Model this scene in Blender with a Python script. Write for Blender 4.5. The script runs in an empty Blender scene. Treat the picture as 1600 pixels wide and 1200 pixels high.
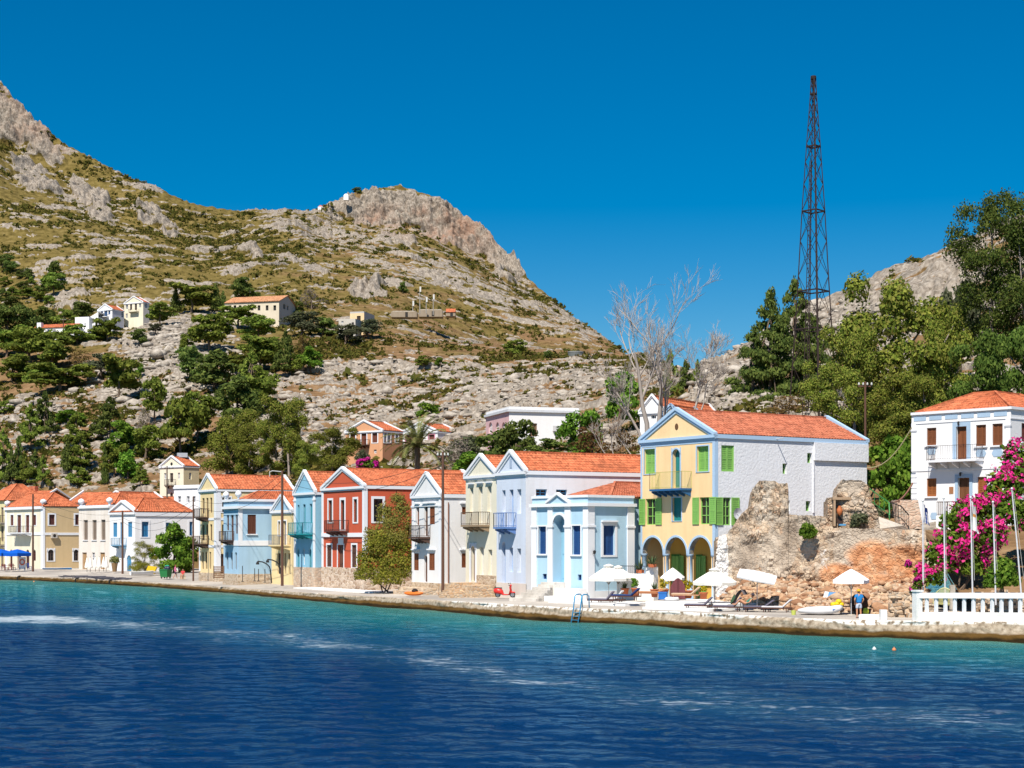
import bpy, bmesh, math, random
import numpy as np
from mathutils import Vector, Matrix
rnd = random.Random(7)
SC = bpy.context.scene
COL = SC.collection

# ---------------------------------------------------------------- camera
F, HZ, CX, CZ = 2600.0, 843.0, 800.0, 6.0        # photo pixels: focal length, horizon row, centre column; camera height
cam_d = bpy.data.cameras.new('camera'); cam = bpy.data.objects.new('camera', cam_d); COL.objects.link(cam)
cam.location = (0, 0, CZ); cam.rotation_euler = (math.radians(90), 0, 0)
cam_d.sensor_width = 36; cam_d.lens = 36 * F / 1600; cam_d.shift_y = (HZ - 600) / 1600
cam_d.clip_start = 0.5; cam_d.clip_end = 6000
SC.camera = cam
# ---------------------------------------------------------------- sky and sun
SUN_EL, SUN_AZ = 53.0, 250.0                     # azimuth: direction towards the sun, counter-clockwise from +X
sd = Vector((math.cos(math.radians(SUN_EL)) * math.cos(math.radians(SUN_AZ)),
             math.cos(math.radians(SUN_EL)) * math.sin(math.radians(SUN_AZ)), math.sin(math.radians(SUN_EL))))
W = bpy.data.worlds.new('World'); SC.world = W; W.use_nodes = True
nt = W.node_tree; bg = nt.nodes['Background']
sky = nt.nodes.new('ShaderNodeTexSky'); sky.sky_type = 'NISHITA'; sky.sun_disc = False
sky.sun_elevation = math.radians(SUN_EL); sky.sun_rotation = math.radians(90 - SUN_AZ)
sky.altitude = 0; sky.air_density = 1.0; sky.dust_density = 0.0; sky.ozone_density = 6.0
hs = nt.nodes.new('ShaderNodeHueSaturation'); hs.inputs['Saturation'].default_value = 1.5; hs.inputs['Hue'].default_value = 0.496
gm = nt.nodes.new('ShaderNodeGamma'); gm.inputs[1].default_value = 1.0
nt.links.new(sky.outputs[0], hs.inputs['Color']); nt.links.new(hs.outputs[0], gm.inputs[0]); nt.links.new(gm.outputs[0], bg.inputs[0])
bg.inputs[1].default_value = 0.06
sl = bpy.data.lights.new('sun', 'SUN'); sl.energy = 4.6; sl.angle = math.radians(0.5); sl.color = (1, 0.93, 0.82)
so = bpy.data.objects.new('sun', sl); COL.objects.link(so); so.rotation_euler = sd.to_track_quat('Z', 'Y').to_euler()
so.location = (-60, -60, 150)
SC.view_settings.view_transform = 'Standard'; SC.view_settings.look = 'None'; SC.view_settings.exposure = 0.6; SC.view_settings.gamma = 1
SC.cycles.max_bounces = 5; SC.cycles.diffuse_bounces = 2; SC.cycles.glossy_bounces = 3; SC.cycles.transmission_bounces = 3
SC.cycles.caustics_reflective = False; SC.cycles.caustics_refractive = False

# ---------------------------------------------------------------- helpers
def kx(px): return (px - CX) / F
def P(px, Y, py=None, z=None):
    return Vector((kx(px) * Y, Y, z if z is not None else CZ - (py - HZ) * Y / F))
def zat(py, Y): return CZ - (py - HZ) * Y / F
def gy(py, z=1.15): return (CZ - z) * F / (py - HZ)
ORG = {}
def tag(o, label=None, cat=None, group=None, kind=None):
    if label: o['label'] = label
    if cat: o['category'] = cat
    if group: o['group'] = group
    if kind: o['kind'] = kind
    return o
def thing(name, label, cat, loc, group=None):
    o = bpy.data.objects.new(name, None); COL.objects.link(o); o.location = loc; o.empty_display_size = .5
    ORG[o.name] = Vector(loc)
    return tag(o, label, cat, group)
def link(name, me, mat, parent=None, loc=None):
    o = bpy.data.objects.new(name, me); COL.objects.link(o)
    for m in (mat if isinstance(mat, (list, tuple)) else [mat]):
        if m is not None: me.materials.append(m)
    if parent is not None: o.parent = parent; ORG[o.name] = ORG[parent.name]
    elif loc is not None: o.location = loc; ORG[o.name] = Vector(loc)
    else: ORG[o.name] = Vector((0, 0, 0))
    return o
class MB:
    def __init__(s): s.v = []; s.f = []; s.m = []; s.mi = 0
    def add(s, vs, fs):
        b = len(s.v); s.v += [tuple(p) for p in vs]; s.f += [tuple(b + i for i in f) for f in fs]; s.m += [s.mi] * len(fs)
    def poly(s, pts): s.add(pts, [tuple(range(len(pts)))])
    def hexa(s, b, t):                            # bottom 4, top 4
        s.add(list(b) + list(t), [(3, 2, 1, 0), (4, 5, 6, 7), (0, 1, 5, 4), (1, 2, 6, 5), (2, 3, 7, 6), (3, 0, 4, 7)])
    def box(s, c, sx, sy, sz, rot=0, tilt=None):  # centre, full sizes
        M = Matrix.Rotation(rot, 3, 'Z')
        if tilt is not None: M = M @ tilt
        c = Vector(c); q = []
        for z in (-.5, .5):
            for x, y in ((-.5, -.5), (.5, -.5), (.5, .5), (-.5, .5)): q.append(c + M @ Vector((x * sx, y * sy, z * sz)))
        s.hexa(q[:4], q[4:])
    def bar(s, a, b, w, h=None, up=Vector((0, 0, 1))):
        a = Vector(a); b = Vector(b); d = (b - a).normalized(); h = h or w
        r = d.cross(up)
        if r.length < 1e-4: r = d.cross(Vector((1, 0, 0)))
        r.normalize(); u = r.cross(d).normalized(); r *= w / 2; u *= h / 2
        s.hexa([a - r - u, a + r - u, a + r + u, a - r + u], [b - r - u, b + r - u, b + r + u, b - r + u])
    def tube(s, pts, r, n=6, cap=True):
        pts = [Vector(p) for p in pts]; rs = r if isinstance(r, (list, tuple)) else [r] * len(pts)
        rings = []; ref = None
        for i, p in enumerate(pts):
            d = (pts[min(i + 1, len(pts) - 1)] - pts[max(i - 1, 0)]).normalized()
            if ref is None: ref = d.orthogonal().normalized()
            x = (ref - d * ref.dot(d)); x = x.normalized() if x.length > 1e-5 else d.orthogonal().normalized(); ref = x
            y = d.cross(x)
            rings.append([p + (x * math.cos(2 * math.pi * k / n) + y * math.sin(2 * math.pi * k / n)) * rs[i] for k in range(n)])
        vs = [q for R in rings for q in R]; fs = []
        for i in range(len(pts) - 1):
            for k in range(n):
                a = i * n + k; b = i * n + (k + 1) % n; fs.append((a, b, b + n, a + n))
        if cap: fs.append(tuple(range(n - 1, -1, -1))); fs.append(tuple((len(pts) - 1) * n + k for k in range(n)))
        s.add(vs, fs)
    def lathe(s, c, prof, n=16, axis=None):      # prof: (radius, height)
        c = Vector(c); vs = []; fs = []
        for r, h in prof:
            for k in range(n): vs.append(c + Vector((r * math.cos(2 * math.pi * k / n), r * math.sin(2 * math.pi * k / n), h)))
        for i in range(len(prof) - 1):
            for k in range(n):
                a = i * n + k; b = i * n + (k + 1) % n; fs.append((a, b, b + n, a + n))
        s.add(vs, fs)
    def grid(s, fn, nu, nv):
        vs = [fn(i / nu, j / nv) for j in range(nv + 1) for i in range(nu + 1)]
        s.add(vs, [(j * (nu + 1) + i, j * (nu + 1) + i + 1, (j + 1) * (nu + 1) + i + 1, (j + 1) * (nu + 1) + i) for j in range(nv) for i in range(nu)])
    def build(s, name, mat, parent=None, smooth=False, loc=None):
        o0 = ORG[parent.name] if parent is not None else (Vector(loc) if loc is not None else Vector((0, 0, 0)))
        me = bpy.data.meshes.new(name)
        me.from_pydata([(p[0] - o0.x, p[1] - o0.y, p[2] - o0.z) for p in s.v], [], s.f)
        if isinstance(mat, (list, tuple)): me.polygons.foreach_set('material_index', s.m)
        if smooth: me.polygons.foreach_set('use_smooth', [True] * len(me.polygons))
        me.update()
        return link(name, me, mat, parent, loc)
def np_mesh(name, V, Q, smooth=False):
    me = bpy.data.meshes.new(name); nv, nq = len(V), len(Q); k = Q.shape[1]
    me.vertices.add(nv); me.vertices.foreach_set('co', np.asarray(V, np.float32).ravel())
    me.loops.add(nq * k); me.loops.foreach_set('vertex_index', Q.astype(np.int32).ravel())
    me.polygons.add(nq); me.polygons.foreach_set('loop_start', np.arange(0, nq * k, k, dtype=np.int32))
    me.polygons.foreach_set('loop_total', np.full(nq, k, np.int32))
    if smooth: me.polygons.foreach_set('use_smooth', np.ones(nq, bool))
    me.update(calc_edges=True); me.validate()
    return me
def vattr(me, name, arr):
    a = me.attributes.new(name, 'FLOAT', 'POINT'); a.data.foreach_set('value', np.asarray(arr, np.float32).ravel())
# numpy noise
def h2(ix, iy, seed=0):
    h = (ix.astype(np.int64) * 374761393 + iy.astype(np.int64) * 668265263 + seed * 974711 + 1013) & 0xffffffff
    h = ((h ^ (h >> 13)) * 1274126177) & 0xffffffff
    h = ((h ^ (h >> 16)) * 2246822519) & 0xffffffff
    return ((h ^ (h >> 15)) & 0xffffff) / float(0xffffff)
def vn(x, y, seed=0):
    ix = np.floor(x); iy = np.floor(y); fx = x - ix; fy = y - iy
    fx = fx * fx * (3 - 2 * fx); fy = fy * fy * (3 - 2 * fy)
    a = h2(ix, iy, seed); b = h2(ix + 1, iy, seed); c = h2(ix, iy + 1, seed); d = h2(ix + 1, iy + 1, seed)
    return (a + (b - a) * fx) * (1 - fy) + (c + (d - c) * fx) * fy
def fbm(x, y, o=4, seed=0):
    t = 0; a = .5; n = 0
    for i in range(o): t = t + a * vn(x, y, seed + i * 17); n += a; x = x * 2.03 + 5.1; y = y * 2.03 + 1.7; a *= .5
    return t / n
def worley(x, y, seed=0):
    ix = np.floor(x); iy = np.floor(y); best = np.full(x.shape, 9.); rid = np.zeros(x.shape); rb = np.zeros(x.shape); sec = np.full(x.shape, 9.)
    for dx in (-1, 0, 1):
        for dy in (-1, 0, 1):
            cx = ix + dx; cy = iy + dy
            d = np.hypot(cx + .1 + .8 * h2(cx, cy, seed) - x, cy + .1 + .8 * h2(cx, cy, seed + 5) - y)
            m = d < best
            sec = np.where(m, best, np.minimum(sec, d))
            rid = np.where(m, h2(cx, cy, seed + 9), rid); rb = np.where(m, h2(cx, cy, seed + 13), rb); best = np.where(m, d, best)
    return best, sec, rid, rb
def sm(a, b, x): t = np.clip((x - a) / (b - a), 0, 1); return t * t * (3 - 2 * t)
# ---------------------------------------------------------------- materials
def S(r, g, b, k=1.0):
    f = lambda c: (c / 255 / 12.92 if c < 10.3 else ((c / 255 + .055) / 1.055) ** 2.4) * k
    return (f(r), f(g), f(b), 1)
def new_mat(name):
    m = bpy.data.materials.new(name); m.use_nodes = True; t = m.node_tree; t.nodes.clear()
    out = t.nodes.new('ShaderNodeOutputMaterial'); b = t.nodes.new('ShaderNodeBsdfPrincipled'); t.links.new(b.outputs[0], out.inputs[0])
    return m, t, b
def N(t, typ, **kw):
    n = t.nodes.new('ShaderNode' + typ)
    for k, v in kw.items():
        if isinstance(k, str) and hasattr(n, k): setattr(n, k, v)
        else: n.inputs[k.replace('_', ' ')].default_value = v
    return n
def mixc(t, fac, a, b, mode='MIX'):
    n = t.nodes.new('ShaderNodeMix'); n.data_type = 'RGBA'; n.blend_type = mode
    for s, v in ((n.inputs[0], fac), (n.inputs[6], a), (n.inputs[7], b)):
        if hasattr(v, 'links') or isinstance(v, bpy.types.NodeSocket): t.links.new(v, s)
        else: s.default_value = v
    return n.outputs[2]
def math_(t, op, a, b=0.0, clamp=False):
    n = t.nodes.new('ShaderNodeMath'); n.operation = op; n.use_clamp = clamp
    for s, v in ((n.inputs[0], a), (n.inputs[1], b)):
        if isinstance(v, bpy.types.NodeSocket): t.links.new(v, s)
        else: s.default_value = v
    return n.outputs[0]
def ramp(t, fac, stops, interp='LINEAR'):
    n = t.nodes.new('ShaderNodeValToRGB'); n.color_ramp.interpolation = interp; e = n.color_ramp.elements
    while len(e) < len(stops): e.new(.5)
    for q, (p, c) in zip(e, stops): q.position = p; q.color = c if len(c) == 4 else (*c, 1)
    t.links.new(fac, n.inputs[0]); return n.outputs[0]
def noise(t, scale, detail=3, vec=None, rough=.55, mapscale=None, coord='Object', dist=0):
    tc = t.nodes.new('ShaderNodeTexCoord'); src = tc.outputs[coord]
    if mapscale:
        mp = t.nodes.new('ShaderNodeMapping'); mp.inputs['Scale'].default_value = mapscale; t.links.new(src, mp.inputs[0]); src = mp.outputs[0]
    n = t.nodes.new('ShaderNodeTexNoise'); n.inputs['Scale'].default_value = scale; n.inputs['Detail'].default_value = detail
    n.inputs['Roughness'].default_value = rough; n.inputs['Distortion'].default_value = dist
    t.links.new(src, n.inputs['Vector']); return n.outputs['Fac']
def bump(t, b, h, strength=.3, dist=.05):
    n = t.nodes.new('ShaderNodeBump'); n.inputs['Strength'].default_value = strength; n.inputs['Distance'].default_value = dist
    t.links.new(h, n.inputs['Height']); t.links.new(n.outputs[0], b.inputs['Normal'])
def attr(t, name):
    n = t.nodes.new('ShaderNodeAttribute'); n.attribute_name = name; return n.outputs['Fac']
_mc = {}
def paint(rgb, rough=.85, dirt=.65, bmp=.25, key=None):
    k = ('p', rgb, rough, dirt, bmp)
    if k in _mc: return _mc[k]
    m, t, b = new_mat('paint'); c = S(*rgb, 0.88)
    dk = tuple(x * y for x, y in zip(c[:3], (.72, .68, .62))) + (1,)
    f1 = ramp(t, noise(t, .9, 5, mapscale=(1.6, 1.6, .22)), [(.45, (0, 0, 0)), (.78, (1, 1, 1))])
    f2 = ramp(t, noise(t, .35, 4), [(.35, (0, 0, 0)), (.8, (1, 1, 1))])
    f = math_(t, 'MULTIPLY', math_(t, 'ADD', f1, f2), dirt * .5, True)
    t.links.new(mixc(t, f, c, dk), b.inputs['Base Color']); b.inputs['Roughness'].default_value = rough
    b.inputs['Specular IOR Level'].default_value = .2
    if bmp: bump(t, b, noise(t, 5, 5), bmp, .04)
    _mc[k] = m; return m
def plain(rgb, rough=.6, metal=0, spec=.4, var=.12, k=0.88):
    key = ('s', rgb, rough, metal, spec, var, k)
    if key in _mc: return _mc[key]
    m, t, b = new_mat('finish'); c = S(*rgb, k); d = tuple(x * (1 - var * 2) for x in c[:3]) + (1,)
    t.links.new(mixc(t, noise(t, 2.2, 4), d, c), b.inputs['Base Color'])
    b.inputs['Roughness'].default_value = rough; b.inputs['Metallic'].default_value = metal; b.inputs['Specular IOR Level'].default_value = spec
    _mc[key] = m; return m
def wood(rgb):
    key = ('w', rgb)
    if key in _mc: return _mc[key]
    m, t, b = new_mat('wood'); c = S(*rgb, 0.88); d = tuple(x * .5 for x in c[:3]) + (1,)
    t.links.new(mixc(t, noise(t, 3, 4, mapscale=(4, 4, .5)), d, c), b.inputs['Base Color']); b.inputs['Roughness'].default_value = .7
    _mc[key] = m; return m
def glass_dark():
    if 'g' in _mc: return _mc['g']
    m, t, b = new_mat('window_glass'); b.inputs['Base Color'].default_value = (.012, .014, .018, 1); b.inputs['Roughness'].default_value = .08
    b.inputs['Specular IOR Level'].default_value = .6; _mc['g'] = m; return m
def stone(cols=((150, 130, 108), (196, 176, 150), (120, 100, 80)), scale=2.2, mortar=(205, 195, 180), edge=.06):
    key = ('st', cols, scale, mortar, edge)
    if key in _mc: return _mc[key]
    m, t, b = new_mat('stone')
    tc = t.nodes.new('ShaderNodeTexCoord'); mp = t.nodes.new('ShaderNodeMapping'); mp.inputs['Scale'].default_value = (1, 1, 1.7); t.links.new(tc.outputs['Object'], mp.inputs[0])
    v = N(t, 'TexVoronoi', Scale=scale); t.links.new(mp.outputs[0], v.inputs['Vector'])
    e = N(t, 'TexVoronoi', feature='DISTANCE_TO_EDGE', Scale=scale); t.links.new(mp.outputs[0], e.inputs['Vector'])
    sp = t.nodes.new('ShaderNodeSeparateColor'); t.links.new(v.outputs['Color'], sp.inputs[0])
    c = ramp(t, sp.outputs[0], [(0, S(*cols[2], .8)), (.45, S(*cols[0], .8)), (1, S(*cols[1], .8))])
    c = mixc(t, .35, c, ramp(t, noise(t, 3, 5), [(.3, S(*cols[2], .8)), (.7, S(*cols[1], .8))]))
    em = ramp(t, e.outputs['Distance'], [(edge * .4, (1, 1, 1)), (edge, (0, 0, 0))])
    t.links.new(mixc(t, em, c, S(*mortar, .75)), b.inputs['Base Color']); b.inputs['Roughness'].default_value = .95; b.inputs['Specular IOR Level'].default_value = .1
    bump(t, b, math_(t, 'ADD', math_(t, 'MINIMUM', e.outputs['Distance'], .15), math_(t, 'MULTIPLY', noise(t, 8, 4), .1)), .8, .25)
    _mc[key] = m; return m
def tile_mat(rgb=(200, 114, 78)):
    key = ('t', rgb)
    if key in _mc: return _mc[key]
    m, t, b = new_mat('roof_tile'); c = S(*rgb, 0.88)
    v = N(t, 'TexVoronoi', Scale=3.2); tc = t.nodes.new('ShaderNodeTexCoord'); t.links.new(tc.outputs['Object'], v.inputs['Vector'])
    sp = t.nodes.new('ShaderNodeSeparateColor'); t.links.new(v.outputs['Color'], sp.inputs[0])
    cc = ramp(t, sp.outputs[0], [(0, tuple(x * .62 for x in c[:3])), (.5, c), (1, (min(1, c[0] * 1.15), c[1] * 1.3, c[2] * 1.35))])
    cc = mixc(t, ramp(t, noise(t, .5, 5), [(.5, (0, 0, 0)), (.8, (.5, .5, .5))]), cc, S(120, 78, 58, .8))
    t.links.new(cc, b.inputs['Base Color']); b.inputs['Roughness'].default_value = .85; b.inputs['Specular IOR Level'].default_value = .2
    bump(t, b, noise(t, 14, 3), .3, .03); _mc[key] = m; return m
def leaf_mat(name, stops, trans=.36):
    key = ('l', name)
    if key in _mc: return _mc[key]
    m = bpy.data.materials.new(name); m.use_nodes = True; t = m.node_tree; t.nodes.clear()
    out = t.nodes.new('ShaderNodeOutputMaterial'); g = t.nodes.new('ShaderNodeNewGeometry')
    n = len(stops); c = ramp(t, g.outputs['Random Per Island'], [(i / max(1, n - 1), s if len(s) == 4 else (*s, 1)) for i, s in enumerate(stops)])
    oi = t.nodes.new('ShaderNodeObjectInfo'); hsv = t.nodes.new('ShaderNodeHueSaturation')
    t.links.new(c, hsv.inputs['Color'])
    t.links.new(math_(t, 'ADD', math_(t, 'MULTIPLY', oi.outputs['Random'], .5), .75), hsv.inputs['Value'])
    t.links.new(math_(t, 'ADD', math_(t, 'MULTIPLY', oi.outputs['Random'], .03), .485), hsv.inputs['Hue'])
    d = t.nodes.new('ShaderNodeBsdfDiffuse'); tr = t.nodes.new('ShaderNodeBsdfTranslucent'); mx = t.nodes.new('ShaderNodeMixShader'); mx.inputs[0].default_value = trans
    t.links.new(hsv.outputs[0], d.inputs[0]); t.links.new(hsv.outputs[0], tr.inputs[0]); t.links.new(d.outputs[0], mx.inputs[1]); t.links.new(tr.outputs[0], mx.inputs[2]); t.links.new(mx.outputs[0], out.inputs[0])
    _mc[key] = m; return m
L_PINE = leaf_mat('pine_needles', [(.085, .135, .024), (.165, .225, .038), (.27, .32, .06), (.14, .175, .04)])
L_DARK = leaf_mat('cypress_needles', [(.06, .095, .026), (.115, .155, .038), (.19, .225, .056)])
L_EUC = leaf_mat('eucalyptus_leaves', [(.085, .13, .022), (.175, .22, .036), (.29, .305, .058), (.2, .18, .05)])
L_GREEN = leaf_mat('green_leaves', [(.055, .105, .022), (.11, .18, .036), (.18, .255, .055)])
L_EUCD = leaf_mat('dark_eucalyptus_leaves', [(.04, .065, .016), (.085, .115, .026), (.15, .17, .04)])
L_BRIGHT = leaf_mat('bright_leaves', [(.06, .13, .018), (.13, .24, .03), (.23, .34, .05)])
L_OLIVE = leaf_mat('olive_leaves', [(.06, .075, .04), (.11, .12, .065), (.15, .155, .09)])
L_TAM = leaf_mat('tamarisk_leaves', [(.13, .16, .025), (.25, .25, .035), (.33, .30, .05), (.19, .16, .05)])
L_TAMD = leaf_mat('tamarisk_dry', [(.2, .21, .045), (.29, .26, .06), (.22, .18, .06), (.22, .21, .05)])
L_BROWN = leaf_mat('dry_leaves', [(.13, .075, .03), (.20, .12, .05), (.10, .09, .03)])
L_GREY = leaf_mat('dry_twigs', [(.20, .17, .14), (.28, .24, .20)])
L_SCRUB = leaf_mat('scrub_leaves', [(.05, .06, .014), (.10, .095, .02), (.17, .13, .035), (.075, .085, .02), (.14, .12, .03)])
L_MAG = leaf_mat('bougainvillea_bracts', [(.60, .012, .24), (.78, .04, .36), (.68, .08, .28)], .35)
L_PALM = leaf_mat('palm_leaflets', [(.12, .15, .04), (.22, .23, .08), (.30, .26, .11)])
L_AGAVE = leaf_mat('agave_leaves', [(.06, .10, .05), (.12, .16, .08)])
L_FLOWER = leaf_mat('yellow_flowers', [(.7, .5, .02), (.25, .25, .03), (.6, .42, .05)])
BARK = wood((120, 100, 82)); BARKP = wood((175, 160, 148)); BARKW = wood((200, 188, 178))

# ground / rock
def terrain_mat():
    m, t, b = new_mat('hillside')
    rk = attr(t, 'rock'); gr = attr(t, 'green'); rd = attr(t, 'red')
    n1 = noise(t, .35, 6); n2 = noise(t, .06, 5); n3 = noise(t, 1.2, 5, mapscale=(1, 1, .6))
    soil = ramp(t, n1, [(.3, (.13, .075, .036)), (.55, (.22, .135, .07)), (.75, (.31, .21, .12))])
    grass = ramp(t, n1, [(.3, (.075, .056, .016)), (.5, (.145, .11, .034)), (.72, (.215, .16, .06))])
    base = mixc(t, ramp(t, math_(t, 'ADD', gr, math_(t, 'MULTIPLY', math_(t, 'SUBTRACT', n2, .5), 1.2)), [(.35, (0, 0, 0)), (.65, (1, 1, 1))]), soil, grass)
    rock = ramp(t, n3, [(.22, (.075, .066, .056)), (.4, (.205, .172, .14)), (.55, (.305, .265, .222)), (.75, (.45, .4, .345))])
    rock = mixc(t, math_(t, 'MULTIPLY', rd, ramp(t, n2, [(.4, (0, 0, 0)), (.6, (1, 1, 1))])), rock, (.28, .17, .12, 1))
    rf = ramp(t, math_(t, 'ADD', rk, math_(t, 'MULTIPLY', math_(t, 'SUBTRACT', n1, .5), .6)), [(.42, (0, 0, 0)), (.6, (1, 1, 1))])
    n4 = noise(t, .5, 6, mapscale=(1, .4, .25)); rock = mixc(t, ramp(t, n4, [(.3, (.75, .75, .75)), (.47, (0, 0, 0))]), rock, (.10, .09, .078, 1))
    t.links.new(mixc(t, rf, base, rock), b.inputs['Base Color']); b.inputs['Roughness'].default_value = 1; b.inputs['Specular IOR Level'].default_value = .05
    bump(t, b, math_(t, 'ADD', n1, n3), .8, .5)
    return m
def boulder_mat():
    m, t, b = new_mat('limestone')
    oi = noise(t, .8, 6)
    t.links.new(ramp(t, oi, [(.28, (.2, .165, .13)), (.5, (.37, .325, .275)), (.7, (.5, .45, .39))]), b.inputs['Base Color']); b.inputs['Roughness'].default_value = 1
    bump(t, b, noise(t, 2.5, 5), .6, .3); return m
def concrete(rgb=(196, 186, 172), dark=(140, 125, 108)):
    key = ('c', rgb, dark)
    if key in _mc: return _mc[key]
    m, t, b = new_mat('concrete')
    c = ramp(t, noise(t, .6, 6), [(.3, S(*dark, 0.88)), (.6, S(*rgb, 0.88))]); c = mixc(t, ramp(t, noise(t, 3, 5), [(.55, (0, 0, 0)), (.8, (.7, .7, .7))]), c, S(*dark, .6))
    t.links.new(c, b.inputs['Base Color']); b.inputs['Roughness'].default_value = .9; bump(t, b, noise(t, 6, 5), .4, .04)
    _mc[key] = m; return m
WHITE = (244, 244, 246); M_WHITE = paint(WHITE, dirt=.25); M_TRIM = paint((238, 240, 246), dirt=.15, bmp=.1)
M_BALC = wood((96, 66, 50)); M_BROWN = wood((142, 82, 44)); M_GLASS = glass_dark(); M_METAL = plain((70, 66, 64), .5, .6)
M_WIRE = plain((40, 38, 38), .6); M_POLE = wood((112, 76, 58)); M_RUST = plain((56, 42, 40), .8, .2); M_TILE = tile_mat(); M_TILE2 = tile_mat((190, 112, 84))
M_STONE = stone(((205, 180, 152), (232, 214, 190), (165, 138, 112)), 2.6, (226, 212, 194))
# ---------------------------------------------------------------- quay
E_PX = np.array([-500, -250, 0, 100, 200, 300, 400, 500, 600, 700, 780, 900, 980, 1115, 1220, 1330, 1430, 1600, 1900, 2200.])
E_Y = np.array([370, 300, 250, 236, 218, 198, 178, 161, 148.5, 138, 129.5, 120.5, 117, 110.5, 106, 102.2, 100.2, 97, 92, 88.])
E_Z = np.array([.6, .6, .6, .6, .6, .62, .68, .78, .86, .93, 1.0, 1.05, 1.05, 1.1, 1.08, 1.05, 1.1, 1.2, 1.2, 1.2])
def edge_xy(px):
    Y = np.interp(px, E_PX, E_Y); return (px - CX) / F * Y, Y
def build_quay():
    pxs = np.arange(-480, 2190, 3.0); Y = np.interp(pxs, E_PX, E_Y)
    ker = np.ones(31) / 31; Yp = np.pad(Y, 15, mode='reflect', reflect_type='odd'); Y = np.convolve(Yp, ker, 'valid')
    X = (pxs - CX) / F * Y; ze = np.interp(pxs, E_PX, E_Z)
    tx = np.gradient(X); ty = np.gradient(Y); L = np.hypot(tx, ty); nx, ny = -ty / L, tx / L       # inland normal
    s_ = np.where(ny < 0, -1, 1); nx *= s_; ny *= s_
    arc = np.cumsum(L)
    prof = [(-.75, -2.0), (-.5, -.35), (-.42, -.12), (-.38, .03), (-.33, .12), (-.3, .22), (-.25, .34), (-.2, .46), (-.16, .6), (-.11, .74), (-.07, .88), (-.03, .96), (.06, 1.0), (.35, 1.0), (.8, 1.0), (1.6, 1.0), (3, 1.0), (5, 1.0), (8, 1.0), (14, 1.0), (22, 1.0), (34, 1.0)]
    V = []
    for i, (d, zz) in enumerate(prof):
        z = ze * zz if zz > 0 else np.full_like(ze, zz)
        dd = np.full_like(ze, d)
        if d < .3:
            r = fbm(arc * .9, np.full_like(arc, z.mean() * 3 + i * .37), 4, 3) - .5
            r2 = fbm(arc * .22, np.full_like(arc, i * .3), 3, 8) - .5
            dd = dd + r * .3 + r2 * .3 * (zz < .9)
            if 0 < zz < 1: z = z + .06 * (vn(arc * 1.3, np.full_like(arc, i * 1.), 5) - .5)
            if zz == 1.0: z = z + .05 * (vn(arc * .8, np.zeros_like(arc), 6) - .5)
        else:
            z = z + np.interp(pxs, [0, 260, 450, 1600], [.04, .04, .02, .012]) * np.minimum(d, 16) + .01 * (vn(arc, np.full_like(arc, d), 4) - .5)
        V.append(np.stack([X + nx * dd, Y + ny * dd, z], 1))
    V = np.stack(V, 0); nr, nc = V.shape[:2]
    idx = np.arange(nr * nc).reshape(nr, nc)
    Q = np.stack([idx[:-1, :-1], idx[:-1, 1:], idx[1:, 1:], idx[1:, :-1]], -1).reshape(-1, 4)
    me = np_mesh('quay', V.reshape(-1, 3), Q)
    m, t, b = new_mat('quay_concrete')
    tc = t.nodes.new('ShaderNodeTexCoord'); sx = t.nodes.new('ShaderNodeSeparateXYZ'); t.links.new(tc.outputs['Object'], sx.inputs[0])
    n1 = noise(t, .8, 6); n2 = noise(t, 3, 6); n3 = noise(t, .12, 4)
    grey = ramp(t, n2, [(.3, S(128, 112, 94, .8)), (.5, S(178, 162, 142, .8)), (.75, S(212, 198, 180, .8))])
    road = ramp(t, n3, [(.35, S(168, 161, 154, .8)), (.65, S(208, 199, 188, .8))])
    road = mixc(t, ramp(t, n1, [(.5, (0, 0, 0)), (.75, (.5, .5, .5))]), road, S(160, 152, 145, .8))
    zz = math_(t, 'ADD', sx.outputs[2], math_(t, 'MULTIPLY', math_(t, 'SUBTRACT', n1, .5), .35))
    zz2 = math_(t, 'ADD', sx.outputs[2], math_(t, 'MULTIPLY', math_(t, 'SUBTRACT', n3, .5), 1.1))
    c = mixc(t, ramp(t, zz, [(.4, (1, 1, 1)), (.52, (0, 0, 0))]), grey, S(112, 84, 44, .7))
    c = mixc(t, ramp(t, zz, [(.14, (1, 1, 1)), (.28, (0, 0, 0))]), c, S(52, 40, 22, .7))
    lip = math_(t, 'MULTIPLY', ramp(t, zz2, [(.86, (0, 0, 0)), (.96, (1, 1, 1))]), ramp(t, n2, [(.42, (0, 0, 0)), (.5, (1, 1, 1))]))
    c = mixc(t, math_(t, 'MULTIPLY', lip, .85), c, S(246, 244, 240, .84))
    up = t.nodes.new('ShaderNodeNewGeometry'); su = t.nodes.new('ShaderNodeSeparateXYZ'); t.links.new(up.outputs['Normal'], su.inputs[0])
    c = mixc(t, ramp(t, su.outputs[2], [(.9, (0, 0, 0)), (.97, (1, 1, 1))]), c, road)
    t.links.new(c, b.inputs['Base Color']); b.inputs['Roughness'].default_value = .95; b.inputs['Specular IOR Level'].default_value = .1
    bump(t, b, math_(t, 'ADD', n1, n2), .7, .12)
    tag(link('quay', me, m), kind='structure')
build_quay()
def ground(px, Y):
    ye = np.interp(px, E_PX, E_Y); return float(np.interp(px, E_PX, E_Z) + np.interp(px, [0, 260, 450, 1600], [.04, .04, .02, .012]) * min(16, max(0, (Y - ye)) * .7))
def on_ground(px, py):
    z = 1.1
    for _ in range(4): Y = gy(py, z); z = ground(px, Y)
    return P(px, Y, z=z)

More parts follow.
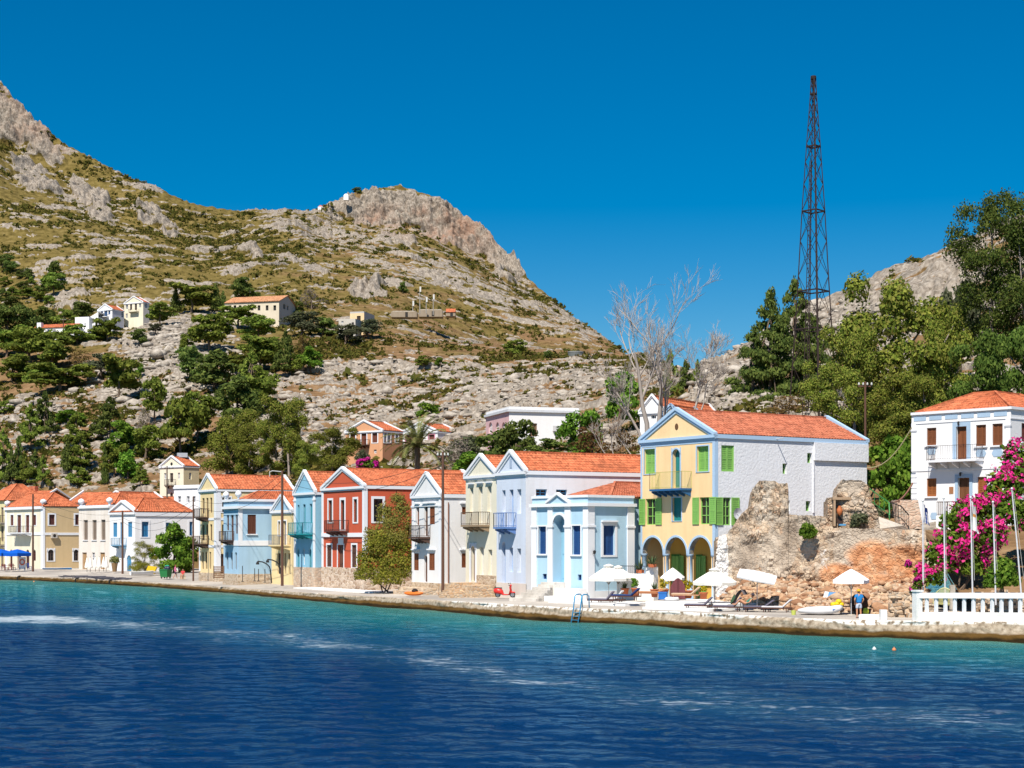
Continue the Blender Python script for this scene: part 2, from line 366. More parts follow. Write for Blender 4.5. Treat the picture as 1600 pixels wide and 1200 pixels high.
# ---------------------------------------------------------------- sea
def build_sea():
    pxs = np.arange(-420, 2030, 3.0)
    pys = np.concatenate([np.arange(896, 1010, .9), np.arange(1010, 1260, 1.5), np.arange(1260, 1500, 8)])
    gx, gyy = np.meshgrid(pxs, pys); Y = CZ * F / (gyy - HZ); X = (gx - CX) / F * Y
    z = np.zeros_like(X); rr = np.random.RandomState(3)
    for i in range(26):
        lam = 1.4 * 1.16 ** i if i < 20 else 25 + 5 * i; lam = min(lam, 30); th = math.radians(rr.normal(70, 32)); k = 2 * math.pi / lam
        amp = .006 * lam ** .6 * rr.uniform(.5, 1.2) * (.75 if lam < 6 else .35)
        z += amp * np.sin(k * (X * math.cos(th) + Y * math.sin(th)) + rr.uniform(0, 6.3)) * (Y / lam < 90)
    z += .09 * (fbm(X / 1.3, Y / 1.8, 3, 21) - .5)
    ye = np.interp(gx, E_PX, E_Y)
    yb = np.interp(gx, [-400, 0, 400, 800, 1200, 1600, 2000], [119, 109, 91, 77, 69, 65, 62])
    d = (Y - yb) / (ye - yb)                       # 1 at the quay, 0 where the bottom drops away
    d = d + .22 * (fbm(X / 14, Y / 22, 4, 31) - .5)
    V = np.stack([X, Y, z], -1).reshape(-1, 3); nr, nc = X.shape; idx = np.arange(nr * nc).reshape(nr, nc)
    Q = np.stack([idx[:-1, :-1], idx[:-1, 1:], idx[1:, 1:], idx[1:, :-1]], -1).reshape(-1, 4)
    me = np_mesh('sea', V, Q, True); vattr(me, 'shoal', d)
    # wake froth at far left; rightward, reflected house brightness painted as pale streak
    wx = [-400, 0, 130, 250, 400, 600, 800, 1000, 1300, 1700]; wy = [963, 968, 971, 981, 994, 1017, 1056, 1084, 1110, 1140]
    yc = np.interp(gx, wx, wy); hw = np.interp(gx, [-400, 0, 200, 330, 500, 800, 1200, 1700], [9, 9, 11, 16, 19, 22, 26, 28])
    st = np.interp(gx, [-400, 0, 110, 190, 330, 500, 700, 900, 1200, 1700], [.42, .42, .42, .42, .4, .38, .36, .35, .32, .28])
    core = np.exp(-((gyy - yc) / hw) ** 2)
    fo = st * core * (.45 + 1.0 * fbm(X / 2.2, Y / 5.5, 4, 41))
    crest = np.exp(-((gyy - np.interp(gx, [-400, 0, 60, 130, 165], [963, 966, 965, 968, 973])) / 4.5) ** 2) * np.interp(gx, [-400, 120, 170], [1, 1, 0])
    fo = fo + crest * (.0 + .75 * fbm(X / .9, Y / 2.5, 4, 44))
    vattr(me, 'foam_and_glint', fo)
    m, t, b = new_mat('sea_water')
    sh = attr(t, 'shoal'); fm = attr(t, 'foam_and_glint')
    body = ramp(t, sh, [(0, (.0, .023, .086)), (.25, (.0, .05, .12)), (.48, (.0, .095, .13)), (.72, (.006, .15, .155)), (.92, (.06, .215, .17)), (1, (.16, .25, .17))])
    fn = noise(t, 2.6, 6, mapscale=(.4, .8, 1), rough=.68); fn2 = noise(t, .35, 4, mapscale=(.5, 1, 1))
    ff = math_(t, 'MULTIPLY', math_(t, 'SUBTRACT', math_(t, 'ADD', fn, math_(t, 'MULTIPLY', math_(t, 'SUBTRACT', fn2, .5), .5)), math_(t, 'SUBTRACT', .70, math_(t, 'MULTIPLY', fm, .46))), 5.5, True)
    ff = math_(t, 'MULTIPLY', ff, ramp(t, fm, [(.05, (0, 0, 0)), (.3, (.62, .62, .62))]))
    body = mixc(t, math_(t, 'MULTIPLY', fm, .42, True), body, (.05, .2, .27, 1))
    t.links.new(mixc(t, ff, body, (.62, .70, .76, 1)), b.inputs['Base Color'])
    t.links.new(math_(t, 'ADD', .06, math_(t, 'MULTIPLY', ff, .6)), b.inputs['Roughness']); b.inputs['IOR'].default_value = 1.33; b.inputs['Specular IOR Level'].default_value = .22
    w1 = noise(t, 1.9, 3, mapscale=(.8, 1, 1), dist=.6); w2 = noise(t, 5.5, 3, mapscale=(.8, 1, 1), dist=.4)
    bn = N(t, 'Bump', Strength=1.0, Distance=.3); t.links.new(math_(t, 'ADD', math_(t, 'MULTIPLY', w1, 1.0), math_(t, 'MULTIPLY', w2, .45)), bn.inputs['Height'])
    t.links.new(bn.outputs[0], b.inputs['Normal']); b.inputs['Specular IOR Level'].default_value = 0; b.inputs['Roughness'].default_value = 1
    for l in list(t.links):
        if l.to_socket == b.inputs['Roughness']: t.links.remove(l)
    gl = t.nodes.new('ShaderNodeBsdfGlossy'); gl.inputs['Roughness'].default_value = .05; gl.inputs['Color'].default_value = (.42, .8, 1, 1); fr = t.nodes.new('ShaderNodeFresnel'); fr.inputs['IOR'].default_value = 1.33; mx = t.nodes.new('ShaderNodeMixShader')
    t.links.new(bn.outputs[0], gl.inputs['Normal']); t.links.new(bn.outputs[0], fr.inputs['Normal'])
    t.links.new(math_(t, 'MULTIPLY', math_(t, 'MULTIPLY', fr.outputs[0], math_(t, 'ADD', .22, math_(t, 'MULTIPLY', sh, .26, True))), math_(t, 'SUBTRACT', 1.0, ff)), mx.inputs[0]); t.links.new(b.outputs[0], mx.inputs[1]); t.links.new(gl.outputs[0], mx.inputs[2])
    t.links.new(mx.outputs[0], [n for n in t.nodes if n.type == 'OUTPUT_MATERIAL'][0].inputs[0])
    tag(link('sea', me, m), kind='structure')
    # sea bed far below, so the sheet never ends in nothing
    mb = MB(); mb.poly([(-900, -60, -3), (900, -60, -3), (900, 420, -3), (-900, 420, -3)]); tag(mb.build('seabed', plain((60, 90, 90))), kind='structure')
build_sea()

# ---------------------------------------------------------------- hills
K = np.array([-600, 0, 150, 300, 450, 600, 750, 900, 1000, 1080, 1140, 1200, 1350, 1440, 1500, 1600, 2200.])
LY = [[400, 322, 305, 276, 212, 187, 171, 160, 152, 148, 123.5, 121.5, 118, 115.5, 109, 108, 104],
      [420, 342, 328, 312, 244, 224, 210, 198, 190, 184, 160, 140, 135, 130, 124, 122, 118],
      [460, 362, 352, 340, 300, 285, 265, 245, 225, 205, 195, 178, 165, 162, 165, 165, 160],
      [520, 430, 420, 410, 400, 380, 350, 330, 290, 240, 225, 215, 205, 200, 200, 200, 195],
      [620, 500, 492, 490, 490, 480, 470, 450, 400, 300, 275, 260, 250, 245, 245, 245, 240],
      [700, 580, 560, 550, 550, 560, 570, 560, 500, 350, 320, 305, 300, 295, 295, 295, 290],
      [800, 740, 720, 710, 700, 720, 720, 700, 590, 440, 400, 380, 370, 370, 370, 370, 370]]
LP = [None, [800, 794, 795, 795, 777, 747, 737, 732, 717, 707, 780, 822, 824, 824, 830, 826, 810],
      [740, 735, 735, 730, 722, 726, 706, 676, 652, 650, 652, 664, 700, 730, 745, 745, 740],
      [640, 620, 615, 612, 605, 625, 615, 600, 590, 600, 600, 605, 600, 590, 585, 575, 560],
      [540, 538, 528, 510, 512, 525, 548, 555, 562, 588, 575, 548, 495, 455, 430, 398, 300],
      [505, 498, 488, 482, 488, 502, 532, 547, 563, 578, 562, 519, 444, 407, 380, 337, 200],
      [350, 330, 360, 395, 412, 420, 450, 510, 568, 605, 605, 565, 505, 462, 432, 400, 300]]
L0Z = [1.2] * 10 + [6.3, 6.5, 6.6, 6.6, 2.4, 2.4, 2.4]
SPX = [-600, -100, 0, 40, 100, 200, 300, 360, 400, 450, 490, 520, 560, 600, 625, 660, 700, 740, 780, 820, 860, 900, 940, 980, 1030, 1080, 1120, 1200, 1350, 1600, 2200]
SPY = [-200, 40, 125, 178, 225, 275, 317, 329, 331, 331, 329, 314, 299, 290, 288, 299, 317, 349, 385, 430, 466, 499, 525, 556, 594, 622, 622, 590, 525, 430, 350]
S8Y = np.interp(np.array(SPX), [-600, 0, 300, 450, 600, 750, 850, 950, 1030, 1080, 1200, 2200], [1000, 900, 870, 880, 900, 890, 850, 760, 620, 560, 480, 470])
S7d = np.interp(np.array(SPX), [-600, 0, 40, 100, 200, 300, 450, 500, 560, 600, 680, 740, 800, 830, 900, 1080], [110, 95, 80, 55, 40, 30, 16, 20, 46, 60, 68, 48, 24, 14, 16, 10])
def smooth1(a, n):
    p = np.pad(a, n // 2, mode='edge'); return np.convolve(p, np.ones(n) / n, 'valid')
T_PX = np.arange(-330, 1900, 1.9)
def build_hills():
    px = T_PX; nY, nZ = [], []
    for i in range(7):
        Y = np.interp(px, K, LY[i])
        if i == 0: z = np.interp(px, K, L0Z)
        else:
            p = np.interp(px, K, LP[i]); p = smooth1(p, 45) if i > 1 else p
            z = CZ - (p - HZ) * Y / F
        if i: Y = smooth1(Y, 45); 
        nY.append(Y); nZ.append(z)
    sky_ = smooth1(np.interp(px, SPX, SPY), 7); Y8 = smooth1(np.interp(px, SPX, S8Y), 25); d7 = np.interp(px, SPX, S7d)
    sky_ = sky_ + 5 * (fbm(px / 22, px * 0, 4, 3) - .5) + 2.5 * (vn(px / 4, px * 0, 5) - .5)
    steep = np.interp(px, [-330, 130, 300, 470, 520, 830, 860, 1900], [14, 18, 60, 60, 10, 10, 50, 50])
    Y7 = Y8 - steep
    nY += [Y7, Y8, Y8 + 160]; nZ += [CZ - (sky_ + d7 - HZ) * Y7 / F, CZ - (sky_ - HZ) * Y8 / F, CZ - (sky_ + 130 - HZ) * (Y8 + 160) / F]
    nY = np.array(nY); nZ = np.array(nZ); cnt = [16, 50, 95, 95, 40, 105, 120, 60, 8]
    RY, RZ = [], []
    tg = lambda A, i: np.zeros_like(A[0]) if i in (0,) or i >= 7 else .5 * (A[i + 1] - A[i - 1])
    for i in range(9):
        a0, a1 = nY[i], nY[i + 1]; z0, z1 = nZ[i], nZ[i + 1]
        for j in range(cnt[i]):
            u = j / cnt[i]
            Y = a0 + (a1 - a0) * u
            if i in (0, 6, 7, 8): z = z0 + (z1 - z0) * u
            else:
                lin = z0 + (z1 - z0) * u; h = u * u * (3 - 2 * u); z = lin * .55 + (z0 + (z1 - z0) * h) * .45 if False else lin
            RY.append(Y); RZ.append(z)
    RY = np.array(RY); RZ = np.array(RZ)
    # soften creases between the control lines
    for _ in range(10):
        RZ[1:-1] = .25 * RZ[:-2] + .5 * RZ[1:-1] + .25 * RZ[2:] if _ < 0 else RZ[1:-1]
    X = (px - CX)[None, :] / F * RY; Y = RY.copy(); Z = RZ.copy()
    pxg = np.broadcast_to(px, X.shape); pyg = HZ - (Z - CZ) * F / Y
    def blobs(lst, fall=1.0):
        out = np.zeros(X.shape)
        for cx, cy, rx, ry, v, ang in lst:
            c, s = math.cos(math.radians(ang)), math.sin(math.radians(ang)); dx = pxg - cx; dy = pyg - cy
            q = ((dx * c + dy * s) / rx) ** 2 + ((-dx * s + dy * c) / ry) ** 2
            out = np.maximum(out, v * np.exp(-q ** 2 * .7))
        return out
    wob = 30 * (fbm(X / 30, (Y * .3 + Z) / 25, 4, 71) - .5)
    pyg = pyg + wob
    crag = blobs([(10, 185, 85, 46, 1, 28), (70, 232, 45, 18, .9, 35), (60, 280, 60, 20, .85, 25), (140, 305, 48, 18, .9, 35), (245, 338, 45, 13, .9, 28), (380, 378, 40, 11, .75, 25), (450, 410, 40, 11, .75, 28),
                  (490, 432, 35, 12, .7, 25), (575, 465, 32, 22, .9, 0), (620, 325, 110, 34, 1, 5), (700, 350, 100, 34, 1, 25), (785, 400, 60, 24, 1, 40), (610, 380, 60, 18, .6, 5)])
    dens = blobs([(480, 350, 120, 18, .62, 14), (560, 390, 110, 14, .6, 18), (680, 440, 130, 22, .7, 14), (640, 410, 60, 14, .6, 10), (760, 460, 80, 16, .6, 18), (880, 500, 70, 20, .5, 30), (700, 630, 270, 60, .80, 0), (600, 590, 170, 22, .9, 0), (880, 600, 150, 30, .62, 0),
                  (270, 545, 95, 60, .92, 0), (240, 620, 130, 60, .75, 0), (60, 640, 90, 30, .75, 0), (120, 720, 180, 60, .7, 0), (430, 650, 90, 60, .85, 0), (560, 700, 200, 40, .8, 0), (100, 430, 60, 25, .5, 0), (140, 460, 100, 20, .5, 0), (830, 700, 200, 50, .7, 0),
                  (1130, 600, 60, 60, .97, 0), (1300, 480, 200, 60, .97, -27), (1480, 430, 140, 60, .98, -27), (1230, 640, 80, 25, .7, 0)])
    dens = np.maximum(dens, .08 + .06 * (Y > 480)); dens = np.where(pxg > 1085, np.maximum(dens, .8 * sm(700, 640, pyg)), dens)
    dens = np.maximum(dens, crag * .6)
    dens = dens * (.55 + .9 * fbm(X / 18, (Y * .3 + Z) / 12, 4, 77))
    flat = sm(6, 30, Y - nY[0][None, :])
    far = sm(420, 620, Y)
    # broad undulation, gullies and diagonal bedding
    Z += flat * (1.2 + 5.5 * far) * (fbm(X / 45, Y / 60, 4, 11) - .5) * 2 * np.minimum(1, (np.abs(nY[8][None, :] - Y) / 60 + .12))
    bed = sm(330, 520, pxg) * far
    b0 = Z * 1.15 + Y * .25 + (.34 * X) * bed
    right = sm(1060, 1120, pxg); b0 = b0 - .45 * X * right
    dsp = np.zeros(X.shape); rock = np.zeros(X.shape)
    for cell, el, hh, wt, sd_ in ((1.6, 2.3, .75, np.ones_like(far), 1), (3.4, 2.6, 1.3, .8 * np.ones_like(far), 2), (7.5, 2.4, 2.0, .25 + .45 * far, 3)):
        wx_ = .35 * (fbm(X / cell, b0 / cell, 3, 90 + sd_) - .5)
        f1, f2, rid, rb = worley(X / (cell * el) + wx_, b0 / (cell * .75) + wx_, sd_ * 31)
        on = (rid < 1 - (1 - np.clip(dens, 0, .97)) ** .36) * wt
        edge = sm(.02, .22, f2 - f1)
        dsp += on * hh * edge * (.45 + .75 * rb) * (.7 + .6 * vn(X / (cell * .35), b0 / (cell * .3), sd_ + 50))
        rock = np.maximum(rock, on * sm(.0, .12, f2 - f1))
    fis = 1 - np.abs(2 * fbm(X / 10 + b0 / 60, b0 / 34, 5, 55) - 1) ** .7
    fis2 = fbm(X / 3.5, b0 / 6, 4, 56)
    cr = sm(.6, .78, crag + 1.1 * (fbm(X / 16, b0 / 13, 5, 57) - .5))
    rid_ = np.abs(2 * fbm(X / 9 + b0 / 70, b0 / 26, 5, 58) - 1) ** .7; rid2 = np.abs(2 * fbm(X / 4.0, b0 / 9, 4, 59) - 1) ** .7
    dsp += cr * (1.5 + 9.0 * (rid_ - .25) + 5.0 * (rid2 - .25)) * (.4 + .6 * far); rock = np.maximum(rock, cr)
    dsp *= flat
    Y -= dsp * .6; Z += dsp * .65
    dsp2 = flat * .5 * (fbm(X / 1.2, b0 / 1.2, 3, 60) - .5) * (1 + far); Z += dsp2
    X = (px - CX)[None, :] / F * RY
    green = np.interp(pyg, [330, 480, 560, 640, 760], [.8, .75, .42, .25, .28]) * np.interp(pxg, [0, 400, 520, 1000, 1100, 1600], [1.1, 1.1, .8, .75, .5, .5])
    red = blobs([(680, 360, 90, 30, 1, 15), (600, 350, 40, 12, .8, 0), (60, 190, 80, 40, .5, 20)])
    V = np.stack([X, Y, Z], -1); nr, nc = X.shape; idx = np.arange(nr * nc).reshape(nr, nc)
    Q = np.stack([idx[:-1, :-1], idx[:-1, 1:], idx[1:, 1:], idx[1:, :-1]], -1).reshape(-1, 4)
    me = np_mesh('hills', V.reshape(-1, 3), Q); vattr(me, 'rock', rock); vattr(me, 'green', green); vattr(me, 'red', red)
    tag(link('hills', me, terrain_mat()), kind='structure')
    return V, rock, crag, dens, green
TV, T_ROCK, T_CRAG, T_DENS, T_GREEN = build_hills()
T_PY = HZ - (TV[..., 2] - CZ) * F / TV[..., 1]
def slope_at(px, py):
    j = int(np.clip(round((px - T_PX[0]) / 1.9), 0, len(T_PX) - 1)); col = T_PY[10:, j]
    k = np.argmax(col <= py); k = k if col[k] <= py else int(np.argmin(col))
    return Vector(TV[10 + k, j])
# loose scrub: countless low bushes over the slopes
def tufts(cs, size, nq, seed, flat=.7, leaf=.45):
    r = np.random.RandomState(seed); n = len(cs); c = np.repeat(cs, nq, 0); s = np.repeat(size, nq)
    d = r.normal(size=(n * nq, 3)); d /= np.linalg.norm(d, axis=1)[:, None]; d[:, 2] = np.abs(d[:, 2]) * flat
    ctr = c + d * (s * r.uniform(.35, 1, n * nq))[:, None]
    return quads(ctr, d, s * leaf, r, .9)
def quads(ctr, nrm, half, r, jit=.8):
    n = len(ctr); nn = nrm + r.normal(size=(n, 3)) * jit; nn /= np.linalg.norm(nn, axis=1)[:, None] + 1e-9
    a = np.cross(nn, r.normal(size=(n, 3))); a /= np.linalg.norm(a, axis=1)[:, None] + 1e-9; b = np.cross(nn, a)
    h = np.asarray(half).reshape(-1, 1) * np.ones((n, 1)); w = h * r.uniform(.45, .8, (n, 1)); h = h * r.uniform(.7, 1.2, (n, 1))
    V = np.stack([ctr - a * h, ctr - b * w, ctr + a * h, ctr + b * w], 1).reshape(-1, 3)
    return V, np.arange(n * 4).reshape(n, 4)
def scatter_scrub():
    r = np.random.RandomState(11)
    vis = np.ones(T_PY.shape, bool); run = np.minimum.accumulate(T_PY, 0); vis = T_PY <= run + 1.0
    w = vis * np.clip(1.1 - T_ROCK * 1.2, 0, 1) * (.25 + T_GREEN) * (T_PY < 790) * (T_PY > 60); w[:14] = 0; w[-9:] = 0; w = w * (1 + 1.2 * (TV[..., 1] < 470))
    w *= (.15 + 1.7 * sm(.38, .62, fbm(TV[..., 0] / 25, TV[..., 1] / 30 + TV[..., 2] / 18, 4, 99)))
    ii = r.choice(w.size, 24000, p=(w / w.sum()).ravel()); c = TV.reshape(-1, 3)[ii]
    size = c[:, 1] / F * np.exp(r.normal(np.log(3.0), .45, len(c))); size = np.clip(size * (1 + .5 * (c[:, 1] < 470)), .3, 2.6)
    V, Q = tufts(c, size, 12, 5)
    tag(link('scrub', np_mesh('scrub', V, Q), L_SCRUB), 'low olive and ochre scrub dotted over the rocky hillsides', 'scrub', kind='stuff')
    # loose limestone boulders
    w = vis * np.clip(T_DENS, 0, 1) ** 2 * (T_PY < 770) * (TV[..., 1] < 520) * (T_PY > 470); w[:16] = 0
    ii = r.choice(w.size, 5200, p=(w / w.sum()).ravel()); c = TV.reshape(-1, 3)[ii]
    s = np.clip(c[:, 1] / F * np.exp(r.normal(np.log(3.2), .5, len(c))), .2, 1.8)
    bm = bmesh.new(); bmesh.ops.create_icosphere(bm, subdivisions=1, radius=1); bv = np.array([v.co[:] for v in bm.verts]); bf = np.array([[v.index for v in f.verts] for f in bm.faces]); bm.free()
    n = len(c); jit = 1 + r.uniform(-.35, .35, (n, len(bv), 1))
    V = bv[None] * jit * s[:, None, None] * np.stack([r.uniform(.9, 1.9, n), r.uniform(.8, 1.2, n), r.uniform(.45, .8, n)], 1)[:, None, :] + c[:, None, :]
    Q = (bf[None] + (np.arange(n) * len(bv))[:, None, None]).reshape(-1, 3)
    tag(link('boulders', np_mesh('boulders', V.reshape(-1, 3), Q), boulder_mat()), 'pale limestone boulders strewn over the slopes', 'rocks', kind='stuff')
scatter_scrub()
# ---------------------------------------------------------------- house builder
def tiles(mb, e0, e1, r1, r0, pitch=.3, row=.42, amp=.045):
    e0, e1, r1, r0 = map(Vector, (e0, e1, r1, r0)); La = (e1 - e0).length; Ls = ((r0 + r1) / 2 - (e0 + e1) / 2).length
    n = (e1 - e0).cross(r0 - e0)
    if n.length < 1e-6: n = (e1 - e0).cross(r1 - e0)
    n.normalize(); n = n if n.z > 0 else -n
    na = max(2, int(La / pitch)) * 3; rows = max(2, int(Ls / row)); vs = []; fs = []; js = []
    for j in range(rows): js += [(j / rows, 1.0), ((j + .97) / rows, .25)]
    js.append((1, .25))
    for v, st in js:
        for i in range(na + 1):
            u = i / na; p = (e0.lerp(e1, u)).lerp(r0.lerp(r1, u), v)
            vs.append(p + n * (amp * (1, -.5, .6)[i % 3] + .05 * st))
    W_ = na + 1
    for j in range(len(js) - 1):
        for i in range(na): a = j * W_ + i; fs.append((a, a + 1, a + W_ + 1, a + W_))
    mb.add(vs, fs)
    b = len(mb.v)                                     # soffit and eave edge give the slab its thickness
    mb.add([e0 - n * .1, e1 - n * .1, r1 - n * .1, r0 - n * .1], [(0, 1, 2, 3)])
    for a, c in ((e0, e1), (e1, r1), (r1, r0), (r0, e0)):
        if (a - c).length > .01: mb.add([a - n * .1, c - n * .1, c + n * .05, a + n * .05], [(0, 1, 2, 3)])
def holewall(mb, pt, a0, a1, z0, z1, ops, dep):
    A = sorted({a0, a1} | {x for o in ops for x in (max(a0, o[0]), min(a1, o[1]))}); Zs = sorted({z0, z1} | {x for o in ops for x in (max(z0, o[2]), min(z1, o[3]))})
    for i in range(len(A) - 1):
        for j in range(len(Zs) - 1):
            ac, zc = (A[i] + A[i + 1]) / 2, (Zs[j] + Zs[j + 1]) / 2
            if A[i + 1] - A[i] < 1e-5 or Zs[j + 1] - Zs[j] < 1e-5 or any(o[0] < ac < o[1] and o[2] < zc < o[3] for o in ops): continue
            mb.add([pt(A[i], 0, Zs[j]), pt(A[i + 1], 0, Zs[j]), pt(A[i + 1], 0, Zs[j + 1]), pt(A[i], 0, Zs[j + 1])], [(0, 1, 2, 3)])
    for o in ops:
        l, r, b, tp = o[:4]; arch = o[4] if len(o) > 4 else 0; d = o[5] if len(o) > 5 else dep
        sp = tp - min((r - l) / 2 * arch, tp - b - .05) if arch else tp
        mb.add([pt(l, 0, b), pt(l, d, b), pt(l, d, sp), pt(l, 0, sp)], [(0, 1, 2, 3)]); mb.add([pt(r, 0, b), pt(r, d, b), pt(r, d, sp), pt(r, 0, sp)], [(0, 1, 2, 3)])
        mb.add([pt(l, 0, b), pt(r, 0, b), pt(r, d, b), pt(l, d, b)], [(0, 1, 2, 3)])
        if not arch: mb.add([pt(l, 0, tp), pt(r, 0, tp), pt(r, d, tp), pt(l, d, tp)], [(0, 1, 2, 3)])
        else:
            m = (l + r) / 2; n = 14; arc = [(m - (r - l) / 2 * math.cos(math.pi * k / n), sp + (tp - sp) * math.sin(math.pi * k / n)) for k in range(n + 1)]
            for k in range(n):
                (x0, y0), (x1, y1) = arc[k], arc[k + 1]
                mb.add([pt(x0, 0, y0), pt(x1, 0, y1), pt(x1, d, y1), pt(x0, d, y0)], [(0, 1, 2, 3)])
                mb.add([pt(x0, 0, y0), pt(x1, 0, y1), pt(x1, 0, tp + 1e-4), pt(x0, 0, tp + 1e-4)], [(0, 1, 2, 3)])
class House:
    def __init__(s, name, label, Z, Cx, Y, vp, Lx, Rx, top, wall, base=.9, side=None, cat='house', group=None, dep=.22, depth=None, width=None):
        s.Z = Z; cpx = s.X(Cx); s.C = Vector((kx(cpx) * Y, Y, 0)); a = vp - CX
        s.u = Vector((-abs(a), F, 0) if a < 0 else (a, F, 0)).normalized()
        s.v = Vector((s.u.y, -s.u.x, 0)) if s.u.y * 1 > 0 else None
        s.zt = zat(s.Yp(top), Y); s.zb = base; s.Y = Y
        s.W = width or s.A('f', s.X(Lx)); s.D = depth or s.A('s', s.X(Rx)); s.dep = dep
        s.wm = wall; s.sm = side or wall; s.ops = {'f': [], 's': []}; s.name = name
        o = s.C + s.u * s.W / 2 + s.v * s.D / 2; s.root = thing(name, label, cat, (o.x, o.y, base), group); s.gables = []
    def X(s, x): return s.Z[0] + s.Z[2] * x
    def Yp(s, y): return s.Z[1] + s.Z[2] * y
    def dirs(s, sd_): return (s.u, s.v) if sd_ == 'f' else (s.v, s.u)
    def A(s, sd_, px, d=0.0):
        w, q = s.dirs(sd_); c = s.C + q * d; k = kx(px); return (k * c.y - c.x) / (w.x - k * w.y)
    def pt(s, sd_, a, d, z):
        w, q = s.dirs(sd_); p = s.C + w * a + q * d; return Vector((p.x, p.y, z))
    def za(s, sd_, a, y, d=0): return zat(s.Yp(y), s.pt(sd_, a, d, 0).y)
    def rect(s, sd_, x0, y0, x1, y1):
        a, b = sorted((s.A(sd_, s.X(x0)), s.A(sd_, s.X(x1)))); m = (a + b) / 2; return a, b, s.za(sd_, m, y1), s.za(sd_, m, y0)
    def pbox(s, mb, sd_, a0, a1, d0, d1, z0, z1):
        p = lambda a, d, z: s.pt(sd_, a, d, z)
        mb.hexa([p(a0, d0, z0), p(a1, d0, z0), p(a1, d1, z0), p(a0, d1, z0)], [p(a0, d0, z1), p(a1, d0, z1), p(a1, d1, z1), p(a0, d1, z1)])
    def leaf(s, mb, sd_, a0, a1, d, z0, z1, out=.05):
        b = min(.09, (a1 - a0) * .18); s.pbox(mb, sd_, a0, a1, d - out * .4, d, z0, z1)
        s.pbox(mb, sd_, a0, a0 + b, d - out, d - out * .4, z0, z1); s.pbox(mb, sd_, a1 - b, a1, d - out, d - out * .4, z0, z1)
        for zz in (z0, (z0 + z1) / 2 - b / 2, z1 - b): s.pbox(mb, sd_, a0 + b, a1 - b, d - out, d - out * .4, zz, zz + b)
        n = int(min(16, (z1 - z0) / .14))
        for k in range(n):
            zc = z0 + (k + .5) * (z1 - z0) / n; s.pbox(mb, sd_, a0 + b, a1 - b, d - out * .8, d - out * .4, zc - .02, zc + .03)
    def win(s, sd_, x0, y0, x1, y1, kind='sh', col=None, arch=0, sur=None, sw=.16, sill=False, lintel=False, fr=None, dep=None, name=None, flank=None, flw=None, lab=None):
        a0, a1, z0, z1 = s.rect(sd_, x0, y0, x1, y1); d = dep or s.dep; s.ops[sd_].append((a0, a1, z0, z1, arch, d))
        col = col or M_BROWN; fr = fr or M_TRIM; nm = name or ('door' if kind == 'dr' else 'window'); e = .015
        mb = MB(); t = .07
        if kind in ('bl',):
            s.pbox(mb, sd_, a0 - e, a1 + e, d - .02, d + .05, z0 - e, z1 + e); o = mb.build(nm, col, s.root)
        elif kind == 'dr':
            m = (a0 + a1) / 2; s.pbox(mb, sd_, a0 - e, a1 + e, d, d + .06, z0 - e, z1 + e)
            for q0, q1 in ((a0 + .03, m - .015), (m + .015, a1 - .03)):
                b = (q1 - q0) * .2
                for h0, h1 in ((.06, .36), (.42, .92)): s.pbox(mb, sd_, q0 + b, q1 - b, d - .03, d, z0 + (z1 - z0) * h0, z0 + (z1 - z0) * h1)
                s.pbox(mb, sd_, q0, q0 + b * .6, d - .04, d, z0, z1); s.pbox(mb, sd_, q1 - b * .6, q1, d - .04, d, z0, z1)
            o = mb.build(nm, col, s.root)
            hb = MB(); s.pbox(hb, sd_, m - .06, m - .03, d - .09, d - .04, z0 + (z1 - z0) * .42, z0 + (z1 - z0) * .42 + .14); hb.build('handle', M_METAL, o)
        else:
            for q in ((a0, a0 + t, z0, z1), (a1 - t, a1, z0, z1), (a0 + t, a1 - t, z0, z0 + t), (a0 + t, a1 - t, z1 - t, z1)): s.pbox(mb, sd_, q[0], q[1], d - .06, d + .02, q[2], q[3])
            m = (a0 + a1) / 2
            if kind in ('gl', 'op'):
                s.pbox(mb, sd_, m - .035, m + .035, d - .05, d + .01, z0 + t, z1 - t); nb = 3 if z1 - z0 > 1.2 else 2
                for k in range(1, nb): zz = z0 + (z1 - z0) * k / nb; s.pbox(mb, sd_, a0 + t, m - .035, d - .045, d + .01, zz - .03, zz + .03); s.pbox(mb, sd_, m + .035, a1 - t, d - .045, d + .01, zz - .03, zz + .03)
                o = mb.build(nm, fr, s.root)
                g = MB(); s.pbox(g, sd_, a0 + .01, a1 - .01, d + .025, d + .05, z0 + .01, z1 - .01); g.build('pane', M_GLASS, o)
            else:
                o = mb.build(nm, col, s.root)
                for q0, q1 in ((a0 + t, m - .008), (m + .008, a1 - t)):
                    g = MB(); s.leaf(g, sd_, q0, q1, d + .03, z0 + t, z1 - t); g.build('shutter', col, o)
        if kind == 'op' or flank:
            fw = flw or (a1 - a0) / 2
            for q0, q1, sg in ((a0 - fw - .02, a0 - .02, -1), (a1 + .02, a1 + fw + .02, 1)):
                g = MB(); s.leaf(g, sd_, q0, q1, -.03, z0, z1); g.build('shutter', flank or col, o)
        if sur:
            g = MB(); w = sw
            s.pbox(g, sd_, a0 - w, a0, -.05, .06, z0 - w * .6, z1 + w); s.pbox(g, sd_, a1, a1 + w, -.05, .06, z0 - w * .6, z1 + w)
            if not arch: s.pbox(g, sd_, a0, a1, -.05, .06, z1, z1 + w)
            else: s.archband(g, sd_, a0, a1, z1, arch, w)
            if nm != 'door': s.pbox(g, sd_, a0, a1, -.05, .06, z0 - w * .6, z0)
            g.build('surround', sur, o)
        if sill: g = MB(); s.pbox(g, sd_, a0 - .15, a1 + .15, -.14, .05, z0 - .12, z0 - .005); g.build('sill', M_TRIM, o)
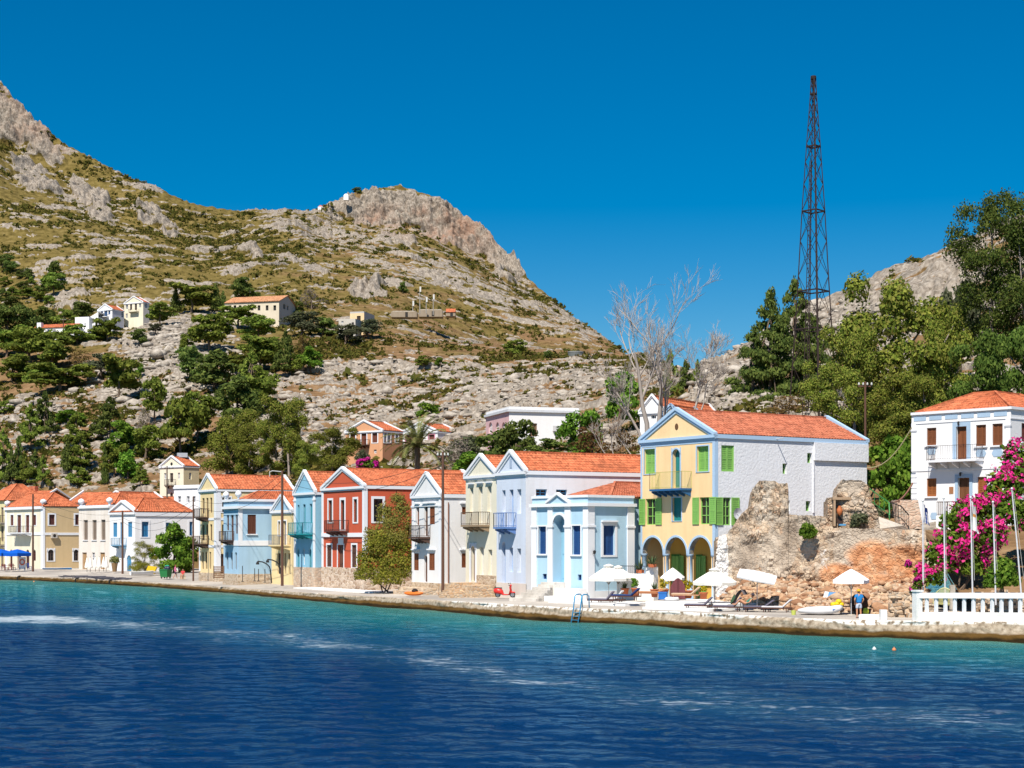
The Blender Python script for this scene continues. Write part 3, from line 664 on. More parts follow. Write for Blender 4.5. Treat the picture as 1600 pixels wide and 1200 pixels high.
        if lintel: g = MB(); s.pbox(g, sd_, a0 - .22, a1 + .22, -.2, .0, z1 + .3, z1 + .42); s.pbox(g, sd_, a0 - .12, a1 + .12, -.1, .0, z1 + .18, z1 + .3); g.build('lintel', M_TRIM, o)
        if lab: o['label'] = lab
        return o
    def archband(s, g, sd_, a0, a1, z1, arch, w, d0=-.05, d1=.06):
        m = (a0 + a1) / 2; r = (a1 - a0) / 2; ry = r * arch; sp = z1 - ry; n = 14
        q = lambda R, k: (m - (r + R) * math.cos(math.pi * k / n), sp + (ry + R) * math.sin(math.pi * k / n))
        for k in range(n):
            A_, B_, C_, D_ = q(0, k), q(w, k), q(w, k + 1), q(0, k + 1)
            g.hexa([s.pt(sd_, *(x[0], d0, x[1])) for x in (A_, B_, C_, D_)], [s.pt(sd_, *(x[0], d1, x[1])) for x in (A_, B_, C_, D_)])
    def band(s, name, mat, sd_, x0, x1, y0, y1, out=.08, parent=None):
        a, b, z0, z1 = s.rect(sd_, x0, y0, x1, y1); g = MB(); s.pbox(g, sd_, a, b, -out, .01, z0, z1); return g.build(name, mat, parent or s.root)
    def bandz(s, name, mat, sides, z0, z1, out=.08, ext=0.0):
        g = MB()
        if 'f' in sides: s.pbox(g, 'f', -out if 's' in sides else 0, s.W + ext, -out, .01, z0, z1)
        if 's' in sides: s.pbox(g, 's', .012, s.D + ext, -out, .01, z0, z1)
        return g.build(name, mat, s.root)
    def gable(s, zr, mat=None, trim=None, over=.25, pitch=.3, ped=None, back=True, tw=.28):
        s.gz = zr; m = s.W / 2; mb = MB(); T = mat or M_TILE; trim = trim or M_TRIM
        zl = s.zt - over * (zr - s.zt) / m * .6
        for a, sg in ((-over, 0), (s.W + over, 1)):
            tiles(mb, s.pt('f', a, .12, zl), s.pt('f', a, s.D - .05, zl), s.pt('f', m, s.D - .05, zr), s.pt('f', m, .12, zr), pitch)
        mb.bar(s.pt('f', m, .1, zr + .08), s.pt('f', m, s.D - .05, zr + .08), .22, .16)
        s.roof = mb.build('roof', T, s.root)
        for d in ((0, s.D) if back else (0,)):
            g = MB()
            for a in (-.14, s.W + .14):
                p0, p1 = s.pt('f', a, d, s.zt - .05), s.pt('f', m, d, zr + .12); dr = (p1 - p0).normalized(); nn = Vector((-dr.z * s.u.x, -dr.z * s.u.y, dr.dot(Vector((s.u.x, s.u.y, 0))))) * (1 if a < m else -1)
                nn = Vector((0, 0, 1)); w = s.v
                for (lo, hi, d0, d1) in ((-.1, .16, -.2, .16), (-.1 - tw * .8, -.1, -.1, .02)):
                    b = [p0 + nn * lo + w * d0, p1 + nn * lo + w * d0, p1 + nn * lo + w * d1, p0 + nn * lo + w * d1]; g.hexa(b, [q + nn * (hi - lo) for q in b])
            if d: g.build('rear_coping', trim, s.root); break
            s.pbox(g, 'f', -.14, s.W + .14, -.2, .0, s.zt - .3, s.zt - .06); s.pbox(g, 'f', -.08, s.W + .08, -.1, .0, s.zt - .45, s.zt - .3)
            s.cornice = g.build('pediment_trim', trim, s.root)
        g = MB(); g.poly([s.pt('f', 0, .0, s.zt), s.pt('f', s.W, .0, s.zt), s.pt('f', m, .0, zr)]); g.poly([s.pt('f', 0, .08, s.zt), s.pt('f', s.W, .08, s.zt), s.pt('f', m, .08, zr)]); g.build('pediment', ped or s.wm, s.root)
        g = MB(); g.poly([s.pt('f', 0, s.D, s.zt), s.pt('f', s.W, s.D, s.zt), s.pt('f', m, s.D, zr)]); g.build('rear_gable', s.sm, s.root)
        g = MB(); s.pbox(g, 's', .05, s.D, -.12, .0, s.zt - .34, s.zt - .02); g.build('eave_trim', trim, s.root)
    def hip(s, zr, inset=None, z0=None, over=.15, mat=None, pitch=.3, back=0.0):
        z0 = z0 or s.zt; W_, D_ = s.W, s.D; i = inset or min(W_, D_) / 2 - .05; o = over; mb = MB()
        c = [(-o, -o + back), (W_ + o, -o + back), (W_ + o, D_ + o), (-o, D_ + o)]; r = [(i, i + back), (W_ - i, i + back), (W_ - i, D_ - i), (i, D_ - i)]
        p = lambda q, z: s.pt('f', q[0], q[1], z)
        for k in range(4):
            l = (k + 1) % 4; tiles(mb, p(c[k], z0), p(c[l], z0), p(r[l], zr), p(r[k], zr), pitch)
            mb.bar(p(c[k], z0 + .1), p(r[k], zr + .1), .2, .14)
            if (Vector(r[k] + (0,)) - Vector(r[l] + (0,))).length > .2: mb.bar(p(r[k], zr + .08), p(r[l], zr + .08), .2, .14)
        mb.poly([p(q, zr) for q in r]); s.roof = mb.build('roof', mat or M_TILE, s.root)
    def parapet(s, z1, mat=None, t=.3):
        g = MB(); s.pbox(g, 'f', 0, s.W, 0, t, s.zt, z1); s.pbox(g, 's', t, s.D, 0, t, s.zt, z1); s.pbox(g, 'f', s.W - t, s.W, t, s.D, s.zt, z1); s.pbox(g, 'f', t, s.W - t, s.D - t, s.D, s.zt, z1)
        g.poly([s.pt('f', .1, .1, s.zt + .05), s.pt('f', s.W - .1, .1, s.zt + .05), s.pt('f', s.W - .1, s.D - .1, s.zt + .05), s.pt('f', .1, s.D - .1, s.zt + .05)])
        return g.build('parapet', mat or s.wm, s.root)
    def balcony(s, sd_, x0, x1, yr, y0, y1, p=1.0, rail=None, slab=None, step=.16, nbr=3, brk=None, th=.035, tiltx=0):
        ar = s.A(sd_, s.X(x1)); al = s.A(sd_, s.X(x0), -p) if sd_ == 'f' else s.A(sd_, s.X(x0))
        a0, a1 = sorted((ar, al)); m = (a0 + a1) / 2
        zr, zf, zs = s.za(sd_, m, yr, -p), s.za(sd_, m, y0, -p), s.za(sd_, m, y1, -p); rail = rail or M_BALC; slab = slab or rail
        g = MB(); s.pbox(g, sd_, a0, a1, -p, 0.0, zf - min(.16, zf - zs), zf); o = g.build('balcony', slab, s.root)
        n = nbr
        for k in range(n):
            a = a0 + .15 + (a1 - a0 - .3) * k / max(1, n - 1); g = MB()
            q = [s.pt(sd_, a - .07, -.02, zf - .17 - .45), s.pt(sd_, a + .07, -.02, zf - .17 - .45), s.pt(sd_, a + .07, -.02, zf - .17), s.pt(sd_, a - .07, -.02, zf - .17)]
            r = [s.pt(sd_, a - .07, -p * .85, zf - .3), s.pt(sd_, a + .07, -p * .85, zf - .3), s.pt(sd_, a + .07, -p * .85, zf - .17), s.pt(sd_, a - .07, -p * .85, zf - .17)]
            g.hexa(q, r); g.build('bracket', brk or slab, o)
        g = MB(); h = th
        path = [s.pt(sd_, a0 + h, -.0, 0), s.pt(sd_, a0 + h, -p + h, 0), s.pt(sd_, a1 - h, -p + h, 0), s.pt(sd_, a1 - h, 0, 0)]
        up = lambda q, z: Vector((q.x, q.y, z))
        for i in range(3):
            A_, B_ = path[i], path[i + 1]
            g.bar(up(A_, zr), up(B_, zr), h * 2, h * 1.6); g.bar(up(A_, zf + .1), up(B_, zf + .1), h * 1.2)
            L = (B_ - A_).length; nn = max(2, int(L / step))
            for k in range(nn + 1): q = A_.lerp(B_, k / nn); w = h * 1.8 if k in (0, nn) else h * .9; g.bar(up(q, zf), up(q, zr), w)
        g.build('railing', rail, o); return o
    def plinth(s, z1, mat=None, sides='fs', out=.1):
        g = MB()
        if 'f' in sides: s.pbox(g, 'f', -out, s.W, -out, .02, s.zb - .6, z1)
        if 's' in sides: s.pbox(g, 's', .025, s.D, -out, .02, s.zb - .6, z1)
        return g.build('plinth', mat or M_STONE, s.root)
    def pil(s, name, mat, sd_, a0, a1, z0, z1, out=.07, cap=None):
        g = MB(); s.pbox(g, sd_, a0, a1, -out, .0, z0, z1)
        if cap is not None: s.pbox(g, sd_, a0 - .06, a1 + .06, -out - .07, .0, cap - .14, cap + .02); s.pbox(g, sd_, a0 - .03, a1 + .03, -out - .04, .0, cap - .22, cap - .14)
        return g.build(name, mat, s.root)
    def finish(s, lower=None):
        b = s.zb - .6
        g = MB(); holewall(g, lambda a, d, z: s.pt('f', a, d, z), 0, s.W, b, s.zt, s.ops['f'], s.dep)
        g.poly([s.pt('f', s.W, 0, b), s.pt('f', s.W, s.D, b), s.pt('f', s.W, s.D, s.zt), s.pt('f', s.W, 0, s.zt)])
        g.poly([s.pt('f', 0, s.D, b), s.pt('f', s.W, s.D, b), s.pt('f', s.W, s.D, s.zt), s.pt('f', 0, s.D, s.zt)])
        g.poly([s.pt('f', .02, .5, s.zt - .02), s.pt('f', s.W - .02, .5, s.zt - .02), s.pt('f', s.W - .02, s.D - .02, s.zt - .02), s.pt('f', .02, s.D - .02, s.zt - .02)])
        if s.sm is s.wm: holewall(g, lambda a, d, z: s.pt('s', a, d, z), 0, s.D, b, s.zt, s.ops['s'], s.dep); g.build('wall', s.wm, s.root)
        else:
            g.build('wall', s.wm, s.root); g = MB(); holewall(g, lambda a, d, z: s.pt('s', a, d, z), 0, s.D, b, s.zt, s.ops['s'], s.dep); g.build('side_wall', s.sm, s.root)
        return s
z1_, z2_, z3_, z4_, z5_, z6_, z7_, z8_ = ((0, 690, .18336), (230, 690, .18336), (430, 690, .18336), (610, 690, .20833), (800, 690, .23339), (980, 620, .28329), (1110, 720, .21663), (1340, 600, .33333))
zr_ = (1400, 600, .125); zb_ = (480, 560, .3625); zc_ = (900, 380, .25); zd_ = (40, 450, .1375); ze_ = (330, 450, .16875)
BL = paint((172, 206, 232)); CRM = paint((242, 234, 212)); YEL = paint((255, 219, 168)); YEL2 = paint((246, 222, 172)); TURQ = paint((150, 202, 230)); RED = paint((206, 96, 68)); BEI = paint((216, 190, 148))
LAV = paint((242, 241, 246)); SKYB = paint((184, 218, 240)); WBL = paint((216, 226, 244)); PEACH = paint((222, 166, 128)); PINK = paint((226, 186, 190)); CREAM2 = paint((238, 226, 200)); GREYW = paint((206, 200, 190))
SIDEB = paint((236, 238, 244), bmp=1.0, dirt=.3); GREEN = wood((156, 216, 110)); TEAL = wood((30, 150, 150)); DBLUE = wood((28, 84, 150)); LBLUE = wood((84, 164, 214)); CBLUE = wood((110, 150, 214)); TQW = wood((22, 160, 172)); GRYW = wood((150, 132, 116)); TAN = wood((200, 160, 112)); BLUT = paint((176, 204, 232), dirt=.1)

# --- yellow house with the arcade
def house_yellow():
    h = House('arcaded_house', 'tall yellow house with green shutters and three pale blue arches', z6_, 483, 128, -900, 75, 1322, 203, YEL, 1.3, SIDEB)
    zr = zat(h.Yp(75), 131.8)
    h.gable(zr, M_TILE2, BLUT, over=.12)
    GF = GREEN
    h.win('f', 95, 288, 155, 425, 'sh', GREEN, sur=BLUT, sw=.1); h.win('f', 250, 288, 292, 502, 'dr', TEAL, arch=1, sur=BLUT, sw=.12, dep=.35)
    h.win('f', 385, 272, 450, 412, 'sh', GREEN, sur=BLUT, sw=.1)
    h.win('f', 102, 562, 158, 706, 'op', GREEN, fr=GREEN, flw=.78); h.win('f', 250, 556, 300, 684, 'sh', TEAL, sur=BLUT, sw=.08); h.win('f', 399, 554, 455, 703, 'op', GREEN, fr=GREEN, flw=.78)
    h.balcony('f', 122, 356, 415, 507, 540, 1.05, plain((196, 200, 90), .5, .3), wood((40, 110, 168)), step=.14, nbr=6, th=.018)
    h.win('s', 519, 268, 590, 412, 'sh', GREEN, dep=.1); h.win('s', 527, 555, 572, 708, 'op', GREEN, fr=GREEN, flw=.8, dep=.18)
    for q in ((857, 368, 880, 425), (993, 310, 1019, 365), (869, 572, 898, 630), (985, 575, 1011, 630)): h.win('s', *q, 'gl', fr=GREEN, dep=.3)
    # arcade: three open arches into a loggia
    zc = zat(620 + .28329 * 868, 130); zb = 1.3; Wd = h.W; col = .42; n = 3; gap = (Wd - .35) / 3; tops = zc + 0.0
    for k in range(3):
        a0 = .3 + k * gap + .12; a1 = .3 + (k + 1) * gap - .2; h.ops['f'].append((a0, a1, zb - .2, zc + (a1 - a0) / 2, 1.0, .45))
        g = MB(); h.archband(g, 'f', a0, a1, zc + (a1 - a0) / 2, 1.0, .17, -.04, .45); g.build('arch', BLUT, h.root)
    for k in range(4):
        a = .3 + k * gap - .04; a = min(max(a, .2), Wd - .2); g = MB(); p = h.pt('f', a, .2, 0)
        g.lathe((p.x, p.y, 0), [(.3, zb - .5), (.3, zb + .25), (.23, zb + .3), (.21, zc - .18), (.3, zc - .12), (.3, zc)], 14); g.build('column', BLUT, h.root, True)
    g = MB(); h.pbox(g, 'f', .1, Wd - .05, 2.4, 2.5, zb - .5, zc + 1.7); h.pbox(g, 'f', .1, Wd - .05, .46, 2.4, zc + 1.45, zc + 1.6); g.build('loggia_wall', paint((232, 186, 96)), h.root)
    for x0, x1 in ((248, 296), (384, 416)):
        a0, a1 = sorted((h.A('f', h.X(x0), 2.4), h.A('f', h.X(x1), 2.4))); g = MB(); h.pbox(g, 'f', a0, a1, 2.3, 2.4, zb - .2, zb + 3.5); d = g.build('door', wood((80, 150, 60)), h.root); m = (a0 + a1) / 2
        g = MB(); h.pbox(g, 'f', a0 + .12, m - .02, 2.26, 2.3, zb, zb + 3.35); h.pbox(g, 'f', m + .02, a1 - .12, 2.26, 2.3, zb, zb + 3.35); g.build('door_leaf', GREEN, d)
        g = MB(); h.leaf(g, 'f', a0 - .55, a0 - .02, 2.28, zb, zb + 3.4); g.build('shutter', GREEN, d)
    # trims: pale blue frame of the front, corner strip, oculus
    g = MB(); h.pbox(g, 'f', -.03, .26, -.03, 0, zc, h.zt - .45); h.pbox(g, 'f', Wd - .22, Wd, -.03, 0, zc, h.zt - .45); h.pbox(g, 'f', .26, Wd - .22, -.03, 0, h.zt - .66, h.zt - .45); h.pbox(g, 's', .0, .3, -.03, 0, .4, h.zt - .34); g.build('corner_trim', BLUT, h.root)
    p = h.pt('f', h.W / 2, -.02, zat(h.Yp(163), 131.5)); g = MB(); dd = h.v
    g.poly([p + h.u * .22 * math.cos(2 * math.pi * k / 16) + Vector((0, 0, .26 * math.sin(2 * math.pi * k / 16))) for k in range(16)]); g.build('oculus', wood((120, 84, 50)), h.root)
    # thicker upper wall towards the rear, ledge and downpipe
    a0, a1 = h.A('s', h.X(1026)), h.D; g = MB(); h.pbox(g, 's', a0, a1, -.2, 0, h.za('s', (a0 + a1) / 2, 356), h.zt - .34); h.pbox(g, 's', a0 - .08, a0 + .02, -.12, 0, h.za('s', a0, 640), h.za('s', a0, 356)); g.build('wall_ledge', SIDEB, h.root)
    a = h.A('s', h.X(818)); zz = h.za('s', a, 232); g = MB(); g.tube([h.pt('s', a, 0, zz), h.pt('s', a, -.9, zz + .02)], .04); g.build('spout', plain((210, 214, 220)), h.root)
    a = h.A('s', h.X(600)); zz = h.za('s', a, 645); g = MB(); pc = h.pt('s', a, -.25, zz); w = h.v
    rim = [pc + (w * math.cos(2 * math.pi * k / 18) + Vector((0, 0, math.sin(2 * math.pi * k / 18)))) * .45 - h.u * 0 for k in range(18)]; cc = pc + h.u * .16
    g.add([cc] + rim, [(0, k + 1, (k + 1) % 18 + 1) for k in range(18)]); g.tube([h.pt('s', a, 0, zz), pc], .03); g.build('satellite_dish', plain((214, 216, 222)), h.root)
    h.finish(); return h
HY = house_yellow()
# --- white house at the right
def house_right():
    h = House('white_house', 'white two storey house with brown shutters and grey-blue panels above the bougainvillea', zr_, 1435, 125, -1632, 195, 0, 290, M_WHITE, 6.4, depth=10.5)
    h.hip(zat(h.Yp(88), 128.5), 3.4, over=-.15, back=.1)
    for q in ((385, 548, 503, 765), (1000, 510, 1125, 775), (1205, 495, 1333, 765)): h.win('f', *q, 'sh', M_BROWN, dep=.14, sill=True)
    gb = paint((172, 198, 224)); h.win('f', 755, 530, 885, 950, 'dr', M_BROWN, sur=gb, sw=.32)
    for q in ((385, 1180, 505, 1405), (1020, 1160, 1136, 1482), (1216, 1160, 1330, 1490)): h.win('f', *q, 'sh', wood((176, 104, 48)), dep=.14, sill=True)
    h.win('f', 776, 1172, 920, 1610, 'dr', wood((130, 80, 44)), sur=gb, sw=.26)
    h.win('s', 1570, 490, 1625, 720, 'sh', wood((120, 60, 50)), dep=.14, sill=True)
    for x0, x1, yc in ((390, 502, 840), (995, 1130, 866), (1198, 1340, 862), (430, 520, 1650)):
        a0, a1 = sorted((h.A('f', h.X(x0)), h.A('f', h.X(x1)))); z = h.za('f', (a0 + a1) / 2, yc); g = MB(); q = (a1 - a0) * .17
        for d0 in (-.03,): g.poly([h.pt('f', a, d0, z + dz) for a, dz in ((a0, 0), (a0 + q, -.27), (a1 - q, -.27), (a1, 0), (a1 - q, .27), (a0 + q, .27))])
        g.build('wall_panel', gb, h.root)
    for k in range(6):
        a0 = h.W * (k + .22) / 6.15; a1 = h.W * (k + 1.0) / 6.15; g = MB(); h.pbox(g, 'f', a0, a1, -.03, 0, h.zt - .62, h.zt - .3); g.build('frieze_panel', gb, h.root)
    h.bandz('cornice', M_TRIM, 'fs', h.zt - .14, h.zt + .06, .14); h.bandz('string_course', M_TRIM, 'fs', h.zt - .86, h.zt - .78, .05)
    z = h.za('f', h.W / 2, 1065); h.bandz('floor_band', M_TRIM, 'fs', z - .06, z + .06, .05)
    for a0, a1 in ((0, .42), (h.W - .42, h.W)):
        h.pil('pilaster', M_TRIM, 'f', a0, a1, z + .06, h.zt - .86, .05, h.zt - 1.25)
    g = MB()
    for k in range(9): zz = z - .35 - k * .42; h.pbox(g, 'f', h.W - .5, h.W + .02, -.04, 0, zz - .18, zz + .18); h.pbox(g, 'f', -.02, .5, -.04, 0, zz - .18, zz + .18)
    g.build('quoins', M_TRIM, h.root)
    h.balcony('f', 380, 1100, 765, 945, 1000, 1.1, plain((84, 62, 56), .6, .4), M_TRIM, step=.15, nbr=5, th=.018)
    o = h.balcony('f', 1120 - 340, 1500, 1640 - 270, 1640 - 20, 1660, 1.6, plain((92, 70, 62), .6, .4), M_TRIM, step=.15, nbr=0, th=.018) if False else None
    # ground terrace with railing
    a0, a1 = sorted((h.A('f', h.X(500), -1.6), h.A('f', h.X(1040)))); g = MB(); zt = zat(804, 122.5); h.pbox(g, 'f', a0, a1, -1.6, .0, 6.0, zt); t = g.build('terrace', M_WHITE, h.root)
    g = MB(); q = [h.pt('f', a1 - .05, 0, 0), h.pt('f', a1 - .05, -1.55, 0), h.pt('f', a0 + .05, -1.55, 0)]
    for i in range(2):
        A_, B_ = q[i], q[i + 1]; L = (B_ - A_).length; n = int(L / .15)
        for zz, w in ((zt + 1.05, .05), (zt + .1, .03)): g.bar(A_ + Vector((0, 0, zz)), B_ + Vector((0, 0, zz)), w)
        for k in range(n + 1): p = A_.lerp(B_, k / n); g.bar(p + Vector((0, 0, zt)), p + Vector((0, 0, zt + 1.05)), .02)
    g.build('railing', plain((92, 70, 62), .6, .4), t)
    a0, a1 = sorted((h.A('f', h.X(666)), h.A('f', h.X(718)))); g = MB(); zc = h.za('f', a0, 1320); h.pbox(g, 'f', a0, a1, -.03, 0, zc - .32, zc + .22); g.build('plaque', plain((176, 122, 84)), h.root)
    for y, x in ((492, 798), (1128, 822)):
        a = h.A('f', h.X(x)); zz = h.za('f', a, y); g = MB(); g.tube([h.pt('f', a, 0, zz + .1), h.pt('f', a, -.22, zz + .15)], .02); p = h.pt('f', a, -.22, zz); g.lathe(p, [(.02, .15), (.09, .1), (.07, -.12), (.02, -.16)], 8); g.build('wall_lamp', M_METAL, h.root)
    h.finish(); return h
HR = house_right()
# --- pale blue neoclassical house
def house_sky():
    h = House('neoclassical_house', 'single storey pale blue neoclassical house with white pilasters and grey steps', z5_, 508, 132, -1400, 135, 815, 357, SKYB, 1.0)
    zc = h.za('f', 0, 430); zp = h.za('f', 0, 560)
    g = MB(); q = lambda a, d, z: h.pt('f', a, d, z); W_ = h.W; z0 = h.zt - .1; zr = zat(755, 139); v0, v1, v2 = 2.6, 6.2, 13.0
    tiles(g, q(.15, v0, z0), q(W_ - .3, v0, z0), q(W_ / 2, v1, zr), q(W_ / 2, v1, zr)); tiles(g, q(.15, v0, z0), q(.15, v2, z0), q(W_ / 2, v2, zr), q(W_ / 2, v1, zr)); tiles(g, q(W_ - .3, v0, z0), q(W_ - .3, v2, z0), q(W_ / 2, v2, zr), q(W_ / 2, v1, zr))
    g.bar(q(.15, v0, z0 + .1), q(W_ / 2, v1, zr + .1), .2, .14); g.bar(q(W_ / 2, v1, zr + .1), q(W_ / 2, v2, zr + .1), .2, .14); g.build('roof', M_TILE2, h.root)
    g = MB(); h.pbox(g, 'f', .0, W_, 0, .3, h.zt, h.zt + .01); h.pbox(g, 'f', .5, W_ - .3, h.D, 12.8, .4, z0 - .05); g.build('rear_wing', SKYB, h.root)
    for q in ((178, 568, 230, 752), (403, 563, 460, 757)): h.win('f', *q, 'sh', DBLUE, dep=.25, sur=M_TRIM, sw=.1, sill=True)
    o = h.win('f', 275, 490, 357, 945, 'dr', paint((150, 200, 226)), arch=1, dep=.9)
    g = MB(); a0, a1, b0, b1 = h.rect('f', 275, 490, 357, 945); h.archband(g, 'f', a0, a1, b1, 1, .2); g.build('arch', M_TRIM, h.root)
    h.win('s', 610, 563, 688, 760, 'sh', DBLUE, dep=.25, sur=M_TRIM, sw=.25, lintel=True)
    for q in ((205, 885, 232, 920), (440, 890, 465, 928)): h.win('f', *q, 'gl', fr=DBLUE, dep=.2, name='vent')
    for x0, x1 in ((135, 168), (243, 275), (357, 396), (480, 508)):
        a0, a1 = sorted((h.A('f', h.X(x0)), h.A('f', h.X(x1)))); h.pil('pilaster', M_TRIM, 'f', max(a0, 0.0), a1, .5, zc, .1, zp)
    D = h.D; h.pil('pilaster', M_TRIM, 's', -.1, .66, .5, zc, .1, h.za('s', .3, 560)); h.pil('pilaster', M_TRIM, 's', D - .78, D, .5, h.za('s', D, 440) - .0, .1, h.za('s', D, 565))
    h.bandz('cornice', M_TRIM, 'fs', zc - .02, zc + .24, .28, .1); h.bandz('cornice', M_TRIM, 'fs', h.zt - .18, h.zt + .02, .1); h.bandz('base_course', M_TRIM, 'fs', .3, h.za('s', 1, 1000), .08)
    g = MB(); a0, a1 = sorted((h.A('f', h.X(240)), h.A('f', h.X(392)))); m = (a0 + a1) / 2; za_ = h.za('f', m, 355, -.2); zb_2 = zc + .24
    for a in (a0, a1):
        p0, p1 = h.pt('f', a, -.3, zb_2), h.pt('f', m, -.3, za_)
        b = [p0, p1, p1 + h.v * .32, p0 + h.v * .32]; g.hexa(b, [q + Vector((0, 0, .2)) for q in b])
    g.build('pediment_trim', M_TRIM, h.root); g = MB(); g.poly([h.pt('f', a0, -.12, zb_2), h.pt('f', a1, -.12, zb_2), h.pt('f', m, -.12, za_)]); g.build('pediment', SKYB, h.root)
    g = MB(); a0, a1 = sorted((h.A('f', h.X(275)), h.A('f', h.X(357)))); n = 7; topz = zat(h.Yp(940), 133)
    h.pbox(g, 'f', a0 - .15, a1 + .1, -1.25, -.1, .6, topz - .04)
    for k in range(n - 1): h.pbox(g, 'f', a1 + .1 + .36 * k, a1 + .1 + .36 * (k + 1), -1.25 - .02 * k, -.09, .6, topz - (k + 1) * (topz - 1.1) / n)
    for k in range(n - 1): h.pbox(g, 'f', a0 + .1, a1 + .1 + .36 * k, -1.25 - .3 * (k + 1), -1.27, .6, topz - (k + 1) * (topz - 1.1) / n - .02)
    g.build('steps', concrete((226, 220, 212), (186, 178, 168)), h.root); g = MB(); h.pbox(g, 'f', -.2, a0 - .16, -1.3, -.3, .5, topz - .5); h.pbox(g, 'f', -.3, a0 + .09, -2.2, -1.31, .5, 1.5); g.build('step_block', M_WHITE, h.root)
    a = h.A('s', h.X(535)); zz = h.za('s', a, 738); g = MB(); p = h.pt('s', a, -.3, zz); g.tube([h.pt('s', a, 0, zz - .2), h.pt('s', a, -.3, zz - .1), p], .025); g.lathe(p, [(.03, .14), (.13, .06), (.1, -.14), (.03, -.18)], 8); g.build('wall_lamp', M_METAL, h.root)
    h.finish(); return h
HS = house_sky()
# --- white and pale blue house with the long tiled roof
def house_wb():
    h = House('gabled_house', 'white and pale blue gabled house with blue balcony and long orange tiled roof', z4_, 1015, 139, -600, 797, 0, 216, WBL, 1.0, LAV, depth=14.5, dep=.32)
    h.gable(zat(h.Yp(84), 141.5), over=.1)
    M2 = paint((228, 234, 246)); MB2 = paint((150, 186, 232))
    for q, c in (((838, 365, 863, 530), M2), ((893, 360, 922, 632), MB2), ((950, 357, 981, 540), M2)): h.win('f', *q, 'sh', c, dep=.35)
    for q, c, ar in (((835, 752, 863, 1060), MB2, 1), ((893, 795, 919, 978), MB2, 0), ((950, 802, 979, 982), M2, 0)): h.win('f', *q, 'dr' if ar else 'sh', c, arch=ar, dep=.35)
    h.balcony('f', 770, 945, 535, 640, 665, 1.0, CBLUE, CBLUE, step=.2, nbr=3)
    for q in ((1092, 357, 1176, 408), (1243, 360, 1327, 408)): h.win('s', *q, 'gl', fr=LBLUE, dep=.3, sill=True)
    p = h.W / 2; g = MB(); zz = zat(h.Yp(160), 141); h.pbox(g, 'f', p - .2, p + .2, -.04, 0, zz - .4, zz + .4); g.build('gable_niche', paint((170, 186, 210)), h.root)
    h.plinth(zat(912, 139), paint((226, 214, 204)), 'f', .06); h.finish(); return h
HW = house_wb()
def house_cream():
    h = House('cream_house', 'narrow cream gabled house with dark wooden balcony and stone steps', z4_, 796, 144, -600, 565, 0, 238, paint((240, 234, 214)), 1.2, depth=9, dep=.32)
    h.gable(zat(h.Yp(107), 146), over=.1)
    M2 = paint((232, 230, 222))
    for q in ((595, 345, 622, 528), (660, 338, 691, 618), (727, 335, 758, 528)): h.win('f', *q, 'sh', M2, dep=.32, lintel=True)
    h.win('f', 605, 782, 637, 1045, 'dr', wood((150, 112, 84)), arch=1, sur=M_TRIM, sw=.28)
    for q in ((668, 792, 701, 1000), (733, 810, 763, 1000)): h.win('f', *q, 'sh', M2, dep=.32)
    h.balcony('f', 527, 745, 530, 625, 650, 1.1, wood((110, 84, 62)), wood((176, 150, 120)), step=.2, nbr=4)
    g = MB(); a0, a1 = sorted((h.A('f', h.X(652)), h.A('f', h.X(795)))); zt = zat(h.Yp(1005), 144.5); h.pbox(g, 'f', a0 + .02, a1, -.08, .02, .4, zt); g.build('plinth', M_STONE, h.root)
    g = MB(); z0 = zat(h.Yp(1062), 145.5); h.pbox(g, 'f', -.0, h.W + 1.2, -2.2, -.1, .4, z0 - .15); a = h.A('f', h.X(640)); h.pbox(g, 'f', a - 1.1, a + .8, -2.21, -.09, z0 - .15, z0 + .02)
    for k in range(6): h.pbox(g, 'f', a - 1.0 - .3 * k, a + .5 - .3 * k, -2.2 - .32 * (k + 1), -2.2, .3, z0 - (k + 1) * (z0 - 1.1) / 7)
    g.build('steps', stone(((214, 178, 140), (240, 214, 180), (190, 150, 116)), 2.4), h.root); h.finish(); return h
HC = house_cream()
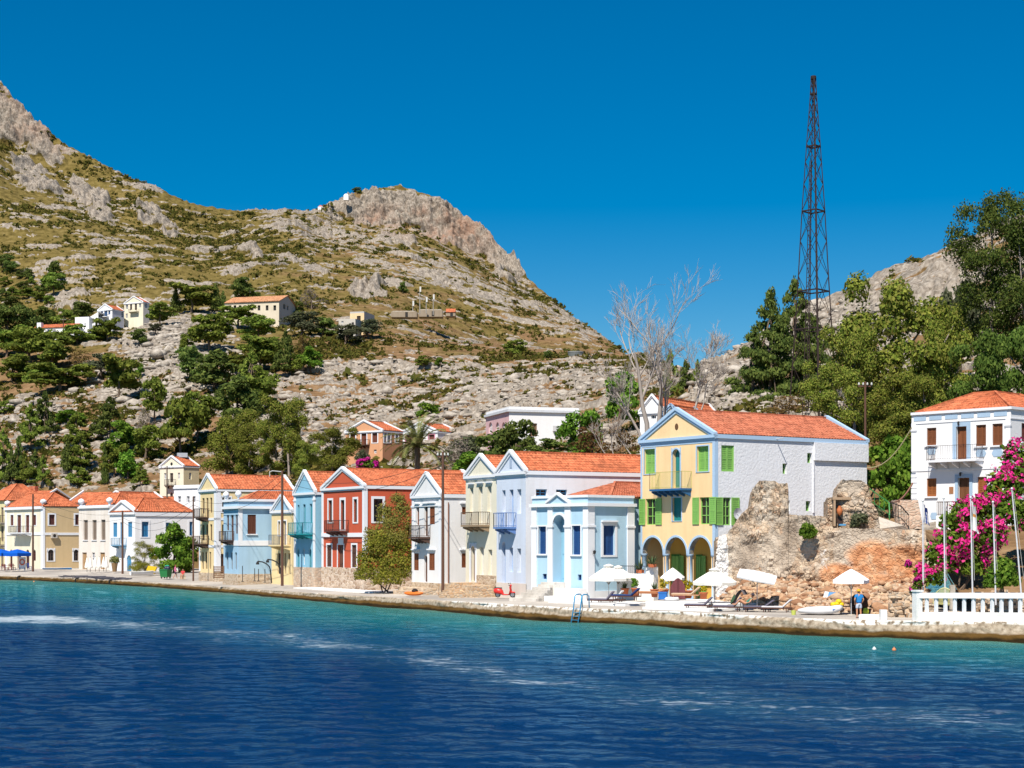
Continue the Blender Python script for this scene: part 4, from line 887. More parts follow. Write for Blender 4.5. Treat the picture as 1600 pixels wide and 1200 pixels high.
def house_brown_shutters():
    h = House('white_gabled_house', 'white gabled house with rust brown shutters behind the tallest utility pole', z4_, 382, 151.5, -700, 165, 0, 392, paint((240, 240, 242), dirt=.5), 1.1, depth=8.5)
    h.gable(zat(h.Yp(245), 153.8), over=.1)
    RB = wood((150, 84, 48))
    h.win('f', 193, 493, 215, 625, 'gl', fr=RB, lintel=True, dep=.25); h.win('f', 253, 490, 280, 708, 'dr', wood((120, 84, 62)), lintel=True); h.win('f', 297, 487, 333, 620, 'sh', RB, dep=.06, lintel=True)
    for q in ((175, 838, 212, 965), (292, 838, 332, 965)): h.win('f', *q, 'sh', RB, dep=.06, lintel=True)
    h.win('f', 252, 850, 277, 1052, 'dr', wood((110, 70, 50)), arch=1)
    h.balcony('f', 135, 300, 630, 715, 745, 1.1, wood((88, 66, 54)), wood((92, 64, 50)), step=.18, nbr=4)
    for q in ((535, 838, 568, 945), (537, 490, 565, 545)): h.win('s', *q, 'sh', RB, dep=.06, lintel=True)
    a = h.A('s', h.X(432)); g = MB(); g.tube([h.pt('s', a, -.08, h.za('s', a, 455)), h.pt('s', a, -.08, 1.2)], .05); g.build('downpipe', plain((150, 96, 70)), h.root)
    h.plinth(zat(h.Yp(1062), 152), out=.12)
    for a0, a1 in ((0, .4), (h.W - .4, h.W)): h.pil('pilaster', M_TRIM, 'f', a0, a1, zat(h.Yp(1062), 152), h.zt - .46, .07, h.zt - 1.0)
    h.bandz('frieze', M_TRIM, 'f', h.zt - 1.1, h.zt - .95, .08); g = MB(); h.pbox(g, 'f', .3, h.W + .4, -1.3, -.13, .4, 1.55); h.pbox(g, 'f', .3, h.W + .4, -1.8, -1.3, .4, 1.25); g.build('steps', stone(((226, 200, 170), (240, 222, 200), (200, 168, 136)), 2.0), h.root)
    h.finish(); return h
HB = house_brown_shutters()
def house_red():
    h = House('red_house', 'brick red gabled house with white trim and dark balcony behind the feathery bush', z3_, 762, 167.5, -700, 400, 0, 372, RED, 1.1, depth=14)
    h.gable(zat(h.Yp(226), 170), over=.12, tw=.3)
    BR = wood((104, 66, 52))
    for q in ((455, 500, 487, 686), (670, 490, 700, 686)): h.win('f', *q, 'sh', wood((96, 72, 62)), sur=M_TRIM, sw=.22)
    h.win('f', 560, 498, 592, 752, 'gl', fr=BR, sur=M_TRIM, sw=.26)
    for q in ((443, 880, 483, 1066), (655, 880, 695, 1072)): h.win('f', *q, 'sh', BR, dep=.12, sur=M_TRIM, sw=.18)
    h.win('f', 534, 880, 584, 1165, 'dr', wood((120, 76, 58)), sur=M_TRIM, sw=.14)
    g = MB(); a0, a1, b0, b1 = h.rect('f', 540, 828, 582, 872); h.pbox(g, 'f', a0, a1, -.06, .0, b0, b1 + .1); g.build('keystone', M_TRIM, h.root)
    h.balcony('f', 418, 628, 672, 757, 775, 1.1, wood((92, 58, 50)), wood((112, 66, 56)), step=.18, nbr=4)
    h.win('s', 838, 488, 915, 682, 'gl', fr=wood((60, 44, 38)), sur=M_TRIM, sw=.26)
    zb = zat(h.Yp(1078), 168.5); h.plinth(zb, stone(((196, 168, 140), (236, 216, 196), (150, 116, 92)), 1.8, (240, 224, 206)), out=.1)
    for a0, a1 in ((0, .42), (h.W - .42, h.W)): h.pil('pilaster', M_TRIM, 'f', a0, a1, zb, h.zt - .46, .08)
    h.pil('pilaster', M_TRIM, 's', -.08, .3, zb, h.zt - .35, .08); z = h.za('f', h.W / 2, 788); h.bandz('floor_band', M_TRIM, 'f', z - .3, z + .12, .12)
    h.finish(); return h
HRD = house_red()
def house_turq():
    h = House('turquoise_balcony_house', 'light blue gabled house with turquoise balcony, doors and shutters next to the red house', z3_, 342, 178, -700, 163, 0, 425, TURQ, 1.1, depth=11)
    h.gable(zat(h.Yp(260), 180.5), over=.12)
    for q, k in (((190, 540, 206, 690), 'sh'), ((237, 535, 258, 755), 'dr'), ((293, 530, 313, 690), 'sh')): h.win('f', *q, k, TQW)
    for q, k, c in (((184, 908, 206, 1126), 'dr', TQW), ((234, 908, 252, 1050), 'gl', None), ((286, 908, 309, 1130), 'dr', TQW)): h.win('f', *q, k, c, arch=1.2)
    h.balcony('f', 107, 322, 692, 783, 800, 1.2, TQW, TQW, step=.2, nbr=4)
    zb = zat(h.Yp(1072), 179); h.plinth(zb, stone(((222, 194, 168), (238, 220, 200), (196, 164, 140)), 2), out=.1)
    h.pil('pilaster', M_TRIM, 'f', 0, .5, zb, h.zt - .46, .07, h.zt - .8); h.pil('pilaster', M_TRIM, 'f', h.W - .45, h.W, zb, h.zt - .46, .07, h.zt - .8); h.finish(); return h
HT = house_turq()
def house_smallyel():
    h = House('small_yellow_house', 'narrow yellow house with pale blue gable and cream balcony between two blue houses', z2_, 1232, 188, -700, 1060, 0, 582, YEL2, 1.1, depth=9)
    h.gable(zat(h.Yp(468), 190.5), over=.12, ped=BL)
    for q in ((1117, 680, 1136, 800), (1160, 676, 1186, 880)): h.win('f', *q, 'sh', wood((176, 170, 170)), sur=M_TRIM, sw=.14)
    for q in ((1110, 950, 1136, 1128), (1168, 950, 1184, 1128), (1203, 950, 1220, 1130)): h.win('f', *q, 'gl', fr=wood((110, 100, 100)))
    h.balcony('f', 1034, 1222, 795, 880, 905, 1.3, plain((120, 124, 134), .5, .3), YEL2, step=.16, nbr=2, th=.025); h.finish()
house_smallyel()
def house_blue8():
    h = House('pale_blue_house', 'pale blue flat fronted house with one big brown shutter on its side wall', z2_, 780, 192, -700, 650, 1096, 560, BL, 1.1)
    zc = h.zt; zp = zat(h.Yp(490), 192); h.parapet(zp, BL); h.bandz('cornice', M_TRIM, 'fs', zc - .15, zc + .15, .3, .1); h.bandz('cornice', M_TRIM, 'fs', zp - .25, zp + .02, .16, .05)
    i = 1.0; g = MB(); p = lambda a, d, z: h.pt('f', a, d, z); zr = zat(h.Yp(425), 198)
    a0, a1, d0, d1 = .5, h.W - .3, 1.2, h.D + 5; m = (a0 + a1) / 2
    tiles(g, p(a0, d0, zp - .1), p(a0, d1, zp - .1), p(m, d1, zr), p(m, d0 + 2.2, zr)); tiles(g, p(a1, d0, zp - .1), p(a1, d1, zp - .1), p(m, d1, zr), p(m, d0 + 2.2, zr)); tiles(g, p(a0, d0, zp - .1), p(a1, d0, zp - .1), p(m, d0 + 2.2, zr), p(m, d0 + 2.2, zr)); g.build('roof', M_TILE, h.root)
    BRN = wood((116, 76, 58)); LB = paint((196, 186, 178))
    for q in ((677, 625, 696, 756), (752, 622, 771, 785)): h.win('f', *q, 'sh', BRN, dep=.18)
    h.win('f', 711, 625, 736, 838, 'dr', BRN, dep=.18); h.win('s', 855, 622, 927, 787, 'sh', wood((112, 62, 44)), dep=.1, sill=True)
    for q in ((674, 945, 691, 1090), (711, 945, 728, 1090), (747, 945, 764, 1090)): h.win('f', *q, 'sh', wood((140, 118, 106)), dep=.25)
    h.balcony('f', 610, 742, 765, 838, 856, 1.1, wood((84, 60, 52)), wood((80, 56, 48)), step=.2, nbr=3)
    z = h.za('f', 1, 865); h.bandz('floor_band', M_TRIM, 'fs', z - .3, z + .3, .06); h.plinth(zat(h.Yp(1128), 193), out=.1)
    h.pil('pilaster', M_TRIM, 's', -.06, .45, z + .3, zc - .15, .06)
    for a in (.5, h.W - .5):
        g = MB(); q = h.pt('f', a, .15, zp); g.lathe(q, [(.12, 0), (.12, .2), (.34, .4), (.4, .62), (.28, .86), (.05, 1.0)], 12); g.build('finial', M_TRIM, h.root, True)
    h.finish()
house_blue8()
def house_yel7():
    h = House('three_storey_house', 'three storey yellow gabled house with two dark wooden balconies one above the other', z2_, 590, 205, -700, 445, 1250, 400, YEL2, 1.1)
    h.gable(zat(h.Yp(286), 207.5), over=.15, pitch=.4)
    DB = wood((110, 88, 68))
    for q in ((469, 482, 488, 612), (503, 480, 521, 640), (535, 478, 553, 605), (469, 708, 488, 842), (503, 706, 521, 870), (535, 705, 553, 842), (465, 940, 481, 1085), (496, 940, 513, 1085), (529, 940, 544, 1085)): h.win('f', *q, 'sh', DB, dep=.2)
    h.win('s', 638, 473, 656, 600, 'sh', wood((90, 70, 56)), arch=1, sur=M_TRIM, sw=.2); h.win('s', 690, 475, 712, 540, 'gl', sur=M_TRIM); h.win('s', 638, 706, 656, 800, 'sh', wood((90, 70, 56))); h.win('s', 622, 955, 656, 1150, 'dr', wood((104, 66, 48)), arch=1)
    h.balcony('f', 398, 527, 572, 642, 660, 1.2, wood((96, 76, 62)), wood((86, 62, 50)), step=.2, nbr=3); h.balcony('f', 394, 524, 805, 868, 886, 1.2, wood((96, 76, 62)), wood((86, 62, 50)), step=.2, nbr=3)
    for y in (660, 892): z = h.za('f', 1, y); h.bandz('floor_band', M_TRIM, 'fs', z - .15, z + .15, .06)
    h.pil('pilaster', M_TRIM, 'f', 0, .75, 2, h.zt - .46, .06); h.pil('pilaster', M_TRIM, 's', -.06, .55, 2, h.zt - .35, .06); h.pil('pilaster', M_TRIM, 'f', h.W - .4, h.W, 2, h.zt - .46, .06)
    h.plinth(zat(h.Yp(1120), 206), out=.1); h.finish()
house_yel7()
def house_4():
    h = House('blue_door_house', 'white house with light blue balcony and arched light blue doors behind a pole', z1_, 1152, 252, -1300, 935, 1640, 600, M_WHITE, .9)
    zc = h.zt; h.hip(zat(h.Yp(488), 259), 2.6, z0=zc + .1, pitch=.45); g = MB(); m = h.W / 2; za_ = zat(h.Yp(515), 255)
    for a in (0, h.W):
        p0, p1 = h.pt('f', a, -.25, zc), h.pt('f', m, -.25, za_); b = [p0, p1, p1 + h.v * .8, p0 + h.v * .8]; g.hexa(b, [q + Vector((0, 0, .3)) for q in b])
    h.pbox(g, 'f', -.1, h.W + .1, -.25, 0, zc - .35, zc - .02); g.build('pediment_trim', M_TRIM, h.root); g = MB(); g.poly([h.pt('f', 0, -.02, zc), h.pt('f', h.W, -.02, zc), h.pt('f', m, -.02, za_)]); g.build('pediment', M_WHITE, h.root)
    for q, k in (((964, 690, 998, 812), 'sh'), ((1024, 688, 1046, 872), 'dr'), ((1090, 685, 1126, 812), 'sh')): h.win('f', *q, k, LBLUE, dep=.15)
    for q in ((957, 968, 998, 1112), (1079, 968, 1119, 1110)): h.win('f', *q, 'dr', LBLUE, arch=1, dep=.15)
    h.balcony('f', 944, 1080, 822, 880, 892, 1.2, wood((130, 180, 214)), wood((130, 180, 214)), step=.25, nbr=2)
    for q in ((1208, 683, 1266, 812), (1412, 690, 1448, 800), (1614, 683, 1640, 800)): h.win('s', *q, 'sh', wood((52, 140, 196)), sur=M_TRIM, sw=.25)
    h.bandz('frieze', M_TRIM, 's', zc - .6, zc - .05, .15); h.finish()
house_4()
def house_3():
    h = House('weathered_house', 'weathered off-white house with three tall grey windows and two tan doors', z1_, 936, 262, -1300, 672, 0, 552, paint((238, 230, 222), dirt=.9), .9, depth=9)
    h.parapet(h.zt + .25, M_TRIM); h.bandz('cornice', M_TRIM, 'f', h.zt - .2, h.zt + .1, .25)
    for q in ((711, 668, 748, 838), (786, 668, 823, 838), (861, 665, 898, 838)): h.win('f', *q, 'sh', GRYW, dep=.25, sill=True)
    for q, k in (((700, 945, 739, 1088), 'dr'), ((783, 945, 808, 1012), 'gl'), ((852, 945, 894, 1086), 'dr')): h.win('f', *q, k, TAN, dep=.2)
    for a in (.5, h.W - .5):
        g = MB(); g.lathe(h.pt('f', a, .2, h.zt + .25), [(.2, 0), (.2, .3), (.5, .5), (.55, .8), (.35, 1.05), (.03, 1.2)], 10); g.build('finial', M_TRIM, h.root, True)
    h.hip(h.zt + 2.2, 2.5, z0=h.zt + .3, over=-.5, pitch=.45, back=.4); h.finish()
house_3()
def house_2():
    h = House('beige_side_house', 'cream house with beige side wall and hipped roof behind the blue parasols', z1_, 370, 275, -1300, 45, 672, 555, CRM, .9, BEI)
    h.hip(zat(h.Yp(445), 284), None, z0=h.zt + .1, pitch=.45, over=.1)
    for q in ((91, 625, 116, 715), (149, 625, 181, 775), (221, 625, 251, 775), (284, 625, 309, 712)): h.win('f', *q, 'sh', wood((120, 66, 56)), dep=.15, sur=M_TRIM, sw=.2)
    for q in ((84, 920, 106, 1070), (149, 920, 180, 1085), (221, 920, 250, 1085), (283, 920, 305, 1015)): h.win('f', *q, 'gl', fr=wood((120, 60, 50)), arch=1, dep=.2)
    h.balcony('f', 72, 272, 720, 775, 795, 1.4, M_METAL, M_TRIM, step=.25, nbr=4, th=.03)
    for q in ((418, 622, 466, 710), (640, 622, 671, 710)): h.win('s', *q, 'sh', wood((110, 60, 56)), dep=.2, sur=M_TRIM, sw=.25)
    for q in ((409, 920, 458, 1015), (628, 920, 668, 1015)): h.win('s', *q, 'gl', fr=wood((110, 90, 84)), arch=1, dep=.2, sur=M_TRIM, sw=.25)
    h.bandz('cornice', M_TRIM, 'f', h.zt - .35, h.zt + .1, .3); z = h.za('s', 2, 786); h.bandz('floor_band', M_TRIM, 'fs', z - .2, z + .2, .1)
    h.pil('pilaster', M_TRIM, 'f', 0, .9, .6, h.zt - .35, .08); h.pil('pilaster', M_TRIM, 'f', h.W - .7, h.W, .6, h.zt - .35, .08); h.pil('pilaster', M_TRIM, 's', -.08, .25, .6, h.zt - .1, .08)
    a = h.A('s', h.X(455)); zz = h.za('s', a, 802); g = MB(); h.pbox(g, 's', a - .5, a + .5, -.5, -.05, zz - .4, zz + .4); ac = g.build('air_conditioner', plain((206, 198, 188)), h.root); g = MB(); q = h.pt('s', a, -.505, zz); g.poly([q + (h.v * math.cos(k * .5236) + Vector((0, 0, math.sin(k * .5236)))) * .28 for k in range(12)]); g.build('fan_grille', M_METAL, ac)
    for a in (.5, h.W - .5): g = MB(); g.lathe(h.pt('f', a, .2, h.zt + .1), [(.25, 0), (.25, .4), (.55, .6), (.5, 1.0), (.05, 1.2)], 10); g.build('finial', M_TRIM, h.root, True)
    h.finish()
house_2()
def house_1():
    h = House('pale_yellow_house', 'pale yellow house cut by the photo edge, with two grey balcony slabs', z1_, 47, 298, -1300, 0, 0, 500, paint((228, 216, 170)), .9, width=9, depth=8)
    h.hip(h.zt + 3, 3.5, over=.4, pitch=.5)
    for y0, y1 in ((560, 690), (720, 850), (930, 1080)): h.win('f', -60, y0, -20, y1, 'gl'); h.win('f', 8, y0, 30, y1, 'sh', GRYW)
    for y in (690, 880): h.balcony('f', -60, 46, y - 60, y, y + 20, .9, M_METAL, concrete(), step=.3, nbr=2)
    h.finish()
    h = House('red_roofed_house', 'house behind with a wide red roof, two small chimneys and white gable edge', z1_, 345, 310, -3000, -220, 600, 500, paint((214, 222, 236)), .9, depth=7)
    g = MB(); p = lambda a, d, z: h.pt('f', a, d, z); zr = zat(h.Yp(418), 314)
    tiles(g, p(-.3, -.3, h.zt), p(h.W, -.3, h.zt), p(h.W, 3.5, zr), p(-.3, 3.5, zr), .5); tiles(g, p(-.3, 7.3, h.zt), p(h.W, 7.3, h.zt), p(h.W, 3.5, zr), p(-.3, 3.5, zr), .5); r = g.build('roof', M_TILE, h.root)
    for x in (40, 170): a = h.A('f', h.X(x)); g = MB(); h.pbox(g, 'f', a - .9, a + .9, 2.8, 3.6, zr - .3, zr + .9); g.build('chimney', M_TILE2, r)
    g = MB()
    for d0, zz0, d1, zz1 in ((-.3, h.zt + .1, 3.5, zr + .15), (3.5, zr + .15, 7.3, h.zt + .1)): b = [p(-.55, d0, zz0), p(-.3, d0, zz0), p(-.3, d1, zz1), p(-.55, d1, zz1)]; g.hexa(b, [q + Vector((0, 0, .3)) for q in b])
    g.build('gable_coping', M_TRIM, h.root); h.win('f', -60, 520, -30, 560, 'gl'); h.finish()
    h = House('blue_gable_house', 'house behind the weathered one with a pale blue gable and white copings', z1_, 1152, 287, -3000, 830, 1300, 545, BL, .9, depth=9)
    h.gable(zat(h.Yp(425), 288), over=.2, pitch=.45); h.finish()
    g = House('long_roofed_house', 'low house behind with an orange roof and white coping between two gables', z1_, 840, 293, -4000, 600, 0, 520, M_WHITE, .9, depth=7); p = lambda a, d, z: g.pt('f', a, d, z); zr = zat(g.Yp(430), 296)
    m = MB(); tiles(m, p(0, -.3, g.zt), p(g.W, -.3, g.zt), p(g.W, 3.5, zr), p(0, 3.5, zr), .5); tiles(m, p(0, 7.3, g.zt), p(g.W, 7.3, g.zt), p(g.W, 3.5, zr), p(0, 3.5, zr), .5); m.build('roof', M_TILE, g.root)
    m = MB(); b = [p(g.W, -.3, g.zt + .1), p(g.W + .3, -.3, g.zt + .1), p(g.W + .3, 3.5, zr + .15), p(g.W, 3.5, zr + .15)]; m.hexa(b, [q + Vector((0, 0, .3)) for q in b]); m.build('gable_coping', M_TRIM, g.root); g.finish()
house_1()
# --- houses on the slopes
def simple(name, label, Z, C, Y, vp, L, R, top, apex, wall, base, wins=(), side=None, depth=None, roof='gable', Ya=None, **k):
    h = House(name, label, Z, C, Y, vp, L, R, top, wall, base, side, depth=depth, **k)
    if roof == 'gable': h.gable(zat(h.Yp(apex), Ya or Y + 2), over=.15, pitch=.5, tw=.2)
    elif roof == 'hip': h.hip(zat(h.Yp(apex), Ya or Y + 4), pitch=.5)
    elif roof == 'flat': h.parapet(h.zt + .5, h.sm)
    for w in wins: h.win(w[0], *w[1:5], *w[5:])
    return h
DW = wood((92, 78, 70)); DB2 = wood((60, 100, 150))
h = simple('slope_house', 'tall cream gabled house on the slope behind, with a dark balcony and round gable window', z2_, 310, 300, -2600, 108, 442, 203, 130, CRM, 10, [('f', 144, 268, 161, 320, 'gl'), ('f', 194, 268, 221, 346, 'dr', DW), ('f', 262, 265, 278, 320, 'gl'), ('f', 194, 432, 219, 512, 'dr', DW, 1), ('s', 357, 265, 378, 322, 'gl')], paint((232, 218, 180)))
h.balcony('f', 145, 246, 322, 372, 386, 1.0, M_METAL, M_BALC, step=.3, nbr=2); g = MB(); q = h.pt('f', h.W / 2, -.03, h.za('f', h.W / 2, 190)); g.poly([q + (h.u * math.cos(k * .5236) + Vector((0, 0, math.sin(k * .5236)))) * .3 for k in range(12)]); g.build('oculus', M_METAL, h.root); g = MB(); q = h.pt('f', h.W / 2, 2.5, h.gz + .1); g.box(q + Vector((0, 0, .3)), 1.8, 1.2, .8, .3); g.build('water_heater', plain((190, 200, 210)), h.root); h.finish()
h = simple('white_parapet_house', 'small white flat roofed house in front of the tall cream slope house', z2_, 445, 280, -2600, 228, 480, 392, 0, M_WHITE, 5, [('f', 262, 465, 288, 518, 'gl'), ('f', 336, 465, 361, 518, 'gl'), ('f', 390, 465, 412, 518, 'gl')], roof='flat', depth=6); h.bandz('cornice', M_TRIM, 'f', h.zt - .1, h.zt + .2, .2); h.finish()
h = simple('cream_gable_house', 'small cream gabled house half hidden behind the blue door house', z2_, 132, 296, -2600, 5, 0, 516, 472, paint((238, 222, 196)), 3, roof='gable', depth=5); h.finish()
h = simple('peach_house', 'peach coloured two storey house on the slope with brown shutters and a wooden balcony', zb_, 325, 277, -2900, 165, 412, 308, 270, PEACH, 15.5, [('f', 186, 320, 208, 368, 'sh', wood((130, 72, 52)), 0, M_TRIM, .2), ('f', 234, 320, 256, 376, 'dr', wood((130, 72, 52)), 0, M_TRIM, .2), ('f', 281, 320, 303, 363, 'sh', wood((130, 72, 52)), 0, M_TRIM, .2), ('f', 287, 393, 299, 409, 'gl'), ('s', 331, 320, 342, 363, 'gl', None, 0, M_TRIM, .2), ('s', 347, 320, 359, 363, 'gl', None, 0, M_TRIM, .2), ('s', 380, 325, 392, 362, 'gl', None, 0, M_TRIM, .2)], paint((200, 146, 112)))
h.balcony('f', 211, 270, 350, 371, 380, 1.2, M_BALC, M_BALC, step=.25, nbr=3); h.finish()
h = simple('pink_trim_house', 'white gabled house with pink gable and brown shutters behind the palm tree', zb_, 562, 288, -2900, 408, 665, 312, 278, M_WHITE, 14, [('f', 425, 328, 450, 380, 'sh', wood((140, 84, 70)), 0, paint((206, 140, 160)), .2), ('f', 524, 328, 548, 380, 'sh', wood((140, 84, 70)), 0, paint((206, 140, 160)), .2), ('f', 478, 328, 500, 385, 'dr', wood((140, 84, 70)))], paint((222, 214, 218))); h.finish()
h = simple('flat_roofed_house', 'big white flat roofed house with pink front on the slope above the blue gabled house', zb_, 870, 235, 0, 770, 1172, 222, 0, PINK, 14, [('s', 962, 280, 991, 336, 'sh', wood((150, 116, 90)), 0, None), ('s', 1096, 282, 1110, 302, 'gl')] + [('f', x, 275, x + 16, 322, 'sh', paint((236, 224, 226)), 1) for x in (782, 812, 838)], M_WHITE, roof='flat')
h.bandz('cornice', paint((214, 218, 226)), 'fs', h.zt - .25, h.zt + .1, .3); a = h.A('s', h.X(1072)); z = h.za('s', a, 302); g = MB(); h.pbox(g, 's', a - .5, a + .5, -.4, 0, z - .4, z + .4); g.build('air_conditioner', plain((220, 220, 222)), h.root); h.finish()
h = simple('rear_gabled_house', 'white gabled house with a red tiled roof behind the bare trees', zc_, 552, 178, -3500, 400, 905, 1045, 962, M_WHITE, 12, [('f', 470, 1050, 500, 1100, 'gl')]); h.finish()
h = House('small_gabled_annex', 'little white gabled annex with pale blue trim just behind the yellow house ridge', zc_, 640, 165, -3000, 545, 700, 1058, CRM, 12, depth=5); h.gable(zat(h.Yp(1020), 166), over=.1, trim=BLUT); h.finish()
# ridge hamlet
h = simple('ridge_cottage', 'low white cottage with an orange roof strip and chimney, leftmost of the ridge hamlet', zd_, 560, 500, -9000, 105, 600, 440, 405, M_WHITE, 64, [('f', 248, 470, 275, 538, 'sh', DB2), ('f', 312, 470, 342, 516, 'gl')], roof='none', depth=6)
g = MB(); p = lambda a, d, z: h.pt('f', a, d, z); zr = zat(h.Yp(403), 503); tiles(g, p(-.3, -.3, h.zt), p(h.W + .3, -.3, h.zt), p(h.W + .3, 3, zr), p(-.3, 3, zr), .7); r = g.build('roof', M_TILE, h.root); g = MB(); a = h.A('f', h.X(160)); h.pbox(g, 'f', a - .7, a + .7, -.4, 1, h.zt - .5, zat(h.Yp(380), 500)); g.build('chimney', M_WHITE, h.root); h.finish()
h = simple('ridge_white_block', 'plain white flat block with two tiny windows in the ridge hamlet', zd_, 722, 505, -9000, 562, 760, 345, 0, M_WHITE, 66, [('f', 620, 402, 636, 422, 'gl'), ('f', 668, 402, 684, 422, 'gl')], roof='flat', depth=6); h.finish()
h = simple('ridge_shed_house', 'white house with a sloping roofline beside the blue shuttered one on the ridge', zd_, 826, 506, -9000, 724, 850, 330, 270, M_WHITE, 66, [('f', 748, 345, 776, 405, 'gl'), ('f', 792, 345, 818, 430, 'dr', GRYW)], roof='none', depth=6)
g = MB(); g.poly([h.pt('f', 0, 0, h.zt), h.pt('f', h.W, 0, h.zt), h.pt('f', 0, 0, zat(h.Yp(270), 506))]); g.poly([h.pt('f', 0, 0, zat(h.Yp(270), 506)), h.pt('f', h.W, 0, h.zt), h.pt('f', h.W, h.D, h.zt), h.pt('f', 0, h.D, zat(h.Yp(270), 506))]); g.build('roof', M_WHITE, h.root); h.finish()
h = simple('ridge_blue_shutter_house', 'white gabled house with blue shutters and balcony in the ridge hamlet', zd_, 985, 508, -4000, 822, 1118, 238, 190, M_WHITE, 66, [('f', 855, 258, 880, 310, 'sh', DB2), ('f', 893, 255, 930, 322, 'dr', DB2), ('f', 940, 250, 962, 300, 'sh', DB2), ('f', 855, 362, 880, 412, 'sh', DB2), ('f', 895, 360, 920, 430, 'dr', GRYW), ('f', 936, 360, 960, 405, 'gl'), ('s', 1090, 262, 1112, 335, 'gl')], paint((206, 208, 224))); h.balcony('f', 840, 950, 300, 322, 330, 1.2, M_METAL, M_WHITE, step=.4, nbr=2); h.finish()
h = simple('ridge_cream_house', 'cream gabled house with four windows, highest of the ridge hamlet', zd_, 1336, 512, -4000, 1120, 1405, 155, 100, CRM, 66, [('f', 1138, 182, 1164, 238, 'gl'), ('f', 1186, 178, 1210, 248, 'dr', DW), ('f', 1240, 175, 1266, 250, 'dr', DW), ('f', 1288, 170, 1312, 222, 'gl'), ('f', 1138, 290, 1160, 340, 'gl'), ('s', 1358, 172, 1382, 225, 'gl')], paint((226, 216, 206))); h.balcony('f', 1165, 1290, 240, 262, 268, 1.2, M_METAL, CRM, step=.5, nbr=2); h.finish()
h = House('derelict_villa', 'long derelict stone villa with a row of empty windows on the ridge', ze_, 628, 505, -9000, 125, 740, 120, paint((226, 214, 192), dirt=.9), 62, paint((196, 188, 180), dirt=.9), depth=13)
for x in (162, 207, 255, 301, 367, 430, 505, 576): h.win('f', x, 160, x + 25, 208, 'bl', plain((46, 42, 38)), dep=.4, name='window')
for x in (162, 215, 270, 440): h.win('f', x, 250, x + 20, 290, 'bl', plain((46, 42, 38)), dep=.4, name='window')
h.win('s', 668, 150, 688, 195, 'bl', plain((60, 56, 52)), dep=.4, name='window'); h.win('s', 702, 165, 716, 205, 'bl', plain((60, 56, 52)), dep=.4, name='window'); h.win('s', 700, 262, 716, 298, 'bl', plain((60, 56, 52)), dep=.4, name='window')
g = MB(); p = lambda a, d, z: h.pt('f', a, d, z); zr = h.zt + 2.6; m = h.D / 2; tiles(g, p(-.4, -.4, h.zt), p(h.W, -.4, h.zt), p(h.W, m, zr), p(-.4, m, zr), .8); tiles(g, p(-.4, h.D + .4, h.zt), p(h.W, h.D + .4, h.zt), p(h.W, m, zr), p(-.4, m, zr), .8); g.build('roof', tile_mat((206, 150, 112)), h.root)
g = MB(); g.poly([p(0, 0, h.zt), p(0, h.D, h.zt), p(0, m, zr)]); g.build('rear_gable', h.sm, h.root); h.finish()
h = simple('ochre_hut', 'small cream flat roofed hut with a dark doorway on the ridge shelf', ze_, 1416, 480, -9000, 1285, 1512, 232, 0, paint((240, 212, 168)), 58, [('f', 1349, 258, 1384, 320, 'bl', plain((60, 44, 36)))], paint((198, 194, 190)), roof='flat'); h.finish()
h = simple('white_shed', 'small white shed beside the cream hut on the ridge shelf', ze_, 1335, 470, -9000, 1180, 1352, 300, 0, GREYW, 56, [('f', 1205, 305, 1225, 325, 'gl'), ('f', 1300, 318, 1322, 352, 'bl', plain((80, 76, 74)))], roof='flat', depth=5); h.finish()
h = simple('mast_station', 'low grey wall hut with an orange tiled roof below the small antennas', (400, 250, .375), 832, 520, -9000, 788, 860, 630, 0, GREYW, 52, [('f', 800, 636, 808, 648, 'gl')], roof='hip', depth=6) if False else None
for nm, lb, x0, x1, yt, yb, Y, rf in (('stone_hut', 'ruined grey stone hut with broken wall beside the small hill antennas', 612, 652, 480, 493, 520, False), ('orange_roof_hut', 'tiny hut with an orange roof below the small hill antennas', 697, 712, 483, 492, 515, True), ('concrete_hut', 'low white block hut between the small hill antennas', 655, 692, 476, 492, 530, False)):
    c = (P(x0, Y, yb + 2) + P(x1, Y, yb + 2)) / 2; r = thing(nm, lb, 'hut', c); w = (x1 - x0) / F * Y; hh = (yb - yt) * .5 / F * Y; g = MB(); g.box(c + Vector((0, 0, hh * .35)), w, 5, hh * 1.3); g.build('wall', paint((164, 150, 132), dirt=1.0), r)
    g = MB(); g.box(c + Vector((w * .1, -2.52, hh * .3)), .8, .1, 1.5); g.build('door', M_METAL, r); g = MB()
    if rf: tiles(g, c + Vector((-w / 2, -2.7, hh)), c + Vector((w / 2, -2.7, hh)), c + Vector((w / 2, 0, hh + 1.4)), c + Vector((-w / 2, 0, hh + 1.4)), .8); tiles(g, c + Vector((-w / 2, 2.7, hh)), c + Vector((w / 2, 2.7, hh)), c + Vector((w / 2, 0, hh + 1.4)), c + Vector((-w / 2, 0, hh + 1.4)), .8)
    else: g.box(c + Vector((0, 0, hh + .1)), w * .9, 4.6, .3)
    g.build('roof', M_TILE if rf else concrete(), r)
